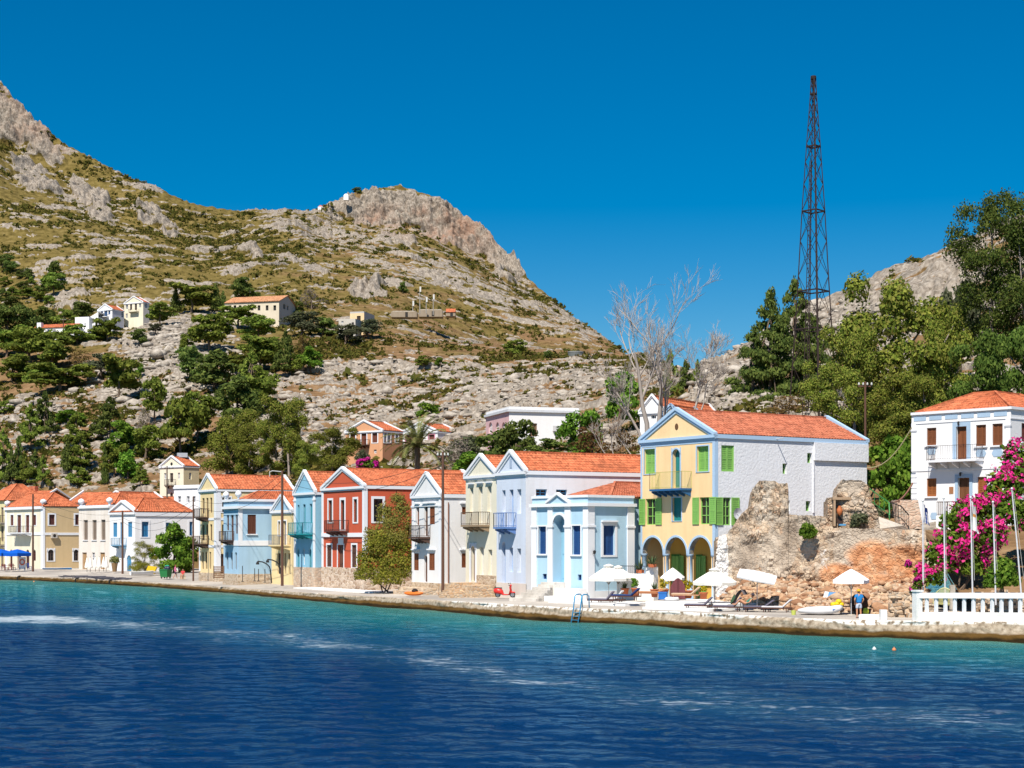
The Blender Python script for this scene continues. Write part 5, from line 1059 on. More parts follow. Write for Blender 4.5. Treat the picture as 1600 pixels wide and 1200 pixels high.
# ---------------------------------------------------------------- trees and plants
R = np.random.RandomState(21)
def crown_mesh(name, blobs, n, leaf, seed, jit=.7, droop=0.0, shell=.45, zlo=-.55, zs=.85):
    """leaf faces spread through ellipsoidal clumps: blobs = (x, y, z, rx, ry, rz)"""
    r = np.random.RandomState(seed); b = np.array(blobs, float); w = (b[:, 3] * b[:, 4] + b[:, 3] * b[:, 5]); k = r.choice(len(b), n, p=w / w.sum())
    d = r.normal(size=(n, 3)); d /= np.linalg.norm(d, axis=1)[:, None]; d[:, 2] = np.where(d[:, 2] < zlo, -d[:, 2] * .6, d[:, 2])
    rad = 1 - shell * r.uniform(0, 1, n) ** 1.6; rad *= r.normal(1, .09, n)
    c = b[k, :3] + d * b[k, 3:6] * rad[:, None]
    if droop: c[:, 2] -= droop * r.exponential(.5, n)
    V, Q = quads(c, d, leaf * r.uniform(.6, 1.35, n), r, jit)
    if droop:
        V = V.reshape(n, 4, 3); m = V.mean(1, keepdims=True); V = m + (V - m) * np.array([.95, .95, zs]); V = V.reshape(-1, 3)
    return np_mesh(name, V, Q)
def trunk_mesh(name, H, r0, limbs, lean=(0, 0), n=7):
    mb = MB(); k = 5; pts = [(lean[0] * (i / k) ** 1.5 + .012 * math.sin(i * 2.3), lean[1] * (i / k) + .012 * math.cos(i * 1.9), H * i / k) for i in range(k + 1)]
    mb.tube([(0, 0, -.06)] + pts, [r0 * 1.3] + [r0 * (1 - .6 * i / k) for i in range(k + 1)], n)
    for (t, ex, ey, ez, rr) in limbs:
        i = min(int(t * k), k - 1); p = Vector(pts[i]).lerp(Vector(pts[i + 1]), t * k - i); e = Vector((ex, ey, ez)); mid = p.lerp(e, .5) + Vector((0, 0, -.02))
        mb.tube([p, mid, e], [rr, rr * .7, rr * .35], 5)
    me = bpy.data.meshes.new(name); me.from_pydata(mb.v, [], mb.f); me.polygons.foreach_set('use_smooth', [True] * len(me.polygons)); return me
PROTO = {}
def proto(kind, var, blobs, n, leaf, lm, H, r0, seed, bark=BARK, **kw):
    cm = crown_mesh('crown', blobs, n, leaf, seed, **kw); cm.materials.append(lm)
    top = sorted(blobs, key=lambda q: -q[3])[:7]
    tm = trunk_mesh('trunk', H, r0, [(.35 + .6 * (i / 7), q[0] * .8, q[1] * .8, q[2] * .95, r0 * .5) for i, q in enumerate(top)]); tm.materials.append(bark)
    PROTO.setdefault(kind, []).append((cm, tm))
for v in range(4):
    r = random.Random(100 + v)
    bl = [(r.uniform(-.32, .32), r.uniform(-.3, .3), .36 + .52 * (i / 12) + r.uniform(-.05, .05), r.uniform(.15, .26) * (1.15 - .5 * i / 12), r.uniform(.15, .24), r.uniform(.09, .15)) for i in range(14)]
    proto('pine', v, bl, 2900, .046, L_PINE, .75, .03, v)
    bl = [(r.uniform(-.36, .36) * math.sin(math.pi * (.25 + .7 * i / 10)), r.uniform(-.34, .34), .12 + .72 * i / 10, r.uniform(.18, .28) * (1.1 - .45 * i / 10), r.uniform(.17, .26), r.uniform(.12, .18)) for i in range(11)]
    proto('round', v, bl, 2700, .046, L_PINE, .5, .035, 10 + v)
    proto('dark', v, bl, 2700, .044, L_DARK, .5, .035, 20 + v)
    proto('bright', v, bl, 2700, .046, L_BRIGHT, .5, .035, 30 + v)
    proto('olive', v, [(a, b, c * .8 + .22, d, e, f) for a, b, c, d, e, f in bl], 2400, .04, L_OLIVE, .5, .04, 40 + v)
    proto('brown', v, bl, 1000, .032, L_BROWN, .5, .03, 50 + v)
    proto('grey', v, bl, 900, .026, L_GREY, .5, .03, 55 + v)
    bl = [(r.uniform(-.05, .05), r.uniform(-.05, .05), .1 + .8 * i / 10, .42 * (1 - i / 10.6) ** .8 * (.5 + .5 * min(1, i / 2)) + .04, .42 * (1 - i / 10.6) ** .8 + .04, .11) for i in range(11)]
    proto('cypress', v, bl, 2300, .042, L_DARK, .85, .02, 60 + v, shell=.6)
    bl = []
    for i in range(34):
        t = i / 33; a = r.uniform(0, 6.28); w = .4 * (1 - t) ** .7 * r.uniform(.6, 1.15); bl.append((w * math.cos(a), w * math.sin(a), .08 + .84 * t, .13 * (1.25 - t) + .02, .13 * (1.25 - t) + .02, .07))
    proto('loose', v, bl, 3200, .04, L_DARK if v % 2 else L_PINE, .9, .022, 70 + v, shell=.7)
for v in range(3):
    r = random.Random(300 + v)
    bl = [(r.uniform(-.36, .36) * (1 - .35 * abs(i / 20 - .4)), r.uniform(-.34, .34), .16 + .74 * (i / 20) + r.uniform(-.04, .04), r.uniform(.09, .17), r.uniform(.09, .16), r.uniform(.07, .13)) for i in range(23)]
    proto('euc', v, [(a, b, c * .96, d * 1.1, e * 1.1, f * 1.1) for a, b, c, d, e, f in bl], 20000, .016, L_EUC, .8, .024, 80 + v, bark=BARKP, droop=.02, shell=.5, jit=.5)
    fb = []
    for i in range(44):
        t = i / 43; a = r.uniform(0, 6.28); w = .4 * (1 - t) ** .75 * r.uniform(.5, 1.15); fb.append((w * math.cos(a), w * math.sin(a), .06 + .86 * t, .15 * (1.2 - t) + .02, .15 * (1.2 - t) + .02, .05))
    proto('fir', v, fb, 15000, .016, L_DARK, .9, .022, 270 + v, shell=.75)
    proto('droop', v, bl, 14000, .017, L_GREEN, .8, .026, 280 + v, bark=BARKP, droop=.04, shell=.55, jit=.5, zs=1.3)
    bt = [(r.uniform(-.4, .4) * (.55 + .45 * math.sin(3 * i / 30)), r.uniform(-.36, .36), .3 + .64 * i / 30, r.uniform(.14, .24), r.uniform(.14, .24), r.uniform(.05, .085)) for i in range(31)]
    proto('talleuc', v, bt, 18000, .017, L_EUCD, .85, .03, 180 + v, bark=BARKP, droop=.012, shell=.6, zs=.42)
    proto('feather', v, [(a, b, c * 1.0, d * 1.1, e * 1.1, f * 1.05) for a, b, c, d, e, f in bl] + [(r.uniform(-.4, .4), r.uniform(-.3, .3), r.uniform(.06, .3), .16, .16, .13) for _ in range(10)], 20000, .0115, L_TAM, .5, .02, 90 + v, droop=.01, shell=.6)
TREES = 0
NAMES = {'pine': ('pine_tree', 'pine tree'), 'round': ('bushy_tree', 'tree'), 'dark': ('evergreen_tree', 'tree'), 'bright': ('leafy_tree', 'tree'), 'olive': ('olive_tree', 'tree'), 'brown': ('dry_bush', 'bush'), 'grey': ('dead_bush', 'bush'), 'cypress': ('cypress_tree', 'cypress'), 'loose': ('conifer_tree', 'conifer'), 'euc': ('eucalyptus_tree', 'tree'), 'feather': ('tamarisk_tree', 'tree'), 'talleuc': ('eucalyptus_tree', 'tree'), 'fir': ('conifer_tree', 'conifer'), 'droop': ('drooping_tree', 'tree')}
def tree(kind, x, yt, yb, w, label, group=None, Y=None, var=None, name=None, cat=None, sink=0.0):
    global TREES; TREES += 1
    p = P(x, Y, yb) if Y else slope_at(x, yb); Yv = p.y; hh = (yb - yt) / F * Yv; ww = w / F * Yv
    pr = PROTO[kind]; cm, tm = pr[TREES % len(pr) if var is None else var]
    nm, ct = NAMES[kind]; o = thing(name or nm, label, cat or ct, (p.x, p.y, p.z - sink), group); o.scale = (ww / .86, ww / .86, hh * 1.02); o.rotation_euler.z = rnd.uniform(0, 6.28)
    for n_, me in (('trunk', tm), ('crown', cm)): c = bpy.data.objects.new(n_, me); COL.objects.link(c); c.parent = o
    return o
T3 = lambda x, y: (.3125 * x, 380 + .3125 * y)
G1 = 'trees of the upper left grove'; G2 = 'trees on the rocky knoll'; G3 = 'trees above the roofs'
SL = []
def hill(kind, x, y0, y1, w, label, group): 
    a, t = T3(x, y0); _, b = T3(x, y1); tree(kind, a, t - (b - t) * .12, b, w * .3125 * 1.25, label, group)
LA = 'small round evergreen bush of the orchard at the upper left slope'
for k_, x, y0, y1, w in (('dark', 15, 60, 120, 80), ('dark', 100, 145, 180, 44), ('dark', 142, 135, 180, 44), ('round', 25, 175, 215, 55), ('round', 65, 222, 262, 50), ('dark', 120, 195, 235, 44), ('round', 160, 180, 212, 34), ('dark', 212, 200, 248, 60), ('round', 140, 235, 275, 90), ('dark', 60, 270, 330, 80), ('round', 205, 258, 300, 70), ('dark', 12, 230, 282, 55), ('round', 245, 270, 312, 50)):
    hill(k_, x, y0, y1, w, LA, 'orchard bushes at the upper left')
for k_, x, y0, y1, w, lb in (
    ('dark', 55, 98, 150, 54, 'dark round tree above the orchard bushes at the left edge'), ('dark', 275, 105, 178, 66, 'dark globe shaped tree standing above a flat pine on the upper left slope'), ('pine', 270, 165, 262, 100, 'flat pine just below the dark globe shaped tree, upper left'),
    ('dark', 40, 320, 480, 170, 'dark dense tree mass at the left edge level with the ridge cottage'), ('dark', 130, 330, 470, 130, 'dark tree immediately left of the low ridge cottage'), ('dark', 410, 300, 378, 130, 'dark wide tree behind the plain white ridge block'), ('round', 320, 335, 408, 90, 'bushy tree behind the orange strip roof of the ridge cottage'), ('dark', 225, 330, 405, 100, 'dark tree behind the chimney of the ridge cottage'),
    ('pine', 30, 430, 570, 170, 'pine below the ridge cottage at the left edge'), ('pine', 150, 440, 600, 210, 'big yellow-green pine below the ridge cottage'), ('pine', 260, 480, 640, 190, 'wide pine right of the big yellow-green one below the ridge cottage'), ('round', 60, 570, 690, 170, 'yellow-green bushy tree at the left edge halfway down the slope'), ('pine', 300, 620, 745, 230, 'spreading low pine in the middle of the left slope'), ('round', 200, 610, 700, 120, 'bushy tree between the left edge bush and the spreading low pine'),
    ('round', 385, 418, 505, 130, 'round bush in front of the plain white ridge block'), ('round', 470, 425, 485, 90, 'low bush in front of the sloping ridge house'), ('pine', 540, 390, 492, 100, 'pointed pine in front of the blue shuttered ridge house'), ('brown', 400, 535, 620, 110, 'reddish brown bush on the left slope below the white ridge block'), ('olive', 505, 575, 672, 150, 'grey-green bush on the knoll below the hamlet'), ('pine', 600, 595, 795, 150, 'lone tall pine casting a dark shadow on the knoll rocks'), ('bright', 700, 612, 668, 40, 'small bright bush right of the lone tall pine on the knoll'),
    ('dark', 670, 338, 412, 90, 'dark round tree before the cream ridge house'), ('pine', 740, 325, 385, 80, 'pine right of the cream ridge house'), ('pine', 805, 320, 412, 120, 'pine on the knoll edge right of the cream ridge house'), ('dark', 700, 440, 512, 64, 'small round bush on the knoll rocks under the cream ridge house'), ('olive', 778, 410, 452, 54, 'small bush among pale knoll rocks beneath the second ridge pine'),
    ('cypress', 885, 235, 352, 54, 'cypress at the left of the ridge pine grove'), ('pine', 960, 226, 352, 170, 'broad pine in the ridge grove between the cypresses'), ('cypress', 1082, 218, 342, 54, 'tall cypress at the right of the ridge pine grove'), ('cypress', 1112, 250, 335, 40, 'short cypress beside the derelict villa'), ('dark', 1215, 185, 292, 116, 'dark dome shaped conifer behind the derelict villa roof'), ('bright', 1320, 298, 372, 105, 'dark green leafy tree in front of the derelict villa wall'), ('pine', 1195, 335, 422, 140, 'flat topped pine below the derelict villa'), ('pine', 1290, 378, 500, 130, 'pine under the right end of the derelict villa'),
    ('pine', 1050, 388, 545, 180, 'large pine left of the flat topped one below the derelict villa'), ('round', 940, 460, 525, 56, 'small bush left of the large pine on the knoll'), ('bright', 928, 525, 580, 64, 'yellow-green bush left of the dark pine cluster'), ('dark', 960, 540, 692, 150, 'dark spreading tree at the left of the dark pine cluster'), ('dark', 1080, 560, 725, 190, 'darkest tree in the middle of the dark pine cluster'), ('pine', 1165, 575, 645, 110, 'low bright pine between the dark cluster trees'), ('pine', 1300, 490, 645, 180, 'broad pine in the upper right of the dark cluster'),
    ('loose', 1430, 475, 670, 100, 'ragged upright conifer at the right of the pine cluster'), ('loose', 1260, 560, 760, 150, 'tall ragged conifer in the heart of the pine cluster'), ('dark', 1190, 700, 905, 190, 'dark tree at the foot of the pine cluster'), ('pine', 1290, 680, 850, 160, 'pine at the lower right foot of the cluster'), ('cypress', 1095, 735, 832, 90, 'dark pointed tree at the lower left of the cluster'), ('bright', 1555, 535, 640, 110, 'bright round tree right of the ragged upright conifer'), ('round', 1480, 570, 650, 90, 'yellowish bush left of the bright round tree'),
    ('olive', 1510, 360, 470, 130, 'olive tree right of the derelict villa'), ('dark', 1470, 290, 390, 90, 'green tree against the right gable of the derelict villa'), ('brown', 1510, 468, 560, 60, 'brown dry bush under the olive tree beside the derelict villa'), ('grey', 1560, 230, 330, 100, 'grey leafless bush behind the derelict villa'),
    ('loose', 160, 835, 1035, 120, 'ragged conifer on the rocks above the left roofs'), ('loose', 228, 770, 965, 100, 'tall ragged conifer just above and right of the other on the left rocks'), ('round', 28, 795, 852, 66, 'small grey-green bush at the left edge of the rocks'), ('bright', 340, 840, 905, 120, 'bright low bush on the left rocks between conifers'), ('loose', 385, 870, 1012, 110, 'bushy conifer in the middle of the left rocks'), ('loose', 550, 790, 982, 140, 'ragged conifer below the lone tall pine'), ('pine', 775, 710, 905, 100, 'slim yellow-green pine above the grey dead bush'), ('grey', 735, 840, 950, 80, 'grey dead round bush in the middle of the slope'),
    ('bright', 620, 908, 1055, 160, 'light green round tree left of the grey dead bush'), ('pine', 900, 815, 1075, 170, 'tall pine above the tall cream slope house'), ('pine', 985, 785, 1005, 160, 'upper pine behind the tall pine over the cream slope house'), ('round', 730, 930, 1080, 140, 'bushy tree under the grey dead bush'), ('loose', 410, 960, 1125, 110, 'conifer in the lower middle of the left rocks'), ('cypress', 340, 1000, 1150, 70, 'slim cypress in the lower left rocks'),
    ('round', 390, 1125, 1210, 90, 'round yellow-green bush just above the blue gable'), ('cypress', 527, 1005, 1210, 34, 'thinnest cypress left of the tall cream slope house'), ('pine', 575, 1025, 1175, 100, 'pine right of the thinnest cypress'), ('bright', 640, 1055, 1185, 120, 'bright tree left of the tall cream slope house'), ('loose', 708, 1110, 1215, 70, 'small conifer beside the tall cream slope house'), ('round', 150, 1130, 1205, 80, 'bush over the red roofs at the left')):
    hill(k_, x, y0, y1, w, lb, G2)
for x, y0, y1, w in ((15, 955, 1190, 100), (60, 1040, 1195, 64), (125, 1060, 1195, 56), (180, 1045, 1180, 60), (222, 1078, 1208, 62), (95, 985, 1190, 60)):
    hill('loose', x, y0, y1, w, 'dark conifer in the row just above the left red roofs', 'conifers behind the left roofs')
for x, y0, y1, w, lb in ((1130, 895, 1190, 250, 'big eucalyptus right of the tall cream slope house'), (1250, 930, 1175, 160, 'eucalyptus directly behind the three storey yellow house roof'), (1440, 815, 1165, 200, 'tall eucalyptus with rounded top behind the turquoise balcony house'), (1380, 930, 1170, 150, 'lower eucalyptus left of the rounded tall one')):
    hill('euc', x, y0, y1, w, lb, 'eucalyptus trees behind the waterfront')
tree('euc', 520, 668, 745, 78, 'eucalyptus left of the peach house', 'eucalyptus trees behind the waterfront', Y=250)
tree('euc', 480, 690, 750, 50, 'small eucalyptus behind the turquoise house roof', 'eucalyptus trees behind the waterfront', Y=240)
tree('bright', 676, 630, 665, 54, 'yellow-green tree on the slope above the pink trim house', Y=330)
tree('olive', 567, 706, 745, 34, 'olive tree in front of the peach house', Y=262)
tree('grey', 712, 680, 745, 70, 'grey-green shrubby tree right of the palm', Y=215, name='shrub_tree', cat='tree'); tree('olive', 722, 684, 745, 70, 'dusty olive tree right of the palm', Y=220)
tree('dark', 772, 668, 745, 80, 'dark tree in front of the big flat roofed house front', Y=205, var=1); tree('dark', 806, 655, 730, 54, 'dark ragged tree at the corner of the big flat roofed house', Y=200, var=2); tree('dark', 857, 684, 715, 66, 'low dark tree under the air conditioner of the flat roofed house', Y=195); tree('bright', 740, 705, 745, 60, 'bright shrub behind the cream gable roof', Y=185)
tree('bright', 905, 640, 725, 60, 'light green tree at the right end of the flat roofed house', Y=200); tree('brown', 925, 662, 725, 86, 'rusty brown bush behind the long orange roof', Y=178); tree('brown', 965, 668, 725, 70, 'brown tangled bush left of the yellow house gable', Y=172); tree('bright', 968, 578, 660, 60, 'green tree behind the thicket of bare branches', Y=215)
for x, yt, yb, w, k_, lb in ((1048, 545, 640, 34, 'loose', 'dark conifer between the bare trees, under the saddle'), (1072, 560, 640, 40, 'loose', 'conifer right of the dark one under the saddle'), (1090, 562, 635, 30, 'loose', 'small conifer nearest the bare right hand tree')): tree(k_, x, yt, yb, w, lb, 'conifers in the saddle', Y=235)
# right hill
for x, yt, yb, w, lb in ((1205, 445, 655, 120, 'tallest dark conifer left of the lattice mast'), (1242, 428, 655, 110, 'tall dark conifer right behind the lattice mast'), (1178, 505, 655, 95, 'dark conifer at the left of the mast conifers'), (1272, 490, 655, 100, 'dark conifer right of the mast foot')):
    tree('fir', x, yt, yb, w, lb, 'conifers round the lattice mast', Y=205 + (x % 7)); 
for x, yt, yb, w, Y, lb in ((1405, 436, 700, 176, 175, 'huge rounded eucalyptus in the middle of the right hill'), (1335, 512, 690, 96, 170, 'eucalyptus left of the huge rounded one'), (1462, 492, 700, 100, 172, 'eucalyptus right of the huge rounded one'), (1300, 565, 690, 90, 160, 'yellow-green eucalyptus right of the mast foot'), (1395, 590, 715, 110, 150, 'low eucalyptus behind the small utility pole'), (1445, 590, 720, 90, 148, 'low eucalyptus just left of the white house roof')):
    tree('euc', x, yt, yb, w, lb, 'eucalyptus trees on the right hill', Y=Y)
tree('talleuc', 1550, 300, 620, 96, 'tallest eucalyptus at the top right, rising above the skyline', 'eucalyptus trees on the right hill', Y=170); tree('talleuc', 1602, 312, 640, 110, 'tall eucalyptus cut by the right photo edge', 'eucalyptus trees on the right hill', Y=168); tree('droop', 1545, 530, 700, 130, 'drooping green tree behind the white house roof', 'green trees behind the white house', Y=150, var=0); tree('droop', 1604, 522, 700, 110, 'drooping green tree at the right edge above the white house', 'green trees behind the white house', Y=152, var=2)
tree('olive', 1500, 445, 600, 70, 'brownish tree between the huge and the tallest eucalyptus', Y=190)
tree('bright', 1382, 680, 792, 84, 'glossy green tree between the yellow and the white house', Y=140, var=1); tree('bright', 1410, 700, 800, 60, 'glossy green shrub touching the white house wall', Y=136, var=3)
tree('brown', 1222, 618, 650, 60, 'yellow-brown scrub bush at the foot of the mast', Y=165, name='scrub_bush')
# waterfront trees
tree('bright', 272, 816, 893, 58, 'leafy green tree before the blue door house', Y=241, var=1); tree('bright', 288, 838, 896, 40, 'darker leafy tree by the utility pole left of the yellow three storey house', Y=242, var=2); tree('feather', 226, 848, 896, 40, 'small yellowish bush left of the leafy green tree', Y=239, name='bush', cat='bush')
def bush(name, label, cat, blobs, n, leaf, mats, shares, loc, stems=5, seed=1, group=None):
    o = thing(name, label, cat, loc, group); r = random.Random(seed); st = MB(); L = Vector(loc)
    for b in blobs[:stems * 3:3]: st.tube([L + Vector((r.uniform(-.3, .3), 0, -.2)), L + Vector((b[0] * .6, b[1] * .6, b[2] * .5)), L + Vector((b[0], b[1], b[2]))], [.07, .05, .02], 5)
    st.build('stem', BARK, o)
    for i, (m, sh) in enumerate(zip(mats, shares)):
        me = crown_mesh(('foliage', 'flowers', 'foliage')[i], blobs if i == 0 else [(b[0] * 1.03, b[1] * 1.03 - .15, b[2] + .12, b[3] * 1.05, b[4] * 1.05, b[5] * 1.05) for b in blobs], int(n * sh), leaf * (1, .8, 1)[i], seed + i, shell=.5 if i == 0 else .12)
        if i == 1:                                 # bracts grow in patches at the tips
            co = np.zeros(len(me.vertices) * 3); me.vertices.foreach_get('co', co); co = co.reshape(-1, 4, 3); c = co.mean(1)
            kp = fbm(c[:, 0] / .75 + 9, c[:, 2] / .65 + c[:, 1] / 1.3, 2, 5) > .48; co = co[kp].reshape(-1, 3); bpy.data.meshes.remove(me); me = np_mesh('flowers', co, np.arange(len(co)).reshape(-1, 4))
        link(('foliage', 'flowers', 'foliage')[i], me, m, o)
    return o
def blob_px(lst, Y, base):
    out = []
    for x, y, rx, ry, dy in lst: p = P(x, Y + dy, y) - base; s = (Y + dy) / F; out.append((p.x, p.y, p.z, rx * s, rx * s * .8, ry * s))
    return out
b0 = P(1500, 110, 925)
bush('bougainvillea', 'huge magenta bougainvillea climbing in front of the white house', 'bougainvillea', blob_px([(1470, 880, 26, 30, 0), (1455, 905, 20, 20, -1), (1490, 850, 30, 30, 0), (1510, 810, 30, 28, 1), (1530, 850, 32, 34, 0), (1545, 800, 30, 30, 1), (1565, 765, 26, 34, 1), (1585, 725, 22, 36, 2), (1600, 760, 26, 40, 1), (1580, 805, 30, 30, 0), (1605, 815, 24, 30, 0), (1485, 815, 18, 16, 0), (1520, 885, 26, 26, 0), (1462, 862, 16, 18, 0), (1550, 838, 26, 26, -1), (1620, 720, 26, 40, 2), (1640, 790, 30, 50, 1), (1440, 895, 12, 12, -1)], 110, b0), 15000, .17, [L_BRIGHT, L_MAG], [.62, .62], tuple(b0), 6, 7)
b0 = P(1564, 103.5, 926); bush('green_shrub', 'dense green shrub behind the balustrade under the bougainvillea', 'shrub', blob_px([(1564, 900, 24, 18, 0), (1552, 912, 16, 12, 0), (1578, 908, 16, 14, 0), (1566, 885, 18, 14, 0)], 103.5, b0), 2600, .14, [L_BRIGHT], [1], tuple(b0), 3, 17)
b0 = P(572, 228, 742); bush('pink_bougainvillea', 'small magenta bougainvillea under the peach house', 'bougainvillea', blob_px([(566, 725, 9, 6, 0), (576, 724, 9, 7, 0), (584, 728, 7, 6, 0), (571, 733, 12, 5, 1)], 228, b0), 1500, .2, [L_BRIGHT, L_MAG], [.3, 1.6], tuple(b0), 2, 27)
b0 = P(1434, 104, 918); bush('pink_flower_bush', 'little pink flowering bush at the left end of the balustrade', 'bush', blob_px([(1434, 912, 8, 8, 0), (1428, 922, 7, 6, 0), (1419, 884, 5, 6, 1)], 104, b0), 500, .13, [L_BRIGHT, L_MAG], [.6, .8], tuple(b0), 1, 37)
b0 = P(1262, 118.2, 832); bush('wall_shrub', 'green shrub growing out of the ruined wall', 'shrub', blob_px([(1262, 826, 11, 9, -.4), (1268, 832, 9, 9, -.4), (1256, 832, 8, 8, -.3), (1263, 838, 9, 6, -.5)], 118.2, b0), 1100, .13, [L_BRIGHT], [1], tuple(b0), 2, 47)
b0 = P(1350, 117.4, 824); bush('ivy_mound', 'low grey-green creeper mound on the wall top below the green railing', 'creeper', blob_px([(1342, 812, 14, 10, 0), (1356, 804, 16, 10, .5), (1368, 802, 12, 8, .7), (1348, 800, 12, 8, .8), (1336, 820, 8, 6, 0)], 117.4, b0), 2200, .11, [L_OLIVE, L_BRIGHT][:1], [1], tuple(b0), 2, 57)
b0 = P(602, 158, 922); bush('tamarisk', 'feathery yellow-green tamarisk beside the red house', 'tamarisk', blob_px([(585, 882, 24, 26, 0), (615, 887, 26, 26, -1), (600, 852, 30, 26, 0), (630, 864, 18, 30, 0), (574, 897, 14, 18, -1), (634, 892, 12, 22, -1), (566, 880, 9, 26, 0), (645, 880, 8, 26, 0), (560, 900, 8, 12, 0), (606, 905, 26, 16, -1.5), (588, 858, 20, 20, -.5)], 158, b0), 16000, .1, [L_TAM], [1], tuple(b0), 5, 67)
TAMO = [o for o in bpy.data.objects if o.name == 'tamarisk'][0]; link('dry_foliage', crown_mesh('dry_foliage', blob_px([(610, 822, 24, 24, .5), (628, 802, 16, 24, .8), (602, 802, 14, 18, .5), (622, 782, 13, 13, .8), (638, 832, 12, 26, .5), (582, 838, 15, 18, .3), (616, 842, 22, 16, -.3)], 158, b0), 9000, .085, 68, shell=.7), L_TAMD, TAMO)
# date palm
def palm():
    base = P(652, 205, 762); top = P(652, 205, 698); o = thing('palm_tree', 'date palm with arching fronds behind the red roof', 'palm', base); mb = MB(); n = 10
    mb.tube([base.lerp(top, i / n) for i in range(n + 1)], [.34 + .03 * (i % 2) for i in range(n + 1)], 9); mb.build('trunk', BARK, o); r = random.Random(3)
    for k in range(46):
        a = r.uniform(0, 6.28); el = r.uniform(-.25, 1.4); L = r.uniform(4.2, 5.4); pts = []; d = Vector((math.cos(a) * math.cos(el), math.sin(a) * math.cos(el), math.sin(el))); p = top.copy()
        for i in range(9): pts.append(p.copy()); p = p + d * L / 8; d = (d + Vector((0, 0, -.14 - .02 * i))).normalized()
        mb = MB(); mb.tube(pts, [.05 - .004 * i for i in range(9)], 4); sd_ = d.cross(Vector((0, 0, 1))).normalized()
        for i in range(1, 9):
            for j in range(3):
                q = pts[i - 1].lerp(pts[i], j / 3); ax = (pts[i] - pts[i - 1]).normalized(); s_ = ax.cross(Vector((0, 0, 1))); s_ = s_.normalized() if s_.length > .1 else sd_
                for sg in (-1, 1):
                    tip = q + (s_ * sg * .8 + ax * .5 + Vector((0, 0, -.25 + r.uniform(-.1, .15)))) * .85 * (1 - .05 * i); w = ax * .085; mb.poly([q - w, q + w, tip])
        mb.build('frond', L_PALM, o)
palm()
# bare trees
def bare(name, label, x, yb, Y, stems, depth, seed, mat):
    base = P(x, Y, yb); o = thing(name, label, 'bare tree', base); r = random.Random(seed); s = Y / F; mb = MB(); tw = MB()
    def grow(p, d, L, rad, lv):
        pts = [p]; q = p.copy(); dd = d.copy(); n = 5
        for i in range(n): dd = (dd + Vector((r.gauss(0, .10), r.gauss(0, .10), r.gauss(.05, .05)))).normalized(); q = q + dd * L / n; pts.append(q.copy())
        rr = [rad * (1 - .55 * i / n) for i in range(n + 1)]
        (mb if lv <= 2 else tw).tube(pts, rr, 6 if lv < 2 else 4 if lv < 3 else 3, cap=False)
        if lv >= depth: return
        for k in range(5 if lv else 5):
            t = r.uniform(.3, 1.0); i = min(int(t * n), n - 1); b = pts[i].lerp(pts[i + 1], t * n - i); ax = (pts[i + 1] - pts[i]).normalized(); ph = r.uniform(0, 6.28); e = ax.orthogonal().normalized(); f = ax.cross(e); sp = r.uniform(.35, .8)
            nd = (ax + (e * math.cos(ph) + f * math.sin(ph)) * sp + Vector((0, 0, .12))).normalized(); grow(b, nd, L * r.uniform(.42, .66), max(rr[i] * .5, .015), lv + 1)
    for dx, hpx, lean, rad in stems: grow(base + Vector((dx * s, r.uniform(-.4, .4), 0)), Vector((lean, r.uniform(-.08, .08), 1)).normalized(), hpx * s, rad, 0)
    mb.build('trunk', mat, o, True); tw.build('twigs', mat, o)
bare('bare_tree', 'tall leafless grey tree left of the yellow house gable, forked into two plumes', 1012, 690, 160, [(0, 140, -.12, .26), (16, 148, .04, .26), (22, 95, .14, .14), (-8, 88, -.28, .15)], 4, 5, BARKW)
bare('leaning_bare_tree', 'smaller leafless tree leaning right behind the yellow house roof', 1082, 655, 165, [(0, 92, .16, .13), (8, 70, .42, .09)], 4, 9, BARKW)
bare('bare_thicket', 'tangle of low bare branches behind the long orange roof', 950, 715, 168, [(0, 42, -.8, .07), (40, 46, -.9, .07), (10, 48, -.3, .06)], 3, 13, BARKW)
# ---------------------------------------------------------------- quay side structures
def epd(px, d, z=0.0):
    """point d metres inland of the quay edge"""
    x0, y0 = edge_xy(px - 6); x1, y1 = edge_xy(px + 6); x, y = edge_xy(px); t = Vector((x1 - x0, y1 - y0, 0)).normalized(); n = Vector((-t.y, t.x, 0)); n = n if n.y > 0 else -n
    return Vector((x, y, float(np.interp(px, E_PX, E_Z)) + z)) + n * d
def strip(mb, px0, px1, d0, d1, h, z0=-.2, step=14):
    n = max(1, int((px1 - px0) / step)); q = [px0 + (px1 - px0) * i / n for i in range(n + 1)]; b = len(mb.v); vs = []
    for p in q: vs += [epd(p, d0, z0), epd(p, d1, z0), epd(p, d1, h), epd(p, d0, h)]
    fs = [(0, 1, 2, 3), (4 * n + 3, 4 * n + 2, 4 * n + 1, 4 * n)]
    for i in range(n):
        for k in range(4): fs.append((4 * i + k, 4 * i + (k + 1) % 4, 4 * i + 4 + (k + 1) % 4, 4 * i + 4 + k))
    mb.add(vs, fs)
def ledge(name, label, cat, px0, px1, d0, d1, h, mat):
    mb = MB(); strip(mb, px0, px1, d0, d1, h); o = mb.build(name, mat, loc=epd((px0 + px1) / 2, d0)); tag(o, label, cat); return o
WPAINT = paint((246, 246, 246), dirt=.7, bmp=.6)
ledge('white_kerb', 'long whitewashed kerb on the quay in front of the turquoise and red houses', 'kerb', 414, 535, 3.2, 5.6, .22, WPAINT)
ledge('white_step', 'whitewashed step along the quay before the neoclassical house', 'step', 800, 928, 3.4, 7.5, .22, WPAINT)
ledge('terrace_wall', 'low whitewashed terrace block in front of the yellow arcaded house', 'terrace', 962, 1084, 3.2, 11, .5, WPAINT)
ledge('terrace_ledge', 'narrow white ledge below the sun terrace', 'ledge', 985, 1088, 1.2, 3.18, .2, WPAINT)
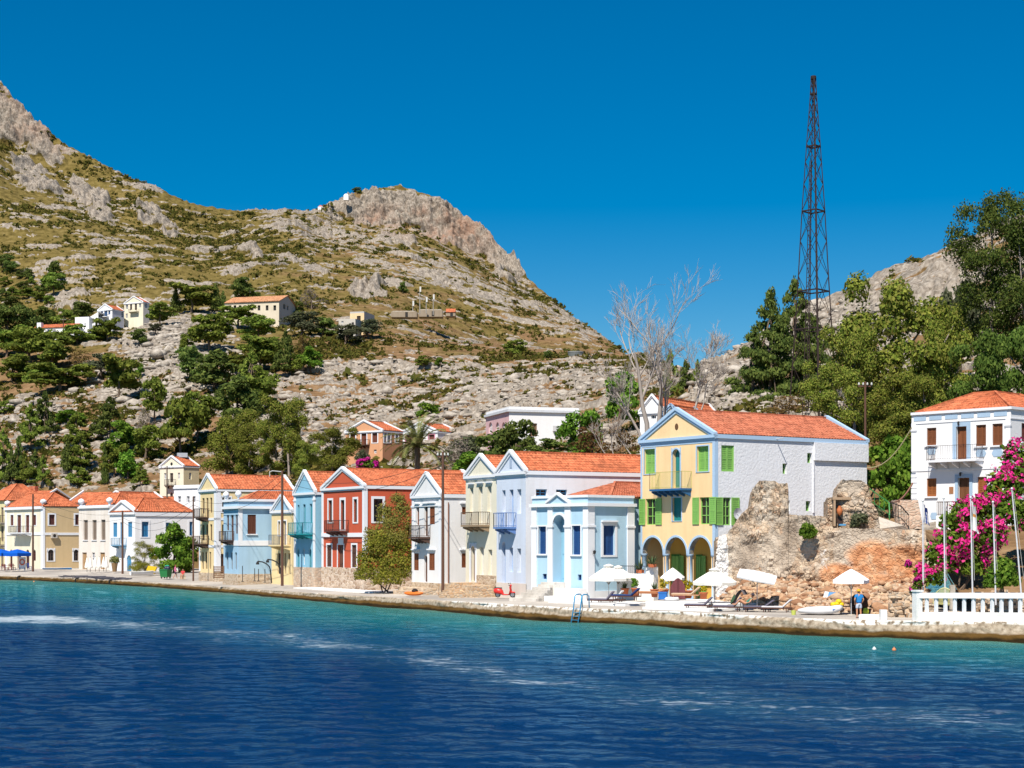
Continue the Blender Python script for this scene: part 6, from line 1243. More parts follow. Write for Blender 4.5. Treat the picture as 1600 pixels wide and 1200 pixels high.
mb = MB(); strip(mb, 1331, 1376, 1.0, 1.35, .32); o = mb.build('low_parapet', WPAINT, loc=epd(1350, 1)); tag(o, 'short low white parapet at the feet of the man', 'parapet'); g = MB(); g.box(epd(1373, .9, .25), .4, .4, .75); g.build('end_post', WPAINT, o)
def balustrade():
    o = thing('balustrade', 'white balustrade with square balusters along the quay under the flagpoles', 'balustrade', epd(1500, .3))
    mb = MB(); strip(mb, 1430, 1900, .1, .5, .52); mb.build('base_wall', WPAINT, o); mb = MB(); strip(mb, 1434, 1900, .14, .46, 1.68, 1.36); mb.build('handrail', M_TRIM, o)
    mb = MB(); p = epd(1431, .3); mb.box(p + Vector((0, 0, .78)), .42, .46, 1.95, .35); mb.box(p + Vector((0, 0, 1.8)), .52, .56, .1, .35); mb.build('pier', WPAINT, o)
    px = 1446.0
    while px < 1660: mb = MB(); mb.box(epd(px, .3, .94), .17, .17, .86, .35); mb.build('baluster', M_TRIM, o); px += 14.6
balustrade()
# ruined wall
def ruin_mat():
    m, t, b = new_mat('ruin_masonry'); og = attr(t, 'orange'); wh = attr(t, 'white'); pl = attr(t, 'plaster')
    tc = t.nodes.new('ShaderNodeTexCoord'); mp = t.nodes.new('ShaderNodeMapping'); mp.inputs['Scale'].default_value = (1, 1, 1.5); t.links.new(tc.outputs['Object'], mp.inputs[0])
    v = N(t, 'TexVoronoi', Scale=3.0); e = N(t, 'TexVoronoi', feature='DISTANCE_TO_EDGE', Scale=3.0); t.links.new(mp.outputs[0], v.inputs['Vector']); t.links.new(mp.outputs[0], e.inputs['Vector'])
    sp = t.nodes.new('ShaderNodeSeparateColor'); t.links.new(v.outputs['Color'], sp.inputs[0]); n1 = noise(t, 1.1, 6); n2 = noise(t, .45, 5, mapscale=(1, 1, .4)); n3 = noise(t, 5, 5)
    st = ramp(t, sp.outputs[0], [(0, S(150, 118, 92, .84)), (.4, S(196, 170, 142, .84)), (.75, S(222, 200, 174, .84)), (1, S(196, 142, 104, .84))])
    em = ramp(t, e.outputs['Distance'], [(.02, (1, 1, 1)), (.07, (0, 0, 0))]); st = mixc(t, em, st, S(150, 130, 112, .8)); st = mixc(t, .35, st, S(196, 178, 158, .84))
    pla = ramp(t, n2, [(.3, S(160, 144, 128, .84)), (.5, S(200, 184, 166, .84)), (.7, S(226, 214, 198, .84))]); pla = mixc(t, ramp(t, n3, [(.5, (0, 0, 0)), (.8, (.6, .6, .6))]), pla, S(120, 100, 84, .84))
    c = mixc(t, ramp(t, math_(t, 'ADD', pl, math_(t, 'MULTIPLY', math_(t, 'SUBTRACT', n1, .5), 1.5)), [(.3, (0, 0, 0)), (.46, (1, 1, 1))]), st, pla)
    oc = ramp(t, n1, [(.3, S(192, 124, 84, .84)), (.5, S(216, 154, 110, .84)), (.72, S(232, 198, 162, .84))])
    c = mixc(t, ramp(t, math_(t, 'ADD', og, math_(t, 'MULTIPLY', math_(t, 'SUBTRACT', n1, .5), .9)), [(.42, (0, 0, 0)), (.8, (.92, .92, .92))]), c, oc)
    c = mixc(t, ramp(t, math_(t, 'ADD', wh, math_(t, 'MULTIPLY', math_(t, 'SUBTRACT', n3, .5), .5)), [(.45, (0, 0, 0)), (.55, (1, 1, 1))]), c, S(244, 240, 236, .84))
    t.links.new(c, b.inputs['Base Color']); b.inputs['Roughness'].default_value = 1; b.inputs['Specular IOR Level'].default_value = .05
    bump(t, b, math_(t, 'ADD', math_(t, 'MINIMUM', e.outputs['Distance'], .14), math_(t, 'MULTIPLY', n3, .12)), .7, .25); return m
M_RUIN = ruin_mat()
def wall_y(px): return float(np.interp(px, [1080, 1118, 1440, 1480], [124, 122.3, 114.6, 113.6]))
def ruin(name, label, px0, px1, tops, bot, dy, thick, seed, masks=True, step=.8, rough=.45):
    pxs = np.arange(px0, px1 + .1, step); tp = np.interp(pxs, [q[0] for q in tops], [q[1] for q in tops]) + 2.5 * (fbm(pxs / 5, pxs * 0, 3, seed) - .5)
    nr = 46; V = []; at = {'orange': [], 'white': [], 'plaster': []}; Yw = np.array([wall_y(p) for p in pxs]) + dy
    zt = CZ - (tp - HZ) * Yw / F; fr = np.linspace(0, 1, nr)
    for f in fr:
        z = bot + (zt - bot) * f; X = (pxs - CX) / F * Yw; py = HZ - (z - CZ) * F / Yw
        d = rough * (fbm(X * 1.1, z * 1.1, 4, seed) - .5) * 2 + .5 * (fbm(X * .25, z * .25, 3, seed + 4) - .5) - .35 * f
        bl = lambda cx, cy, rx, ry: np.exp(-(((pxs - cx) / rx) ** 2 + ((py - cy) / ry) ** 2) ** 2)
        pl = np.maximum.reduce([bl(1160, 865, 26, 26), bl(1345, 838, 60, 16), bl(1320, 860, 30, 40) * .9, bl(1200, 758, 14, 10) * .6, bl(1330, 760, 24, 14) * .8, .2 + .62 * sm(806, 822, py) * sm(1132, 1148, pxs)])
        pl = np.clip(pl - .75 * np.maximum.reduce([bl(1238, 905, 40, 22), bl(1198, 888, 14, 24), bl(1176, 835, 24, 14), bl(1425, 850, 14, 20), bl(1280, 832, 24, 8)]), 0, 1)
        f1, f2, _, rb = worley(X * 2.6, z * 3.4, seed); d = d * (1 - .5 * pl) - (.15 - .13 * pl) * sm(0, .2, f2 - f1) * (.3 + rb)
        V.append(np.stack([X, Yw + d, z], 1))
        at['orange'].append(np.maximum.reduce([bl(1360, 872, 45, 32), bl(1410, 880, 40, 34), bl(1310, 898, 36, 22), bl(1350, 905, 90, 14) * .8, bl(1440, 880, 30, 40) * .8]))
        at['white'].append(np.maximum.reduce([bl(1128, 895, 11, 75) * 1.0, bl(1287, 872, 16, 34) * .45, bl(1255, 885, 16, 30) * .36]))
        at['plaster'].append(np.maximum.reduce([bl(1160, 865, 26, 26), bl(1210, 870, 28, 44), bl(1240, 850, 40, 40) * .6, bl(1345, 838, 50, 14), bl(1250, 812, 45, 8) * .9, bl(1320, 860, 20, 40) * .9, bl(1200, 758, 14, 10) * .6, bl(1330, 760, 24, 14) * .8, .34 + 0 * py]))
    back = [V[-1] + np.array([0, thick * k, (-.25 if k > .6 else 0)]) for k in (.3, .7, 1.0)] + [np.stack([V[0][:, 0], V[0][:, 1] + thick, np.full(len(pxs), bot)], 1)]
    for k in at: at[k] += [at[k][-1] * .3] * 4
    V = np.stack(V + back, 0); n0, nc = V.shape[:2]; idx = np.arange(n0 * nc).reshape(n0, nc)
    Q = np.stack([idx[:-1, :-1], idx[:-1, 1:], idx[1:, 1:], idx[1:, :-1]], -1).reshape(-1, 4)
    caps = [[idx[i, c], idx[i + 1, c], idx[n0 - 1, c], idx[n0 - 1, c]] for c in (0, nc - 1) for i in range(n0 - 2)]
    me = bpy.data.meshes.new(name); o0 = Vector((float(V[..., 0].mean()), float(V[..., 1].mean()), bot))
    me.from_pydata([tuple(p - np.array(o0)) for p in V.reshape(-1, 3)], [], [tuple(q) for q in Q.tolist()] + [(a, b, c) for a, b, c, _ in caps])
    for k in at: vattr(me, k, np.array(at[k]) if masks else np.array(at[k]) * 0)
    o = link(name, me, M_RUIN, None, o0); return tag(o, label, 'ruin')
ruin('ruined_wall', 'crumbling stone retaining wall with orange stains beside the yellow house', 1118, 1446, [(1118, 840), (1138, 834), (1146, 822), (1160, 801), (1172, 792), (1175, 765), (1186, 752), (1207, 751), (1219, 756), (1229, 755), (1231, 778), (1219, 786), (1218, 803), (1291, 807), (1294, 818), (1302, 825), (1420, 827), (1446, 829)], .9, 0, 1.3, 5)
ruin('ruined_niche_wall', 'broken stone wall stump with an arched niche on top of the retaining wall', 1292, 1374, [(1292, 778), (1304, 776), (1308, 757), (1316, 750), (1344, 750), (1356, 760), (1361, 786), (1370, 801), (1374, 822)], 5.6, .9, 1.6, 9, True, .8, .3)
def niche():
    Y = wall_y(1314) + .55; o = thing('wall_niche', 'small stone framed niche holding an orange jar in the ruin', 'niche', P(1314, Y, 822)); mb = MB(); s = Y / F
    for x in (1303, 1328): mb.box(P(x, Y, 801), 3.2 * s, .5, 42 * s)
    mb.box(P(1315, Y, 779), 30 * s, .55, 4 * s); mb.build('frame', paint((176, 150, 124), dirt=.9), o)
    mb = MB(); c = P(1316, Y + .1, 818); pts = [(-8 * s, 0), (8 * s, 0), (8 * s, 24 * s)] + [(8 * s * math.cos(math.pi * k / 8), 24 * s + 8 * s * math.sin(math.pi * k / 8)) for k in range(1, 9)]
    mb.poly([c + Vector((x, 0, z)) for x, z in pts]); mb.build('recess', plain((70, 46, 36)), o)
    mb = MB(); mb.lathe(P(1312, Y - .1, 806), [(.05, 0), (.2, .2), (.22, .45), (.1, .65), (.12, .72)], 12); mb.build('jar', plain((206, 120, 70)), o, True)
    mb = MB(); mb.box(P(1316, Y - .3, 820), 10 * s, .3, .12); mb.build('blue_tray', plain((90, 160, 210)), o)
niche()
def rubble_mat():
    m, t, b = new_mat('rubble_stone'); g = t.nodes.new('ShaderNodeNewGeometry'); c = ramp(t, g.outputs['Random Per Island'], [(0, S(140, 98, 72, .84)), (.35, S(186, 142, 108, .84)), (.7, S(222, 192, 158, .84)), (1, S(176, 150, 128, .84))])
    t.links.new(mixc(t, ramp(t, noise(t, 4, 5), [(.4, (0, 0, 0)), (.75, (.6, .6, .6))]), c, S(128, 96, 72, .84)), b.inputs['Base Color']); b.inputs['Roughness'].default_value = 1; bump(t, b, noise(t, 6, 5), .6, .08); return m
def earth_bank():
    pxs = np.arange(1122, 1446, 1.2); nr = 60; V = []; og = []
    for f in np.linspace(0, 1, nr):
        ye = np.interp(pxs, E_PX, E_Y) + np.interp(pxs, [1122, 1150, 1250, 1330, 1400, 1446], [9, 7.5, 7.2, 7.5, 5.5, 5]); yw = np.array([wall_y(p) for p in pxs]) + .4; Y = ye + (yw - ye) * f; X = (pxs - CX) / F * Y
        top = np.interp(pxs, [1122, 1150, 1200, 1260, 1330, 1400, 1446], [1.3, 2.4, 3.3, 2.9, 2.6, 2.9, 3.0]); z = .95 + (top - .95) * (f ** .75) + .5 * (fbm(X * .7, Y * .7, 4, 3) - .5) * (f > .02)
        f1, f2, rid, rb = worley(X / .42, Y / .38, 41); z = z + .26 * (rid < .5) * sm(0, .25, f2 - f1) * (.3 + rb)
        V.append(np.stack([X, Y, z], 1)); og.append(np.interp(pxs, [1122, 1200, 1260, 1300, 1446], [.1, .3, .35, .48, .4]) + 0 * z)
    V = np.stack(V); n0, nc = V.shape[:2]; idx = np.arange(n0 * nc).reshape(n0, nc); Q = np.stack([idx[:-1, :-1], idx[:-1, 1:], idx[1:, 1:], idx[1:, :-1]], -1).reshape(-1, 4)
    me = np_mesh('earth_bank', V.reshape(-1, 3), Q); vattr(me, 'orange', np.array(og)); vattr(me, 'white', np.zeros(n0 * nc)); vattr(me, 'plaster', np.zeros(n0 * nc))
    tag(link('earth_bank', me, M_RUIN), kind='structure')
    r = np.random.RandomState(8); m = 1500; ii = r.randint(0, n0 * nc, m); c = V.reshape(-1, 3)[ii]; s = np.clip(np.exp(r.normal(np.log(.15), .5, m)), .06, .5)
    bm = bmesh.new(); bmesh.ops.create_icosphere(bm, subdivisions=1, radius=1); bv = np.array([v.co[:] for v in bm.verts]); bf = np.array([[v.index for v in q.verts] for q in bm.faces]); bm.free()
    W_ = bv[None] * (1 + r.uniform(-.3, .3, (m, len(bv), 1))) * s[:, None, None] * np.stack([r.uniform(.9, 1.7, m), r.uniform(.8, 1.2, m), r.uniform(.5, .9, m)], 1)[:, None, :] + c[:, None, :]
    tag(link('rubble', np_mesh('rubble', W_.reshape(-1, 3), (bf[None] + (np.arange(m) * len(bv))[:, None, None]).reshape(-1, 3)), rubble_mat()), 'pale and orange rubble stones at the foot of the ruined wall', 'rubble', kind='stuff')
earth_bank()
def stone_row(name, label, px0, px1, d0, h0, n, seed, cols=((214, 188, 160), (190, 160, 130))):
    r = random.Random(seed); o = thing(name, label, 'wall', epd((px0 + px1) / 2, d0)); mb = MB()
    for k in range(n):
        p = epd(r.uniform(px0, px1), d0 + r.uniform(-.3, .3), r.uniform(0, h0)); mb.box(p, r.uniform(.35, .8), r.uniform(.35, .6), r.uniform(.2, .38), r.uniform(-.4, .4), Matrix.Rotation(r.uniform(-.2, .2), 3, 'X'))
    strip(mb, px0, px1, d0 - .15, d0 + .25, h0 * .85); mb.build('stones', stone(((214, 188, 160), (236, 214, 188), (176, 140, 108)), 1.8), o)
stone_row('dry_stone_wall', 'low dry stone wall just left of the balustrade pier', 1365, 1428, 4.0, 1.5, 110, 2)
stone_row('garden_wall', 'low stone wall behind the balustrade below the green shrub', 1470, 1640, 8.2, 1.5, 150, 3)
stone_row('rubble_wall', 'grey dry stone wall under the feathery tamarisk', 574, 634, 6.6, .8, 90, 4)
stone_row('forecourt_wall', 'pale stone wall along the forecourt left of the tamarisk', 534, 590, 8.0, .5, 70, 6)
# white passage wall between the pale blue and the yellow house
o = thing('passage_wall', 'whitewashed rough wall with agaves between the pale blue and yellow houses', 'wall', P(990, 133, z=1.1)); mb = MB(); a, b = P(966, 132.5, z=1), P(1022, 130.8, z=1)
mb.bar(a + Vector((0, 0, 1.0)), b + Vector((0, 0, 1.0)), .5, 2.6); mb.build('wall', WPAINT, o); mb = MB(); mb.bar(P(1012, 131.6, z=1.2) + Vector((0, -.4, 1.2)), P(1024, 131.2, z=1.2) + Vector((0, -.4, 1.2)), .7, 2.9); mb.build('pier', WPAINT, o)
mb = MB(); mb.bar(a + Vector((0, 0, 2.9)), b + Vector((0, 0, 2.9)), .05); [mb.bar(a.lerp(b, k / 18) + Vector((0, 0, 2.2)), a.lerp(b, k / 18) + Vector((0, 0, 2.9)), .03) for k in range(19)]; mb.build('railing', M_METAL, o)
o = thing('passage_house', 'plain white house seen deep in the passage beside the yellow house', 'house', P(990, 140, z=1)); mb = MB(); mb.hexa([P(960, 140, z=.5), P(1010, 138, z=.5), P(1014, 150, z=.5), P(962, 150, z=.5)], [P(960, 140, z=6.2), P(1010, 138, z=6.2), P(1014, 150, z=6.2), P(962, 150, z=6.2)]); mb.build('wall', M_WHITE, o)
mb = MB(); q = P(1000, 138.2, 830); mb.box(q, .5, .12, 1.2, -.5); mb.build('window', M_GLASS, o)
# steps and railings between the houses
def rail(name, label, pts, h, col, step, cat='railing'):
    o = thing(name, label, cat, pts[0]); mb = MB(); up = Vector((0, 0, h)); po = MB()
    for A_, B_ in zip(pts, pts[1:]):
        mb.bar(A_ + up, B_ + up, .06); mb.bar(A_ + up * .12, B_ + up * .12, .04); n = max(1, int((B_ - A_).length / step))
        for k in range(n + 1): po.bar(A_.lerp(B_, k / n), A_.lerp(B_, k / n) + up, .035)
    mb.build('handrail', col, o); po.build('balusters', col, o); return o
rail('green_railing', 'green iron stair railing between the ruin and the white house', [P(1359, 121, 784), P(1389, 119, 806), P(1390, 118.3, 826)], .95, plain((70, 150, 80), .5, .2), .5)
rail('iron_railing', 'black iron stair railing beside the white house steps', [P(1391, 117.8, 806), P(1408, 117.2, 812), P(1420, 116.6, 826)], .95, M_METAL, .22)
o = thing('stone_steps', 'pinkish stone steps climbing beside the white house corner', 'steps', P(1420, 118, 826)); mb = MB()
for k in range(10): q = P(1424 - k * .8, 117.5 + k * .45, 826); mb.box(q + Vector((0, .6, .1 + k * .21)), 1.6, 1.2, .21 + .0, .1)
mb.build('treads', stone(((214, 186, 164), (230, 206, 186), (190, 156, 134)), 2.0), o)
o = thing('stair_wall', 'whitewashed sloping wall below the green railing', 'wall', P(1395, 118, 826)); mb = MB(); mb.hexa([P(1368, 117.5, 827), P(1420, 116.4, 827), P(1420, 117.4, 827), P(1368, 118.5, 827)], [P(1370, 117.5, 806), P(1412, 116.4, 821), P(1412, 117.4, 821), P(1370, 118.5, 806)]); mb.build('wall', paint((228, 220, 210), dirt=1.2, bmp=1.0), o)
# ---------------------------------------------------------------- lattice mast
def mast():
    base = slope_at(1271, 648); Y = base.y; s = Y / F; z0 = base.z - 1; z1 = zat(121, Y); H = z1 - z0; o = thing('lattice_mast', 'very tall rusty lattice radio mast on the right hillside', 'mast', (base.x, Y, z0)); c = Vector((kx(1271) * Y, Y, 0))
    hw = lambda z: s * .5 * float(np.interp(HZ - (z - CZ) / s, [121, 150, 229, 330, 455, 560, 660], [7.5, 10, 22, 36, 50, 64, 80]))
    ang = [math.radians(a) for a in (-88, 2, 92, 182)]; leg = lambda k, z: c + Vector((hw(z) * math.cos(ang[k]), hw(z) * math.sin(ang[k]), z))
    zs = [z0]; 
    while zs[-1] < z1 - 1.6: zs.append(min(z1, zs[-1] + max(1.3, hw(zs[-1]) * 2.3)))
    zs.append(z1)
    for k in range(4): mb = MB(); [mb.bar(leg(k, a), leg(k, b), (.2 if k == 0 else .12) - .06 * (a - z0) / H) for a, b in zip(zs, zs[1:])]; mb.build('leg', M_RUST, o)
    for k in range(4):
        mb = MB(); l = (k + 1) % 4
        for a, b in zip(zs, zs[1:]): mb.bar(leg(k, a), leg(l, b), .042); mb.bar(leg(l, a), leg(k, b), .042)
        mb.build('bracing', M_RUST, o)
    for py in (455, 330, 229, 147, 123, 515):
        z = zat(py, Y); mb = MB(); [mb.bar(leg(k, z), leg((k + 1) % 4, z), .13) for k in range(4)]; mb.build('ring', M_RUST, o)
    mb = MB(); f = lambda z, t: leg(0, z).lerp(leg(3, z), t)
    zz = z0
    for t in (.42, .54): mb.tube([f(a, t) for a in zs if a < zat(229, Y)], .05, 4)
    while zz < zat(229, Y): mb.bar(f(zz, .42), f(zz, .54), .05); zz += .5
    mb.build('ladder', M_RUST, o); mb = MB(); mb.lathe(c + Vector((0, 0, z1 - .1)), [(.0, 0), (.3, 0), (.3, .25), (0, .25)], 8); mb.build('cap', M_RUST, o)
mast()
# ---------------------------------------------------------------- poles and wires
POLE = {}
def pole(key, x, yt, yb, label, w=3.0, arm=None, Y=None, mat=None, lamp=False):
    b = P(x, Y, yb) if Y else on_ground(x, yb); Yv = b.y; zt = zat(yt, Yv); r = w / 2 / F * Yv; o = thing('utility_pole', label, 'pole', b, 'wooden utility poles'); mb = MB()
    mb.tube([b - Vector((0, 0, .3)), Vector((b.x, Yv, zt))], [r * 1.1, r * .85], 8); mb.build('shaft', mat or M_POLE, o); POLE[key] = Vector((b.x, Yv, zt))
    if arm:
        mb = MB(); t = Vector((b.x, Yv, zt - .4)); mb.bar(t - Vector((arm, 0, 0)), t + Vector((arm, .2, 0)), .12); mb.build('crossarm', mat or M_POLE, o)
        for q in (-arm * .9, -arm * .3, arm * .3, arm * .9): mb = MB(); mb.lathe(t + Vector((q, 0, .05)), [(.03, 0), (.09, .08), (.06, .25), (0, .28)], 6); mb.build('insulator', plain((220, 220, 214), .3), o)
    if lamp: mb = MB(); t = Vector((b.x, Yv, zt - .15)); mb.tube([t, t + Vector((-1.0, -.2, .1)), t + Vector((-1.3, -.25, .0)), t + Vector((-1.3, -.25, -.5))], .05, 5); mb.build('bracket', plain((214, 214, 210)), o)
    return o
pole('a', 51.5, 772, 890, 'thick brown utility pole by the blue parasols', 3.2, Y=262); pole('b', 191.5, 798, 895, 'brown utility pole before the arched light blue doors', 3.2, Y=243); pole('c', 302, 776, 904, 'slim utility pole at the corner of the three storey yellow house', 2.6, Y=204)
pole('d', 441, 735, 911, 'tall brown utility pole in front of the small yellow house', 4.2, lamp=True, Y=177); pole('e', 692, 706, 926, 'tallest utility pole in front of the white gabled house with rust brown shutters', 4.6, .5, Y=146)
pole('f', 1352, 596, 720, 'utility pole rising behind the rear of the yellow house', 3.6, .6, Y=142); pole('g', 261, 728, 786, 'utility pole with crossarm beside the tall cream slope house', 2.2, 1.1, Y=290, mat=wood((120, 104, 92))); pole('h', 99, 498, 524, 'distant utility pole in front of the ridge cottage', 1.6, .8, Y=490)
def wire(label, a, b, sag, r=.022, mat=None, name='overhead_wire', n=14):
    a, b = Vector(a), Vector(b); pts = [a.lerp(b, i / n) - Vector((0, 0, sag * 4 * (i / n) * (1 - i / n))) for i in range(n + 1)]; mb = MB(); mb.tube(pts, r, 4); o = mb.build(name, mat or M_WIRE, loc=a); tag(o, label, 'wire', 'overhead wires along the waterfront' if name == 'overhead_wire' else None)
V3 = lambda x, y, z: Vector((x, y, z))
for k, l, dz, sag, lb in (('a', 'b', -.4, 1.2, 'upper wire from the parasol pole to the light blue doors pole'), ('a', 'b', -1.2, 1.5, 'lower wire from the parasol pole to the light blue doors pole'), ('b', 'c', -.4, 1.2, 'upper wire crossing the white side wall with blue shutters'), ('b', 'c', -1.0, 1.6, 'middle wire crossing the white side wall with blue shutters'), ('b', 'c', -1.6, 1.9, 'lowest wire crossing the white side wall with blue shutters'),
                          ('c', 'd', -.3, 1.6, 'upper wire crossing the pale blue house'), ('c', 'd', -1.0, 1.9, 'lower wire crossing the pale blue house'), ('d', 'e', -.5, 1.5, 'upper wire sagging before the red house roof'), ('d', 'e', -1.1, 1.8, 'lower wire sagging before the red house roof')):
    wire(lb, POLE[k] + V3(0, 0, dz), POLE[l] + V3(0, 0, dz), sag)
wire('wire from the tall brown pole to the yellow three storey roof', POLE['d'] + V3(0, 0, -.3), P(420, 200, 744), .3); wire('pale rope slung between the yellow house and the white house', P(1355, 136.5, 730), P(1424.5, 128.6, 668), .9, .045, plain((206, 196, 150)), 'slung_rope')
wire('brown pipe rail curving up beside the white house', P(1388, 119.5, 784), P(1426, 124, 755), .5, .06, plain((150, 104, 84)), 'pipe_rail')
for x, yt, yb, lb in ((656, 448, 490, 'tallest thin antenna mast on the far slope'), (645, 470, 492, 'short thin antenna post left of the tallest one'), (666, 464, 490, 'thin antenna post in the middle of the group'), (677, 460, 492, 'antenna post with a white panel, right of the group')):
    b = P(x, 522, yb); o = thing('antenna_mast', lb, 'antenna', b, 'small antennas on the far slope'); mb = MB(); mb.tube([b, P(x, 522, yt)], [.18, .1], 5); mb.build('shaft', plain((170, 164, 156)), o); mb = MB(); mb.box(P(x + .8, 521.7, yt + 4), .5, .3, 1.6); mb.build('panel', plain((226, 226, 224)), o)
# curved lamp posts
for x0, x1, yb, lb in ((424.5, 402, 911, 'black curved lamp post left of the tall brown pole'), (440, 417.5, 908, 'second black curved lamp post, half behind the tall brown pole')):
    b = P(x0, 181, yb); s = b.y / F; o = thing('lamp_post', lb, 'street lamp', b); pts = [b, b + V3(-2 * s, 0, 20 * s)] + [b + V3(-2 * s - 20 * s * (1 - math.cos(t)), 0, (20 + 14 * math.sin(t)) * s) for t in (.4, .8, 1.2, 1.57)]; mb = MB(); mb.tube(pts, .07, 6); mb.build('shaft', M_METAL, o)
    mb = MB(); mb.lathe(pts[-1] - V3(0, 0, .35), [(.2, 0), (.16, .2), (.05, .35)], 8); mb.build('lamp_head', M_METAL, o)
for x, yt, yb in ((379, 884, 909), (398, 888, 908), (404, 889, 908), (414, 889, 910)):
    b = P(x, 186, yb); mb = MB(); mb.tube([b, P(x, b.y, yt)], .045, 5); mb.box(b + V3(0, 0, .02), .3, .3, .06); tag(mb.build('iron_rod', M_METAL, loc=b), 'thin iron rod standing before the pale blue house wall', 'rod', 'iron rods before the pale blue house')
# gate and fence
o = thing('wooden_gate', 'brown wooden slat gate between the yellow and pale blue houses', 'gate', P(342, 187.5, 903)); mb = MB(); s = 187.5 / F
for k in range(6): mb.box(P(342, 187.5, 902 - k * 3.2), 16 * s, .06, 1.7 * s)
mb.build('slats', wood((150, 108, 76)), o); mb = MB(); [mb.box(P(x, 187.45, 894), 1.1 * s, .1, 20 * s) for x in (334, 350)]; mb.build('frame', wood((130, 92, 66)), o)
a, b = epd(553, 8.6), epd(592, 7.6); o = thing('slat_fence', 'grey wooden slat fence on the stone wall left of the tamarisk', 'fence', a); mb = MB(); [mb.bar(a + V3(0, 0, z), b + V3(0, 0, z), .05, .1) for z in (.75, .98, 1.2, 1.42)]; mb.build('rails', wood((150, 134, 118)), o); mb = MB(); [mb.bar(a.lerp(b, k / 5) + V3(0, .05, 0), a.lerp(b, k / 5) + V3(0, .05, 1.5), .08) for k in range(6)]; mb.build('posts', wood((150, 134, 118)), o)
# ---------------------------------------------------------------- parasols
FAB = plain((250, 246, 238), .9, 0, .1, .03); FABW = plain((252, 252, 254), .9, 0, .1, .02); FABB = plain((20, 96, 206), .8, 0, .1, .1)
def parasol(label, x, yt, yr, hw, yb, mat, n=8, group='open white parasols', tilt=None, vent=True, droop=.22, polem=None, Y=None, rot=.2):
    b = P(x, Y, yb) if Y else on_ground(x, yb); s = b.y / F; o = thing('parasol', label, 'parasol', b, group); top = zat(yt, b.y) - b.z; rim = zat(yr, b.y) - b.z; R_ = hw * s
    M = tilt or Matrix.Identity(3); c = Vector((0, 0, rim)); mb = MB(); mb.tube([b, b + V3(0, 0, rim * .6), b + V3(0, 0, top - .05)], .03, 6); mb.build('pole', polem or plain((220, 220, 222), .4, .3), o)
    w = lambda p: b + c + M @ (Vector(p) - c)
    mb = MB(); m = 6 if n > 4 else 8; vs = []
    for i in range(m + 1):
        f = i / m
        for k in range(n * 2):
            a = rot + math.pi * k / n; rr = R_ * f * ((1 if k % 2 == 0 else math.cos(math.pi / n) * 1.0)); z = top + (rim - top) * (f ** 1.15) - (0 if k % 2 == 0 else .05 * f); vs.append(w((rr * math.cos(a), rr * math.sin(a), z)))
    N2 = 2 * n; fs = [(i * N2 + k, i * N2 + (k + 1) % N2, (i + 1) * N2 + (k + 1) % N2, (i + 1) * N2 + k) for i in range(m) for k in range(N2)]
    base = len(vs); vs += [w((R_ * .985 * (1 if k % 2 == 0 else math.cos(math.pi / n)) * math.cos(rot + math.pi * k / n), R_ * .985 * (1 if k % 2 == 0 else math.cos(math.pi / n)) * math.sin(rot + math.pi * k / n), rim - droop - (0 if k % 2 == 0 else .03))) for k in range(N2)]
    fs += [(m * N2 + k, m * N2 + (k + 1) % N2, base + (k + 1) % N2, base + k) for k in range(N2)]; mb.add(vs, fs); can = mb.build('canopy', mat, o)
    if vent:
        mb = MB(); vs = [w((R_ * .26 * q * math.cos(math.pi * k / n + rot), R_ * .26 * q * math.sin(math.pi * k / n + rot), top + .1 - .13 * q)) for q in (.02, 1) for k in range(N2)] + [w((R_ * .26 * math.cos(math.pi * k / n + rot), R_ * .26 * math.sin(math.pi * k / n + rot), top - .1)) for k in range(N2)]
        mb.add(vs, [(i * N2 + k, i * N2 + (k + 1) % N2, (i + 1) * N2 + (k + 1) % N2, (i + 1) * N2 + k) for i in range(2) for k in range(N2)]); mb.build('vent_cap', mat, can)
    for k in range(n): a = rot + math.tau * k / n; mb = MB(); mb.bar(w((0, 0, rim * .72)), w((R_ * .5 * math.cos(a), R_ * .5 * math.sin(a), top + (rim - top) * .5 - .03)), .02); mb.build('strut', plain((150, 140, 126)), can)
    mb = MB(); mb.lathe(b, [(.0, .09), (.24, .09), (.28, .0)], 10); mb.build('base', concrete(), o); return o
parasol('cream parasol with vent cap over the loungers by the pale blue house', 951, 883, 903, 32, 941, FAB, 8); parasol('second cream parasol close behind the one by the pale blue house', 966, 885, 903, 27, 938, FAB, 8, rot=.5)
parasol('small white four sided parasol in front of the middle arch', 1051, 887, 902, 24, 937, FABW, 4, vent=False, rot=.55); parasol('big cream eight sided parasol before the right arch of the yellow house', 1117, 889, 909, 36, 951, FAB, 8)
parasol('white square parasol tilted to the right in front of the ruined wall', 1183, 892, 900, 42, 954, FABW, 4, vent=False, tilt=Matrix.Rotation(math.radians(9), 3, 'Y') @ Matrix.Rotation(math.radians(12), 3, 'X'), rot=.6, droop=.12)
parasol('white four sided parasol beside the man in blue', 1330, 889, 906, 34, 962, FABW, 4, vent=False, rot=.4)
parasol('bright blue parasol in front of the beige side house, right one', 27, 858, 864, 21, 890, FABB, 4, 'blue parasols at the left', vent=False, rot=.3, droop=.5); parasol('bright blue parasol cut by the left photo edge', 2, 858, 864, 21, 891, FABB, 4, 'blue parasols at the left', vent=False, rot=.3, droop=.5)
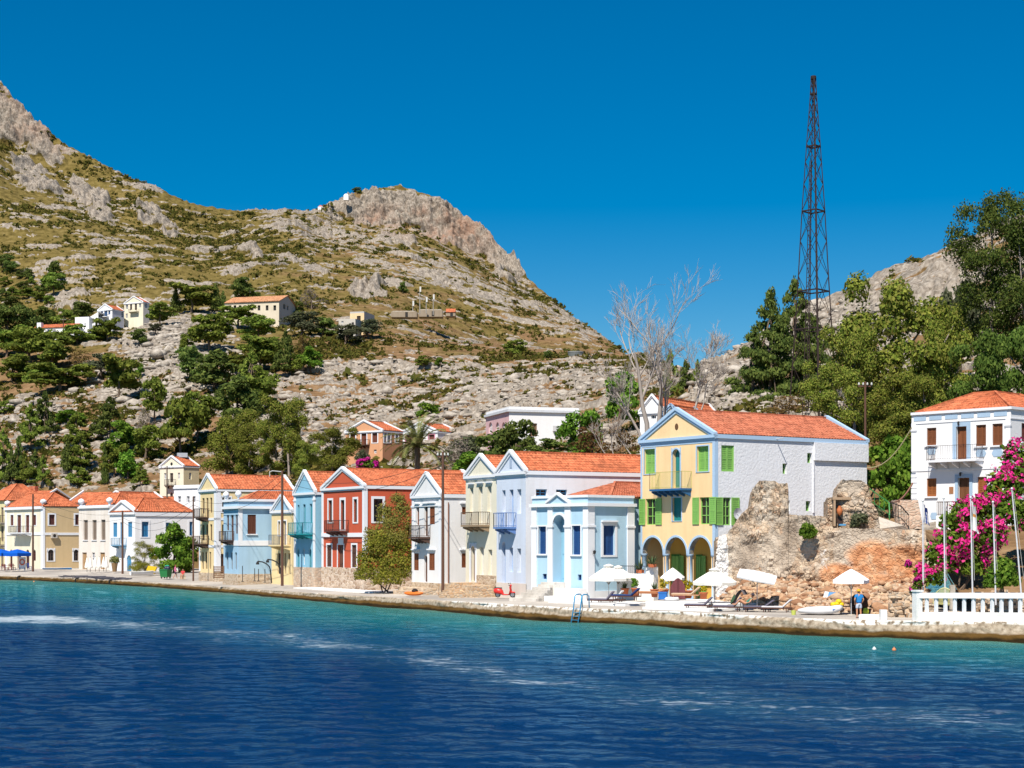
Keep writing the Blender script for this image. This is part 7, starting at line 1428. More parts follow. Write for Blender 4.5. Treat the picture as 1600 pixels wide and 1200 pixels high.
for i, x in enumerate((136, 141, 149, 155, 162, 166)):
    b = P(x, 249 - (i % 2) * 2, z=ground(x, 249)); o = thing('folded_parasol', 'folded cream parasol in the cluster before the weathered house', 'parasol', b, 'folded parasols before the weathered house'); s = b.y / F; mb = MB(); mb.tube([b, b + V3(0, 0, 24 * s)], .04, 5); mb.build('pole', M_METAL, o)
    mb = MB(); mb.lathe(b, [(.32, 6 * s), (.36, 8 * s), (.2, 16 * s), (.05, 23 * s)], 9); mb.build('canopy', FAB, o)
# ---------------------------------------------------------------- loungers
FRAMEW = wood((92, 56, 44)); CUSH = plain((122, 118, 136), .9, 0, .1); CUSHW = plain((236, 234, 238), .9, 0, .1); STRB = plain((44, 70, 130), .9, 0, .1)
def lounger(label, x, yb, lenpx, cush, back=.62, frame=None, turn=0.0, z=None, Y=None):
    b = P(x, Y, yb) if Y else on_ground(x, yb); s = b.y / F; L = max(1.9, min(2.1, lenpx * s)); o = thing('sun_lounger', label, 'sun lounger', b, 'sun loungers on the quay'); fr = frame or FRAMEW
    M = Matrix.Rotation(-.35 + turn, 3, 'Z'); w = lambda p: b + M @ Vector(p); mb = MB()
    for y in (-.32, .32): mb.bar(w((-L / 2, y, .3)), w((L / 2, y, .3)), .06, .08)
    for k in range(7): x_ = -L / 2 + .05 + k * (L - .1) / 6; mb.bar(w((x_, -.32, .33)), w((x_, .32, .33)), .07, .02)
    mb.build('frame', fr, o)
    for px_ in (-L / 2 + .15, L / 2 - .3):
        for y in (-.3, .3): mb = MB(); mb.bar(w((px_, y, 0)), w((px_, y, .28)), .06); mb.build('leg', fr, o)
    h = L * .22; mb = MB(); bl = L * .36
    mb.hexa([w((-L / 2, -.3, .35)), w((h, -.3, .35)), w((h, .3, .35)), w((-L / 2, .3, .35))], [w((-L / 2, -.3, .43)), w((h, -.3, .43)), w((h, .3, .43)), w((-L / 2, .3, .43))]); mb.build('mattress', cush, o)
    e = Vector((h + bl * math.cos(back), 0, .37 + bl * math.sin(back))); nn = Vector((-math.sin(back), 0, math.cos(back))) * .08; mb = MB(); A_ = Vector((h, 0, .36)); y3 = Vector((0, .3, 0))
    mb.hexa([w(A_ - y3), w(e - y3), w(e + y3), w(A_ + y3)], [w(A_ - y3 + nn), w(e - y3 + nn), w(e + y3 + nn), w(A_ + y3 + nn)]); bk = mb.build('backrest', cush, o); mb = MB(); mb.bar(w(e * .8 + A_ * .2), w((e.x - .02, 0, .33)), .04); mb.build('prop', fr, bk); return o
for x, yb, lp, c, bk, lb in ((940, 944, 44, CUSH, .85, 'lounger with raised grey back below the cream parasol, nearest the ladder'), (955, 943, 44, CUSHW, .9, 'lounger with white back next to the one nearest the ladder'), (1092, 953, 44, CUSH, .75, 'grey lounger under the big cream eight sided parasol'), (1138, 955.5, 46, CUSH, .9, 'lounger with a dark leaf print towel hung over its back'), (1186, 956.5, 46, CUSH, .62, 'grey lounger right beside the sunbather'), (1214, 957, 46, CUSHW, .72, 'lounger with pale back, last before the white dinghy')): lounger(lb, x, yb, lp, c, bk)
lounger('lounger with a navy striped towel on the white terrace edge', 978, 938, 44, STRB, .7, Y=122); lounger('orange wood chaise on the terrace before the left arch', 1018, 933, 44, plain((206, 140, 96)), .3, wood((190, 120, 80)), Y=123); lounger('tan wooden chaise on the terrace before the right arch', 1072, 936, 44, plain((220, 190, 160)), .7, wood((200, 150, 110)), Y=121)
b = on_ground(1141, 954); mb = MB(); M = Matrix.Rotation(-.35, 3, 'Z'); mb.grid(lambda u, v: b + M @ Vector((.12 + .95 * u + .1 * math.sin(v * 9), -.5 + v * 1.0, .45 + 1.0 * math.sin(min(1, u * 1.25) * 1.5) - .35 * max(0, u - .75) * 4)), 12, 10); t = mb.build('beach_towel', plain((112, 106, 110), .95), loc=b, smooth=True); tag(t, 'dark grey towel with a green leaf draped over a lounger back', 'towel')
mb = MB(); mb.poly([b + M @ Vector(q) for q in ((.1, -.52, .5), (.3, -.56, .62), (.5, -.56, .95), (.42, -.56, 1.15), (.22, -.56, .85))]); mb.build('leaf_print', plain((70, 100, 70)), t)
# ---------------------------------------------------------------- people
SKIN = plain((206, 150, 118), .6, 0, .3, .05)
def skinned(name, nodes, edges, mat, parent, root, sub=2):
    o0 = ORG[parent.name]; me = bpy.data.meshes.new(name); ks = list(nodes); ix = {k: i for i, k in enumerate(ks)}; me.from_pydata([tuple(Vector(nodes[k][0]) - o0) for k in ks], [(ix[a], ix[b]) for a, b in edges], [])
    o = link(name, me, mat, parent); md = o.modifiers.new('Skin', 'SKIN'); md.use_smooth_shade = True
    for k in ks: r = nodes[k][1]; me.skin_vertices[0].data[ix[k]].radius = (r, r) if not isinstance(r, tuple) else r
    for i in range(len(ks)): me.skin_vertices[0].data[i].use_root = i == ix[root]
    sd_ = o.modifiers.new('Sub', 'SUBSURF'); sd_.levels = sub; sd_.render_levels = sub; return o
def person(label, loc, face, J, shirt, shorts, hair, hat=None, group=None, H=1.75, sleeves=True, straps=False):
    """J: joints in body axes (x right, y forward, z up, metres)"""
    o = thing('person', label, 'person', loc, group); M = Matrix.Rotation(face, 3, 'Z'); L = Vector(loc); w = lambda p: L + M @ Vector(p)
    n = {}; rad = dict(pel=(.15, .12), wai=(.135, .1), che=(.17, .115), nek=.055, chn=.075, hed=(.078, .095), top=.06, ls=.062, le=.045, lw=.03, lp=(.04, .02), rs=.062, re=.045, rw=.03, rp=(.04, .02), lh=.095, lk=.06, la=.042, lt=.035, rh=.095, rk=.06, ra=.042, rt=.035)
    for k, r in rad.items(): n[k] = (w(J[k]), r)
    E = [('pel', 'wai'), ('wai', 'che'), ('che', 'nek'), ('nek', 'chn'), ('chn', 'hed'), ('hed', 'top'), ('che', 'ls'), ('ls', 'le'), ('le', 'lw'), ('lw', 'lp'), ('che', 'rs'), ('rs', 're'), ('re', 'rw'), ('rw', 'rp'), ('pel', 'lh'), ('lh', 'lk'), ('lk', 'la'), ('la', 'lt'), ('pel', 'rh'), ('rh', 'rk'), ('rk', 'ra'), ('ra', 'rt')]
    for sd_ in 'lr':
        a, b = Vector(J[sd_ + 'w']), Vector(J[sd_ + 'p']); d = (b - a).normalized(); sdv = d.cross(Vector((0, 1, .2))).normalized(); fw = d.cross(sdv)
        for i, (off, ln) in enumerate(((-.032, .062), (-.011, .075), (.011, .08), (.032, .07))):
            r0 = b + sdv * off; n[f'{sd_}f{i}'] = (w(r0 + d * ln * .55), .0095); n[f'{sd_}g{i}'] = (w(r0 + d * ln + fw * .02), .008); E += [(sd_ + 'p', f'{sd_}f{i}'), (f'{sd_}f{i}', f'{sd_}g{i}')]
        n[sd_ + 'th'] = (w(a.lerp(b, .45) + sdv * -.05 + d * .03), .011); n[sd_ + 'ti'] = (w(a.lerp(b, .45) + sdv * -.06 + d * .07), .009); E += [(sd_ + 'w', sd_ + 'th'), (sd_ + 'th', sd_ + 'ti')]
    skinned('body', n, E, SKIN, o, 'pel')
    mid = lambda a, b, t: tuple(Vector(J[a]).lerp(Vector(J[b]), t))
    if shirt:
        q = dict(a=(w(mid('pel', 'wai', .35)), (.172, .14)), b=(w(J['wai']), (.165, .125)), c=(w(J['che']), (.195, .14)), d=(w(mid('che', 'nek', .55)), .09)); e = [('a', 'b'), ('b', 'c'), ('c', 'd')]
        for sd_ in 'lr': q[sd_ + 's'] = (w(J[sd_ + 's']), .088); q[sd_ + 'e'] = (w(mid(sd_ + 's', sd_ + 'e', .6 if sleeves else .12)), .072); e += [('c', sd_ + 's'), (sd_ + 's', sd_ + 'e')]
        skinned('shirt', q, e, shirt, o, 'b')
    if shorts:
        q = dict(a=(w(mid('pel', 'wai', .45)), (.165, .135)), b=(w(J['pel']), (.18, .145))); e = [('a', 'b')]
        for sd_ in 'lr': q[sd_ + 'h'] = (w(J[sd_ + 'h']), .12); q[sd_ + 'k'] = (w(mid(sd_ + 'h', sd_ + 'k', .75)), .095); e += [('b', sd_ + 'h'), (sd_ + 'h', sd_ + 'k')]
        skinned('shorts', q, e, shorts, o, 'b')
    hd = Vector(J['hed']); up = (Vector(J['top']) - Vector(J['chn'])).normalized(); fw = Vector((0, 1, 0)) - up * up.y; fw.normalize(); rt = fw.cross(up)
    if hair:
        mb = MB(); cen = hd + up * .02 - fw * .012
        def cap(u, v):
            a = math.tau * u; el = 1.57 - v * (1.75 if math.cos(a) < .2 else 1.1); return w(cen + (fw * math.cos(a) * math.cos(el) * .112 + rt * math.sin(a) * math.cos(el) * .095 + up * math.sin(el) * .13))
        mb.grid(cap, 14, 6); mb.build('hair', hair, o, True)
    mb = MB()
    for sg in (-1, 1): mb.lathe(w(hd + fw * .088 + rt * sg * .033 + up * .01), [(.0, -.012), (.012, 0), (.0, .012)], 6)
    mb.build('eyes', plain((40, 30, 26)), o); mb = MB(); c = hd + fw * .085; mb.add([w(c + up * .02), w(c - up * .03 + rt * .016), w(c - up * .03 - rt * .016), w(c - up * .025 + fw * .032)], [(0, 1, 3), (0, 3, 2), (1, 2, 3)]); mb.build('nose', SKIN, o); mb = MB(); mb.bar(w(hd + fw * .088 - up * .055 - rt * .024), w(hd + fw * .088 - up * .055 + rt * .024), .012); mb.build('mouth', plain((160, 84, 76)), o)
    for sg in (-1, 1): mb = MB(); mb.lathe(w(hd + rt * sg * .088 - up * .03), [(.004, 0), (.02, .02), (.018, .045), (.004, .055)], 6); mb.build('ear', SKIN, o)
    if hat:
        mb = MB(); q = hd + up * .075
        ring = lambda R1, h, k: w(q + (fw * math.cos(math.tau * k / 16) + rt * math.sin(math.tau * k / 16)) * R1 + up * h)
        prof = [(hat[1], -.015), (.12, .01), (.115, .06), (.08, .11), (.01, .12)]; mb.add([ring(r, h, k) for r, h in prof for k in range(16)], [(i * 16 + k, i * 16 + (k + 1) % 16, (i + 1) * 16 + (k + 1) % 16, (i + 1) * 16 + k) for i in range(4) for k in range(16)]); mb.build('hat', hat[0], o, True)
    return o
STAND = dict(pel=(0, 0, .95), wai=(0, .01, 1.1), che=(0, 0, 1.33), nek=(0, .0, 1.5), chn=(0, .03, 1.56), hed=(0, .03, 1.64), top=(0, .02, 1.71), ls=(-.2, 0, 1.42), le=(-.3, -.05, 1.15), lw=(-.22, .08, .95), lp=(-.19, .11, .88), rs=(.2, 0, 1.42), re=(.3, -.05, 1.15), rw=(.22, .08, .95), rp=(.19, .11, .88), lh=(-.1, 0, .88), lk=(-.12, .02, .48), la=(-.13, -.02, .08), lt=(-.14, .13, .03), rh=(.1, 0, .88), rk=(.12, .02, .48), ra=(.13, -.02, .08), rt=(.14, .13, .03))
WALK = dict(STAND, le=(-.24, -.12, 1.16), lw=(-.22, -.05, .92), lp=(-.21, -.02, .84), re=(.25, .02, 1.16), rw=(.22, .2, .98), rp=(.2, .26, .93), lk=(-.1, .16, .5), la=(-.1, .22, .1), lt=(-.1, .36, .05), rk=(.1, -.06, .48), ra=(.1, -.3, .14), rt=(.1, -.2, .04))
SEAT = dict(STAND, **{k: (v[0], v[1], v[2] - .42) for k, v in STAND.items()}); SEAT.update(lk=(-.13, .42, .5), la=(-.13, .4, .1), lt=(-.13, .54, .04), rk=(.13, .42, .5), ra=(.13, .4, .1), rt=(.13, .54, .04), lh=(-.1, .08, .48), rh=(.1, .08, .48), le=(-.27, .06, .74), lw=(-.16, .3, .62), lp=(-.13, .37, .6), re=(.27, .06, .74), rw=(.16, .3, .62), rp=(.13, .37, .6))
REC = dict(pel=(0, 0, .56), wai=(0, -.1, .64), che=(0, -.3, .8), nek=(0, -.42, .94), chn=(0, -.42, 1.0), hed=(0, -.43, 1.08), top=(0, -.45, 1.16), ls=(-.18, -.36, .87), le=(-.32, -.22, .66), lw=(-.22, .0, .6), lp=(-.18, .06, .6), rs=(.18, -.36, .87), re=(.32, -.22, .66), rw=(.22, .0, .6), rp=(.18, .06, .6), lh=(-.1, .08, .56), lk=(-.12, .42, .82), la=(-.12, .72, .5), lt=(-.12, .86, .48), rh=(.1, .08, .56), rk=(.12, .46, .7), ra=(.12, .84, .5), rt=(.12, .96, .52))
person('man standing in a bright blue T-shirt, pale shorts and yellow cap', on_ground(1342, 966), math.radians(12), STAND, plain((40, 140, 214), .9), plain((206, 216, 236), .9), plain((60, 40, 30)), (plain((240, 176, 40), .8), .15))
person('sunbather reclining on a lounger in a green swimsuit and dark hat', on_ground(1166, 956), math.radians(82), REC, plain((60, 150, 130), .8), None, plain((50, 34, 28)), (plain((62, 56, 66), .9), .24), sleeves=False)
person('person in a pink top walking past the green bin', P(274, 215, 904), math.radians(-70), WALK, plain((232, 110, 180), .9), plain((84, 50, 90), .9), plain((150, 70, 60)))
person('person in a red top seated beside the tree by the green bin', P(286, 214, 905), math.radians(160), SEAT, plain((224, 70, 76), .9), plain((206, 190, 176), .9), plain((70, 50, 40)))
person('dark haired person in a black top behind the balustrade end', P(1438, 104.5, z=1.25), math.radians(150), STAND, plain((40, 36, 40), .9), plain((60, 60, 70), .9), plain((30, 24, 22)), H=1.6)
for x, y, c, cl, lb in ((287, 905, (214, 196, 170), 0, 'pale box seat under the person in red'),): b = P(x - 1, 214, y); mb = MB(); mb.box(b + V3(0, 0, .2), .6, .5, .4, .3); mb.box(b + V3(0, 0, .42), .66, .56, .06, .3); tag(mb.build('box_seat', plain(c), loc=b), lb, 'seat')
# ---------------------------------------------------------------- small things on the quay
def dinghy():
    b = on_ground(1281, 961); s = b.y / F; o = thing('dinghy', 'white inflatable dinghy lying on the quay', 'dinghy', b); L = 33 * s; M = Matrix.Rotation(-.25, 3, 'Z'); w = lambda p: b + M @ Vector(p)
    for sg in (-1, 1): mb = MB(); mb.tube([w((-L, sg * .34, .28)), w((-L * .5, sg * .46, .3)), w((0, sg * .5, .3)), w((L * .55, sg * .42, .34)), w((L * .85, sg * .2, .45)), w((L, 0, .52))], [.1, .22, .25, .25, .22, .16], 10); mb.build('tube', plain((244, 244, 246), .5), o, True)
    mb = MB(); mb.hexa([w((-L * .9, -.4, .15)), w((L * .7, -.4, .15)), w((L * .7, .4, .15)), w((-L * .9, .4, .15))], [w((-L * .9, -.4, .22)), w((L * .7, -.4, .22)), w((L * .7, .4, .22)), w((-L * .9, .4, .22))]); mb.build('floor', plain((226, 228, 234)), o)
    mb = MB(); mb.tube([w((L * .62, -.62, .36)), w((L * .88, -.3, .5)), w((L * 1.02, 0, .6))], [.05, .06, .05], 6); mb.build('blue_stripe', plain((60, 130, 210)), o); mb = MB(); mb.box(w((-L * .3, 0, .42)), .25, .9, .06, -.25); mb.build('thwart', plain((210, 212, 220)), o)
dinghy()
b = on_ground(1309, 958); o = thing('float_bag', 'lumpy bright yellow float bag on the dinghy bow', 'bag', b + V3(0, .2, .5)); mb = MB(); [mb.lathe(b + V3(dx, .2, .55 + dz), [(.0, -.2), (.17, -.12), (.22, 0), (.16, .13), (0, .18)], 9) for dx, dz in ((-.25, 0), (0, .05), (.25, 0), (.1, .2))]; mb.build('bag', plain((250, 212, 20), .6), o, True)
b = on_ground(1307, 955) + V3(0, 1.2, 0); o = thing('blue_board', 'blue and white board leaning behind the yellow float bag', 'board', b); mb = MB(); mb.hexa([b + V3(-.5, 0, .3), b + V3(.5, 0, .3), b + V3(.5, .1, .3), b + V3(-.5, .1, .3)], [b + V3(-.2, .5, 1.25), b + V3(.55, .5, 1.2), b + V3(.55, .6, 1.2), b + V3(-.2, .6, 1.25)]); mb.build('panel', plain((80, 150, 210)), o); mb = MB(); mb.hexa([b + V3(-.85, -.02, .3), b + V3(-.5, -.02, .3), b + V3(-.5, .1, .3), b + V3(-.85, .1, .3)], [b + V3(-.45, .5, 1.3), b + V3(-.2, .5, 1.25), b + V3(-.2, .6, 1.25), b + V3(-.45, .6, 1.3)]); mb.build('white_edge', plain((236, 240, 244)), o)
b = on_ground(1324, 961); o = thing('side_table', 'small brown table under the white parasol beside the man', 'table', b); mb = MB(); mb.box(b + V3(0, .3, .55), .9, .6, .05, .2); mb.build('tabletop', FRAMEW, o); [MBx.build('leg', FRAMEW, o) for MBx in [(lambda q: (lambda m: (m.bar(b + V3(q[0], .3 + q[1], 0), b + V3(q[0], .3 + q[1], .53), .05), m)[1])(MB()))((sx * .36, sy * .22)) for sx in (-1, 1) for sy in (-1, 1)]]
b = on_ground(1350, 962) + V3(0, 1.6, .2); mb = MB(); mb.lathe(b, [(.0, 0), (.5, .02), (.62, .4), (.55, .85), (.3, 1.1), (.0, 1.15)], 9); tag(mb.build('covered_bundle', plain((74, 50, 38), .95), loc=b, smooth=True), 'dark brown covered bundle behind the man', 'bundle')
b = on_ground(1353, 961); mb = MB(); mb.lathe(b, [(.0, 0), (.16, 0), (.2, .25), (.14, .42), (.04, .48)], 8); tag(mb.build('carrier_bag', plain((206, 220, 60), .6), loc=b, smooth=True), 'lime yellow carrier bag by the man', 'bag')
b = on_ground(1240, 961); mb = MB(); mb.lathe(b, [(.0, 0), (.13, 0), (.17, .3), (.15, .3), (.12, .03), (0, .03)], 10); tag(mb.build('bucket', plain((214, 224, 110), .5), loc=b), 'small lime bucket left of the white dinghy', 'bucket')
def ladder():
    o = thing('swim_ladder', 'light blue metal swim ladder hooked over the quay edge', 'ladder', epd(906, .2)); mt = plain((70, 164, 214), .4, .3)
    a = epd(897, -.3); b = epd(912, -.3); t = (b - a).normalized(); n = Vector((-t.y, t.x, 0)); n = n if n.y > 0 else -n; c = epd(905, 0)
    for q, nm in ((-.36, 0), (.36, 1)):
        p = c + t * q; zz = c.z; mb = MB(); mb.tube([V3(p.x, p.y, -.45) - n * .55, V3(p.x, p.y, zz + .0) - n * .22, V3(p.x, p.y, zz + .85) - n * .1, V3(p.x, p.y, zz + .98) + n * .1, V3(p.x, p.y, zz + .98) + n * .45, V3(p.x, p.y, zz + .85) + n * .62, V3(p.x, p.y, zz) + n * .66], .045, 8); mb.build('rail', mt, o, True)
    for k in range(6): z = -.35 + k * .27; f = (z + .45) / (c.z + .45); off = -.55 + .33 * f; mb = MB(); mb.bar(V3(c.x, c.y, z) - t * .36 + n * off, V3(c.x, c.y, z) + t * .36 + n * off, .1, .035); mb.build('rung', mt, o)
ladder()
def scooter():
    b = P(789, gy(934, 1.1), z=1.12); o = thing('scooter', 'red motor scooter parked on the quay before the cream house', 'scooter', b); RD = plain((222, 50, 44), .35, .0, .5, .05); BK = plain((36, 34, 36), .7); M = Matrix.Rotation(-.25, 3, 'Z'); w = lambda x, y, z: b + M @ Vector((x, y, z))
    for x in (-.62, .66):
        mb = MB(); n = 16; vs = []
        for y, r in ((-.05, .17), (-.055, .22), (0, .245), (.055, .22), (.05, .17)): vs += [w(x + r * math.cos(math.tau * k / n), y, .245 + r * math.sin(math.tau * k / n)) for k in range(n)]
        mb.add(vs, [(i * n + k, i * n + (k + 1) % n, ((i + 1) % 5) * n + (k + 1) % n, ((i + 1) % 5) * n + k) for i in range(5) for k in range(n)]); wh = mb.build('wheel', BK, o, True); mb = MB(); mb.tube([w(x, -.045, .245), w(x, .045, .245)], .16, 12); mb.build('rim', plain((190, 190, 194), .3, .8), wh)
    mb = MB(); prof = [(-.95, .5, .05), (-.85, .42, .17), (-.6, .38, .21), (-.3, .32, .19), (-.2, .28, .15)]
    def sec(x, zb, hw, zt): return [w(x, -hw, zb), w(x, -hw * 1.05, (zb + zt) / 2), w(x, -hw * .8, zt), w(x, hw * .8, zt), w(x, hw * 1.05, (zb + zt) / 2), w(x, hw, zb)]
    S_ = [sec(-.98, .5, .06, .68), sec(-.85, .36, .17, .76), sec(-.6, .34, .21, .78), sec(-.32, .26, .19, .74), sec(-.2, .22, .16, .6), sec(-.1, .2, .17, .3), sec(.3, .2, .17, .28)]
    vs = [p for q in S_ for p in q]; mb.add(vs, [(i * 6 + k, i * 6 + (k + 1) % 6, (i + 1) * 6 + (k + 1) % 6, (i + 1) * 6 + k) for i in range(6) for k in range(6)] + [(0, 1, 2, 3, 4, 5), (36, 37, 38, 39, 40, 41)]); mb.build('body', RD, o, True)
    mb = MB(); S_ = [(.3, .2), (.42, .34), (.5, .62), (.46, .92)]; vs = []
    for x, z in S_: hw = .2 if z > .25 else .17; vs += [w(x - .04, -hw, z), w(x + .05, -hw * .6, z), w(x + .1, 0, z), w(x + .05, hw * .6, z), w(x - .04, hw, z)]
    mb.add(vs, [(i * 5 + k, i * 5 + k + 1, i * 5 + 6 + k, i * 5 + 5 + k) for i in range(3) for k in range(4)]); mb.build('leg_shield', RD, o, True)
    mb = MB(); mb.tube([w(.66, 0, .3), w(.52, 0, .7), w(.44, 0, 1.0)], [.05, .045, .05], 8); mb.build('steering_column', RD, o); mb = MB(); mb.tube([w(.4, -.3, 1.03), w(.46, -.1, 1.04), w(.46, .1, 1.04), w(.4, .3, 1.03)], .025, 6); mb.build('handlebar', BK, o)
    mb = MB(); mb.lathe(w(.5, 0, .94), [(.0, -.05), (.1, 0), (.09, .12), (.02, .17)], 10); mb.build('headlight_housing', RD, o, True); mb = MB(); mb.lathe(w(.57, 0, .97), [(0, -.05), (.06, 0), (0, .05)], 10); mb.build('headlight', plain((230, 230, 220), .2), o, True)
    mb = MB(); mb.hexa([w(-.92, -.13, .77), w(-.25, -.13, .76), w(-.25, .13, .76), w(-.92, .13, .77)], [w(-.88, -.1, .86), w(-.28, -.1, .84), w(-.28, .1, .84), w(-.88, .1, .86)]); mb.build('seat', BK, o); mb = MB(); mb.hexa([w(.45, -.09, .44), w(.9, -.07, .4), w(.9, .07, .4), w(.45, .09, .44)], [w(.48, -.07, .52), w(.86, -.06, .5), w(.86, .06, .5), w(.48, .07, .52)]); mb.build('front_mudguard', RD, o)
    for sg in (-1, 1): mb = MB(); mb.tube([w(.42, sg * .22, 1.04), w(.4, sg * .28, 1.2)], .01, 4); mb.lathe(w(.4, sg * .28, 1.2), [(0, -.03), (.06, 0), (0, .05)], 8); mb.build('mirror', BK, o)
scooter()
b = on_ground(646.5, 932.2); o = thing('kayak', 'orange sit-on kayak lying by the quay edge with a dark bag on it', 'kayak', b); M = Matrix.Rotation(-.5, 3, 'Z'); mb = MB(); n = 10; vs = []; m = 12
for k in range(m + 1): t = -1 + 2 * k / m; W2 = .36 * (1 - t ** 4) ** .5 + .02; hz = .1 + .14 * t * t; vs += [b + M @ Vector((t * 1.0, W2 * math.cos(math.tau * j / n), .2 + hz * .5 + (.17 * (1 - t ** 4) + .02) * math.sin(math.tau * j / n))) for j in range(n)]
mb.add(vs, [(i * n + j, i * n + (j + 1) % n, (i + 1) * n + (j + 1) % n, (i + 1) * n + j) for i in range(m) for j in range(n)]); mb.build('hull', plain((244, 128, 50), .4), o, True); mb = MB(); mb.lathe(b + V3(0, 0, .3), [(.2, 0), (.24, .03), (.2, .06)], 10); mb.build('cockpit', plain((120, 60, 30)), o)
q = b + V3(.1, 0, .34); mb = MB(); mb.lathe(q, [(.0, 0), (.3, .02), (.27, .22), (.12, .36), (0, .38)], 8); tag(mb.build('dark_bag', plain((44, 34, 34), .8), loc=q, smooth=True), 'dark bag lying on the orange kayak', 'bag')
def bin_():
    b = P(259, 217, 904); s = b.y / F; o = thing('rubbish_container', 'green wheeled rubbish container with dark bags by the leafy tree', 'rubbish container', b); GN = plain((44, 128, 70), .5); M = Matrix.Rotation(-.5, 3, 'Z'); w = lambda x, y, z: b + M @ Vector((x, y, z)); mb = MB()
    mb.hexa([w(-.55, -.4, .2), w(.55, -.4, .2), w(.55, .4, .2), w(-.55, .4, .2)], [w(-.68, -.52, 1.15), w(.68, -.52, 1.15), w(.68, .52, 1.15), w(-.68, .52, 1.15)]); mb.box(w(0, 0, 1.17), 1.44, 1.12, .08, -.5); mb.build('body', GN, o)
    for sx in (-1, 1):
        for sy in (-1, 1): mb = MB(); mb.tube([w(sx * .45, sy * .3 - .04, .1), w(sx * .45, sy * .3 + .04, .1)], .1, 10); mb.build('wheel', plain((30, 30, 30)), o)
    mb = MB(); mb.hexa([w(-.7, .5, 1.2), w(.0, .5, 1.2), w(.0, .56, 1.2), w(-.7, .56, 1.2)], [w(-.75, .75, 1.75), w(-.1, .75, 1.75), w(-.1, .8, 1.75), w(-.75, .8, 1.75)]); mb.build('lid', plain((40, 160, 120), .5), o)
    mb = MB(); [mb.lathe(w(x, 0, 1.15), [(.3, 0), (.32, .2), (.2, .42), (.03, .5)], 8) for x in (.1, .42)]; tag(mb.build('rubbish_bags', plain((40, 48, 70), .4), loc=b, smooth=True), 'dark rubbish bags heaped in the green container', 'rubbish bags')
bin_()
def rowboat(label, x, yb, L, mat, turn, Y=None, hh=.5):
    b = P(x, Y, z=ground(x, Y)) if Y else on_ground(x, yb); o = thing('small_boat', label, 'boat', b); M = Matrix.Rotation(turn, 3, 'Z'); mb = MB(); m, n = 10, 8; vs = []
    for k in range(m + 1): t = -1 + 2 * k / m; W2 = .62 * max(.03, 1 - max(0, t) ** 2.2) * (.85 if t < -.9 else 1); vs += [b + M @ Vector((t * L / 2, W2 * math.sin(a), .03 + hh * (1 - math.cos(a) * 1.0) * (1 + .25 * max(0, t)))) for a in [(-1.57 + 3.14 * j / n) for j in range(n + 1)]]
    N1 = n + 1; mb.add(vs, [(i * N1 + j, i * N1 + j + 1, (i + 1) * N1 + j + 1, (i + 1) * N1 + j) for i in range(m) for j in range(n)] + [tuple(range(N1))]); mb.build('hull', mat, o, True); mb = MB(); [mb.box(b + M @ Vector((t, 0, hh * .75)), .22, 1.0, .05, turn) for t in (-.6, .4)]; mb.build('thwarts', plain((190, 160, 120)), o)
    mb = MB(); mb.tube([Vector(vs[i * N1]) for i in range(m + 1)], .03, 5); mb.tube([Vector(vs[i * N1 + n]) for i in range(m + 1)], .03, 5); mb.build('gunwale', plain((230, 230, 230)), o); return o
rowboat('white small boat lying between the yellow bin and the palm pot', 222, 897, 3.2, plain((240, 240, 242), .4), .5); rowboat('low blue boat along the beige side wall', 90, 892.5, 4.6, plain((50, 140, 210), .5), -.1, 262, .25); rowboat('white boat beside the green rubbish container', 243, 903.5, 3.4, plain((236, 238, 240), .4), -.45, hh=.3)
b = on_ground(237, 900); mb = MB(); mb.hexa([b + V3(-.7, -.3, .5), b + V3(.5, -.3, .35), b + V3(.5, .4, .35), b + V3(-.7, .4, .5)], [b + V3(-.45, -.3, 1.15), b + V3(.75, -.3, 1.0), b + V3(.75, .4, 1.0), b + V3(-.45, .4, 1.15)]); mb.box(b + V3(0, 0, .2), 1.0, .6, .4); tag(mb.build('yellow_crate', plain((246, 206, 30), .6), loc=b), 'bright yellow crate left of the green rubbish container', 'crate')
def net():
    o = thing('fishing_net', 'long pile of dark grey fishing nets along the quay edge', 'fishing net', epd(140, .8)); r = random.Random(4); mb = MB()
    for k in range(46): c = epd(100 + 86 * r.random(), r.uniform(.1, 2.0), .03); pts = [c + V3(r.uniform(-1.2, 1.2), r.uniform(-.6, .6), r.uniform(0, .28)) for _ in range(7)]; mb.tube(pts, .05, 4)
    mb.build('mesh', plain((92, 90, 100), .95), o); mb = MB()
    for px in (115, 137, 163): p = epd(px, -.12, -.0); mb.tube([p + V3(0, 0, .1), p + V3(.1, -.05, -.25), p + V3(-.1, 0, -.6)], .09, 5)
    mb.build('hanging_folds', plain((62, 60, 66), .95), o)
net()
for px in (32, 123, 176): q = epd(px, -.14, -.32); mb = MB(); mb.tube([q + Vector((.34 * math.cos(math.tau * k / 12), -.03, .34 * math.sin(math.tau * k / 12))) for k in range(13)], .1, 6, cap=False); tag(mb.build('tyre_fender', plain((34, 32, 32), .9), loc=q, smooth=True), 'black tyre fender hanging on the left quay face', 'tyre', 'tyre fenders on the quay')
for x, y, c, lb in ((53, 909, (240, 150, 90), 'small orange buoy floating near the left quay'), (1397, 1015.5, (240, 140, 90), 'orange buoy floating off the balustrade'), (1366, 1014.5, (236, 236, 236), 'white buoy floating left of the orange one')): q = P(x, gy(y, .05), z=.05); mb = MB(); mb.lathe(q, [(.0, -.1), (.09, -.06), (.12, 0), (.09, .08), (.02, .12)], 10); mb.lathe(q, [(.02, .1), (.03, .15), (0, .17)], 6); tag(mb.build('buoy', plain(c, .4), loc=q, smooth=True), lb, 'buoy')
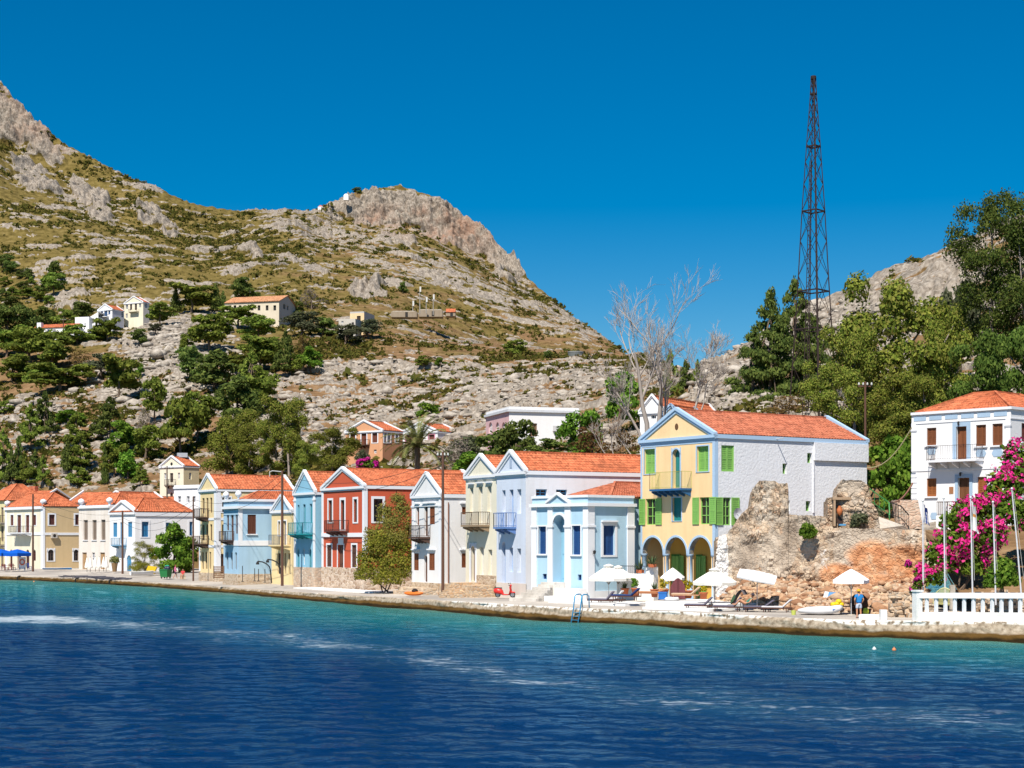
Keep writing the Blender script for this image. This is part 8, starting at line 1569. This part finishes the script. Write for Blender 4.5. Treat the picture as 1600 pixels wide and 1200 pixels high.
# taverna corner
b = P(34.5, 264, z=ground(34, 264)); o = thing('lifebuoy_board', 'orange lifebuoy on a white board between the blue parasols and the pole', 'lifebuoy', b); mb = MB(); mb.box(b + V3(0, .1, 1.15), 1.1, .06, 1.9); mb.box(b + V3(-.4, .1, .2), .08, .06, .5); mb.box(b + V3(.4, .1, .2), .08, .06, .5); mb.build('board', M_TRIM, o); mb = MB(); c = b + V3(0, .02, 1.3); mb.tube([c + V3(.36 * math.cos(math.tau * k / 16), 0, .42 * math.sin(math.tau * k / 16)) for k in range(17)], .09, 6, cap=False); mb.build('ring', plain((240, 110, 60), .5), o, True)
def chair(x, y, mat, label, rot, group):
    b = P(x, 265 + (y - 890.5) * 5, z=ground(x, 265)); o = thing('taverna_chair', label, 'chair', b, group); M = Matrix.Rotation(rot, 3, 'Z'); w = lambda q: b + M @ Vector(q); mb = MB(); mb.hexa([w((-.25, -.25, .44)), w((.25, -.25, .44)), w((.25, .25, .44)), w((-.25, .25, .44))], [w((-.25, -.25, .5)), w((.25, -.25, .5)), w((.25, .25, .5)), w((-.25, .25, .5))]); mb.build('seat', mat, o)
    mb = MB(); [mb.bar(w((-.24, .24, z)), w((.24, .24, z)), .05, .1) for z in (.65, .82, .98)]; mb.build('backrest', mat, o)
    for sx in (-1, 1):
        for sy in (-1, 1): mb = MB(); mb.bar(w((sx * .23, sy * .23, 0)), w((sx * .23, sy * .23, 1.02 if sy > 0 else .44)), .05); mb.build('leg', mat, o)
MRED = plain((120, 40, 44), .6); MBLU = plain((40, 74, 160), .6)
for x, y, m_, rt in ((5, 891, MRED, .3), (10, 890.5, MRED, 2.2), (16, 891, MRED, 3.4), (21, 890.5, MRED, 1.0)): chair(x, y, m_, 'dark red chair under the blue parasols', rt, 'dark red chairs at the left')
for x, y, rt in ((41, 890.5, .6), (46, 891, 2.4)): chair(x, y, MBLU, 'dark blue chair beside the parasol pole', rt, 'dark blue chairs at the left')
for x, lb in ((8, 'small dark table between the red chairs at the left edge'), (19, 'small dark table right of the left edge table')):
    b = P(x, 266, z=ground(x, 266)); o = thing('taverna_table', lb, 'table', b); mb = MB(); mb.box(b + V3(0, 0, .74), .8, .8, .05); mb.build('tabletop', plain((96, 50, 48)), o); mb = MB(); mb.tube([b, b + V3(0, 0, .72)], .05, 6); mb.lathe(b, [(.3, 0), (.06, .06)], 8); mb.build('pedestal', M_METAL, o)
# ---------------------------------------------------------------- pots
TERRA = plain((206, 116, 76), .8)
def pot(x, yb, label, kind, Y, r=.26, h=.45, z=None):
    b = P(x, Y, yb); o = thing('plant_pot', label, 'potted plant', b, 'potted plants by the arcade'); mb = MB(); mb.lathe(b, [(0, 0), (r * .65, 0), (r * .95, h * .85), (r * 1.1, h * .86), (r * 1.1, h), (r * .9, h), (r * .85, h * .9), (0, h * .9)], 14); mb.build('pot', TERRA, o, True); rr = random.Random(int(x)); t = b + V3(0, 0, h * .9)
    if kind == 'agave':
        mb = MB()
        for k in range(22): a = rr.uniform(0, 6.28); el = rr.uniform(.3, 1.35); d = V3(math.cos(a) * math.cos(el), math.sin(a) * math.cos(el), math.sin(el)); s_ = d.cross(V3(0, 0, 1)).normalized() * .035; e = t + d * rr.uniform(.45, .8); mb.poly([t - s_, t + d * .3 - s_ * 1.3, e, t + d * .3 + s_ * 1.3, t + s_])
        mb.build('leaves', L_AGAVE, o)
    else:
        bl = [(rr.uniform(-.2, .2), rr.uniform(-.15, .15), h + .15 + .5 * i / 6, .22, .2, .16) for i in range(7)]; link('foliage', crown_mesh('foliage', bl, 420, .07, int(x), shell=.8), L_FLOWER if kind == 'yellow' else L_BRIGHT, o)
for x, yb, lb, k, Y in ((976.5, 931, 'terracotta pot with a small agave, leftmost by the pale blue house', 'agave', 128.5), (993, 931, 'terracotta pot with a tall leafy plant by the white passage wall', 'green', 128), (1022.5, 933, 'terracotta pot with an agave between the left columns', 'agave', 126.5), (1038, 933, 'pot with small yellow flowers beside the second column', 'yellow', 126), (1068, 935, 'pot with a yellowish green plant between the middle and right columns', 'yellow', 125.2), (1076, 935, 'second yellow flowering pot next to the third column', 'yellow', 125), (1099, 938, 'big terracotta pot with a yellow striped plant by the right column', 'yellow', 124.2)): pot(x, yb, lb, k, Y, .32, .6)
for x, Y, lb in ((1000, 131.9, 'spiky agave on top of the white passage wall'), (1019, 130.6, 'spiky agave on the white pier beside the left arch')):
    b = P(x, Y, z=3.35 if x < 1010 else 3.82) - V3(0, .2, 0); o = thing('agave', lb, 'agave', b); rr = random.Random(int(x)); mb = MB(); mb.lathe(b - V3(0, 0, .0), [(0, 0), (.3, 0), (.34, .25), (0, .25)], 10); mb.build('bowl', TERRA, o); mb = MB(); t = b + V3(0, 0, .2)
    for k in range(26): a = rr.uniform(0, 6.28); el = rr.uniform(.2, 1.3); d = V3(math.cos(a) * math.cos(el), math.sin(a) * math.cos(el), math.sin(el)); s_ = d.cross(V3(0, 0, 1)).normalized() * .05; e = t + d * rr.uniform(.7, 1.1); mb.poly([t - s_, t + d * .45 - s_ * 1.3, e, t + d * .45 + s_ * 1.3, t + s_])
    mb.build('leaves', L_AGAVE, o)
b = P(179, 246, z=ground(179, 246)); o = thing('palm_pot', 'tall pot with a drooping palm plant left of the arched light blue door', 'potted plant', b); mb = MB(); mb.lathe(b, [(0, 0), (.3, 0), (.5, 1.3), (.42, 1.3)], 10); mb.build('pot', plain((150, 120, 84)), o); link('foliage', crown_mesh('foliage', [(0, 0, 1.9, .75, .6, .5), (-.3, 0, 1.6, .5, .4, .35), (.3, 0, 1.65, .5, .4, .35)], 500, .13, 3, droop=.2), L_PALM, o)
b = P(1036, 121, 937); mb = MB(); mb.box(b + V3(0, 0, .25), .6, .4, .45, -.3); mb.box(b + V3(0, 0, .52), .64, .44, .1, -.3); tag(mb.build('cool_box', plain((40, 110, 190), .5), loc=b), 'blue cool box on the terrace edge', 'cool box')
b = P(1049, 121, 938); mb = MB(); mb.lathe(b, [(0, .0), (.5, .0), (.58, .12), (.5, .24), (.25, .24), (.2, .2), (0, .2)], 14); tag(mb.build('white_pouffe', plain((240, 240, 242), .7), loc=b, smooth=True), 'round white cushion on the terrace right of the blue cool box', 'cushion')
b = P(1058, 123, 936); mb = MB(); mb.grid(lambda u, v: b + V3(-.5 + u * 1.1, .1 * math.sin(u * 12) + .15 * v, 1.55 * v * (.55 + .45 * math.sin(u * 3.0))), 14, 6); mb.grid(lambda u, v: b + V3(-.5 + u * 1.1, .14 + .1 * math.sin(u * 12) + .15 * v, 1.5 * v * (.55 + .45 * math.sin(u * 3.0))), 14, 6); tag(mb.build('maroon_cloth', plain((120, 66, 72), .95), loc=b, smooth=True), 'maroon cloth hung beside the small white parasol', 'cloth')
b = P(965, 122.8, 940); o = thing('towel', 'teal towel lying on the striped lounger foot', 'towel', b + V3(0, 0, .45)); mb = MB(); mb.grid(lambda u, v: b + V3(-.2 + u * .8, -.2 + v * .5, .5 + .06 * math.sin(u * 7 + v * 5)), 8, 6); mb.build('cloth', plain((60, 140, 150), .95), o, True)
# ---------------------------------------------------------------- flagpoles and flags
WP = plain((236, 236, 240), .4, .2)
FP = {}
for i, (x0, y0, x1, y1, lb) in enumerate(((1442, 784, 1442.5, 932, 'white flagpole flying the blue and white striped flag'), (1474.5, 780, 1477, 932, 'bare white flagpole between the two flags'), (1516.5, 779, 1520, 932, 'white flagpole with the hanging white flag'), (1551.5, 786, 1556, 930, 'bare white flagpole in front of the green shrub'), (1581, 765, 1597, 930, 'leaning bare white flagpole near the right edge'))):
    Y = 104.0 - i * .35; b, t = P(x1, Y, y1), P(x0, Y + .3, y0); o = thing('flagpole', lb, 'flagpole', b, 'flagpoles behind the balustrade'); mb = MB(); mb.tube([b - V3(0, 0, .6), b.lerp(t, .5), t], [.055, .05, .035], 8); mb.build('shaft', WP, o); mb = MB(); mb.lathe(t, [(.05, 0), (.09, .06), (.05, .13), (0, .14)], 8); mb.build('finial', WP, o, True); mb = MB(); mb.tube([t + V3(.09, -.02, -.1), b + V3(.1, -.02, 1.0)], .012, 4); mb.build('halyard', plain((210, 210, 205)), o); FP[i] = t
def flag(label, t, h, wd, stripe, seed):
    o = thing('flag', label, 'flag', t - V3(0, 0, .1)); m_ = [plain((246, 246, 250), .9), plain((40, 70, 150), .9), plain((226, 160, 80), .9)]; mb = MB(); nu, nv = 18, 24
    def pt(u, v): return t + V3(.06 + wd * u * (.35 + .65 * v) + .05 * math.sin(u * 9 + v * 4), .16 * math.sin(u * 10 + v * 3 + seed) * (.3 + u), -.15 - h * v - h * .25 * u * (1 - v * .3))
    for i in range(nu):
        for j in range(nv):
            u, v = (i + .5) / nu, (j + .5) / nv; mb.mi = 0
            if stripe: mb.mi = 1 if (int((u + v * .25) * 7) % 2 == 0 or v < .3) else 0
            elif .35 < v < .47 and .35 < u < .7: mb.mi = 2
            mb.poly([pt(i / nu, j / nv), pt((i + 1) / nu, j / nv), pt((i + 1) / nu, (j + 1) / nv), pt(i / nu, (j + 1) / nv)])
    mb.build('cloth', m_, o, True)
flag('blue and white striped flag hanging limp on the leftmost flagpole', FP[0], 1.15, .42, True, 1); flag('white flag with a small orange mark hanging limp', FP[2], 1.75, .5, False, 2)
def gate():
    a, b = P(1458, 102.2, 944), P(1484, 101.8, 946); o = thing('garden_gate', 'pale arched iron gate leaf behind the balustrade', 'gate', a); mb = MB(); n = 14
    for k in range(n + 1): t = k / n; q = a.lerp(b, t); mb.bar(q, q + V3(0, 0, .5 + .55 * math.sin(t * 2.2)), .03)
    mb.tube([a.lerp(b, k / 10) + V3(0, 0, .5 + .55 * math.sin(k / 10 * 2.2)) for k in range(11)], .03, 5); mb.bar(a + V3(0, 0, .1), b + V3(0, 0, .1), .03); mb.build('leaf', plain((226, 220, 150), .5), o); mb = MB(); mb.box(b + V3(.15, 0, .5), .3, .3, 1.5); mb.build('post', concrete(), o)
gate()
# ---------------------------------------------------------------- far hill details
for x, y, lb in ((501, 324, 'tiny white chapel with red roof at the left end of the summit ridge'), (541, 306, 'tiny white domed chapel on the summit ridge')):
    b = P(x, 880, y + 3); o = thing('chapel', lb, 'chapel', b); mb = MB(); mb.box(b + V3(0, 0, -.2), 2.6, 3, 2.6); mb.build('wall', M_WHITE, o); mb = MB(); mb.lathe(b + V3(0, 0, 1.1), [(1.25, 0), (1.1, .5), (.6, .9), (0, 1.1)], 12); mb.build('dome', M_WHITE if x > 520 else plain((214, 120, 100)), o, True)
p = slope_at(899, 556); o = thing('water_tank', 'dark round water tank on the bare hillside', 'water tank', p); s = p.y / F; mb = MB(); mb.lathe(p - V3(0, 0, .5), [(12 * s, 0), (12 * s, 8 * s), (11 * s, 9 * s), (0, 9.5 * s)], 20); mb.build('tank', plain((110, 116, 116)), o); mb = MB(); mb.lathe(p + V3(0, 0, 8 * s - .5), [(12.4 * s, 0), (12.4 * s, 1.2 * s)], 20); mb.build('rim', plain((160, 164, 164)), o)
tree('dark', 558, 292, 303, 14, 'small dark tree on the summit ridge beside the domed chapel', Y=872); tree('dark', 630, 441, 458, 17, 'lone dark round bush on the far slope above the antennas')
for x, y, w, k in ((661, 571, 18, 'round'), (688, 572, 14, 'bright'), (803, 552, 30, 'round'), (856, 556, 12, 'dark'), (505, 520, 36, 'dark'), (540, 535, 40, 'olive'), (575, 525, 34, 'olive')): tree(k, x, y - w * .7, y + 4, w * 1.2, {661: 'dark bush on the edge of the rubble plain', 688: 'yellow-green bush right of the dark one on the rubble plain', 803: 'wide green bush at the top of the bare plain', 856: 'small dark bush left of the water tank', 505: 'dark tree left of the small white shed', 540: 'olive tree below the small white shed', 575: 'olive tree right of the small white shed'}[x])
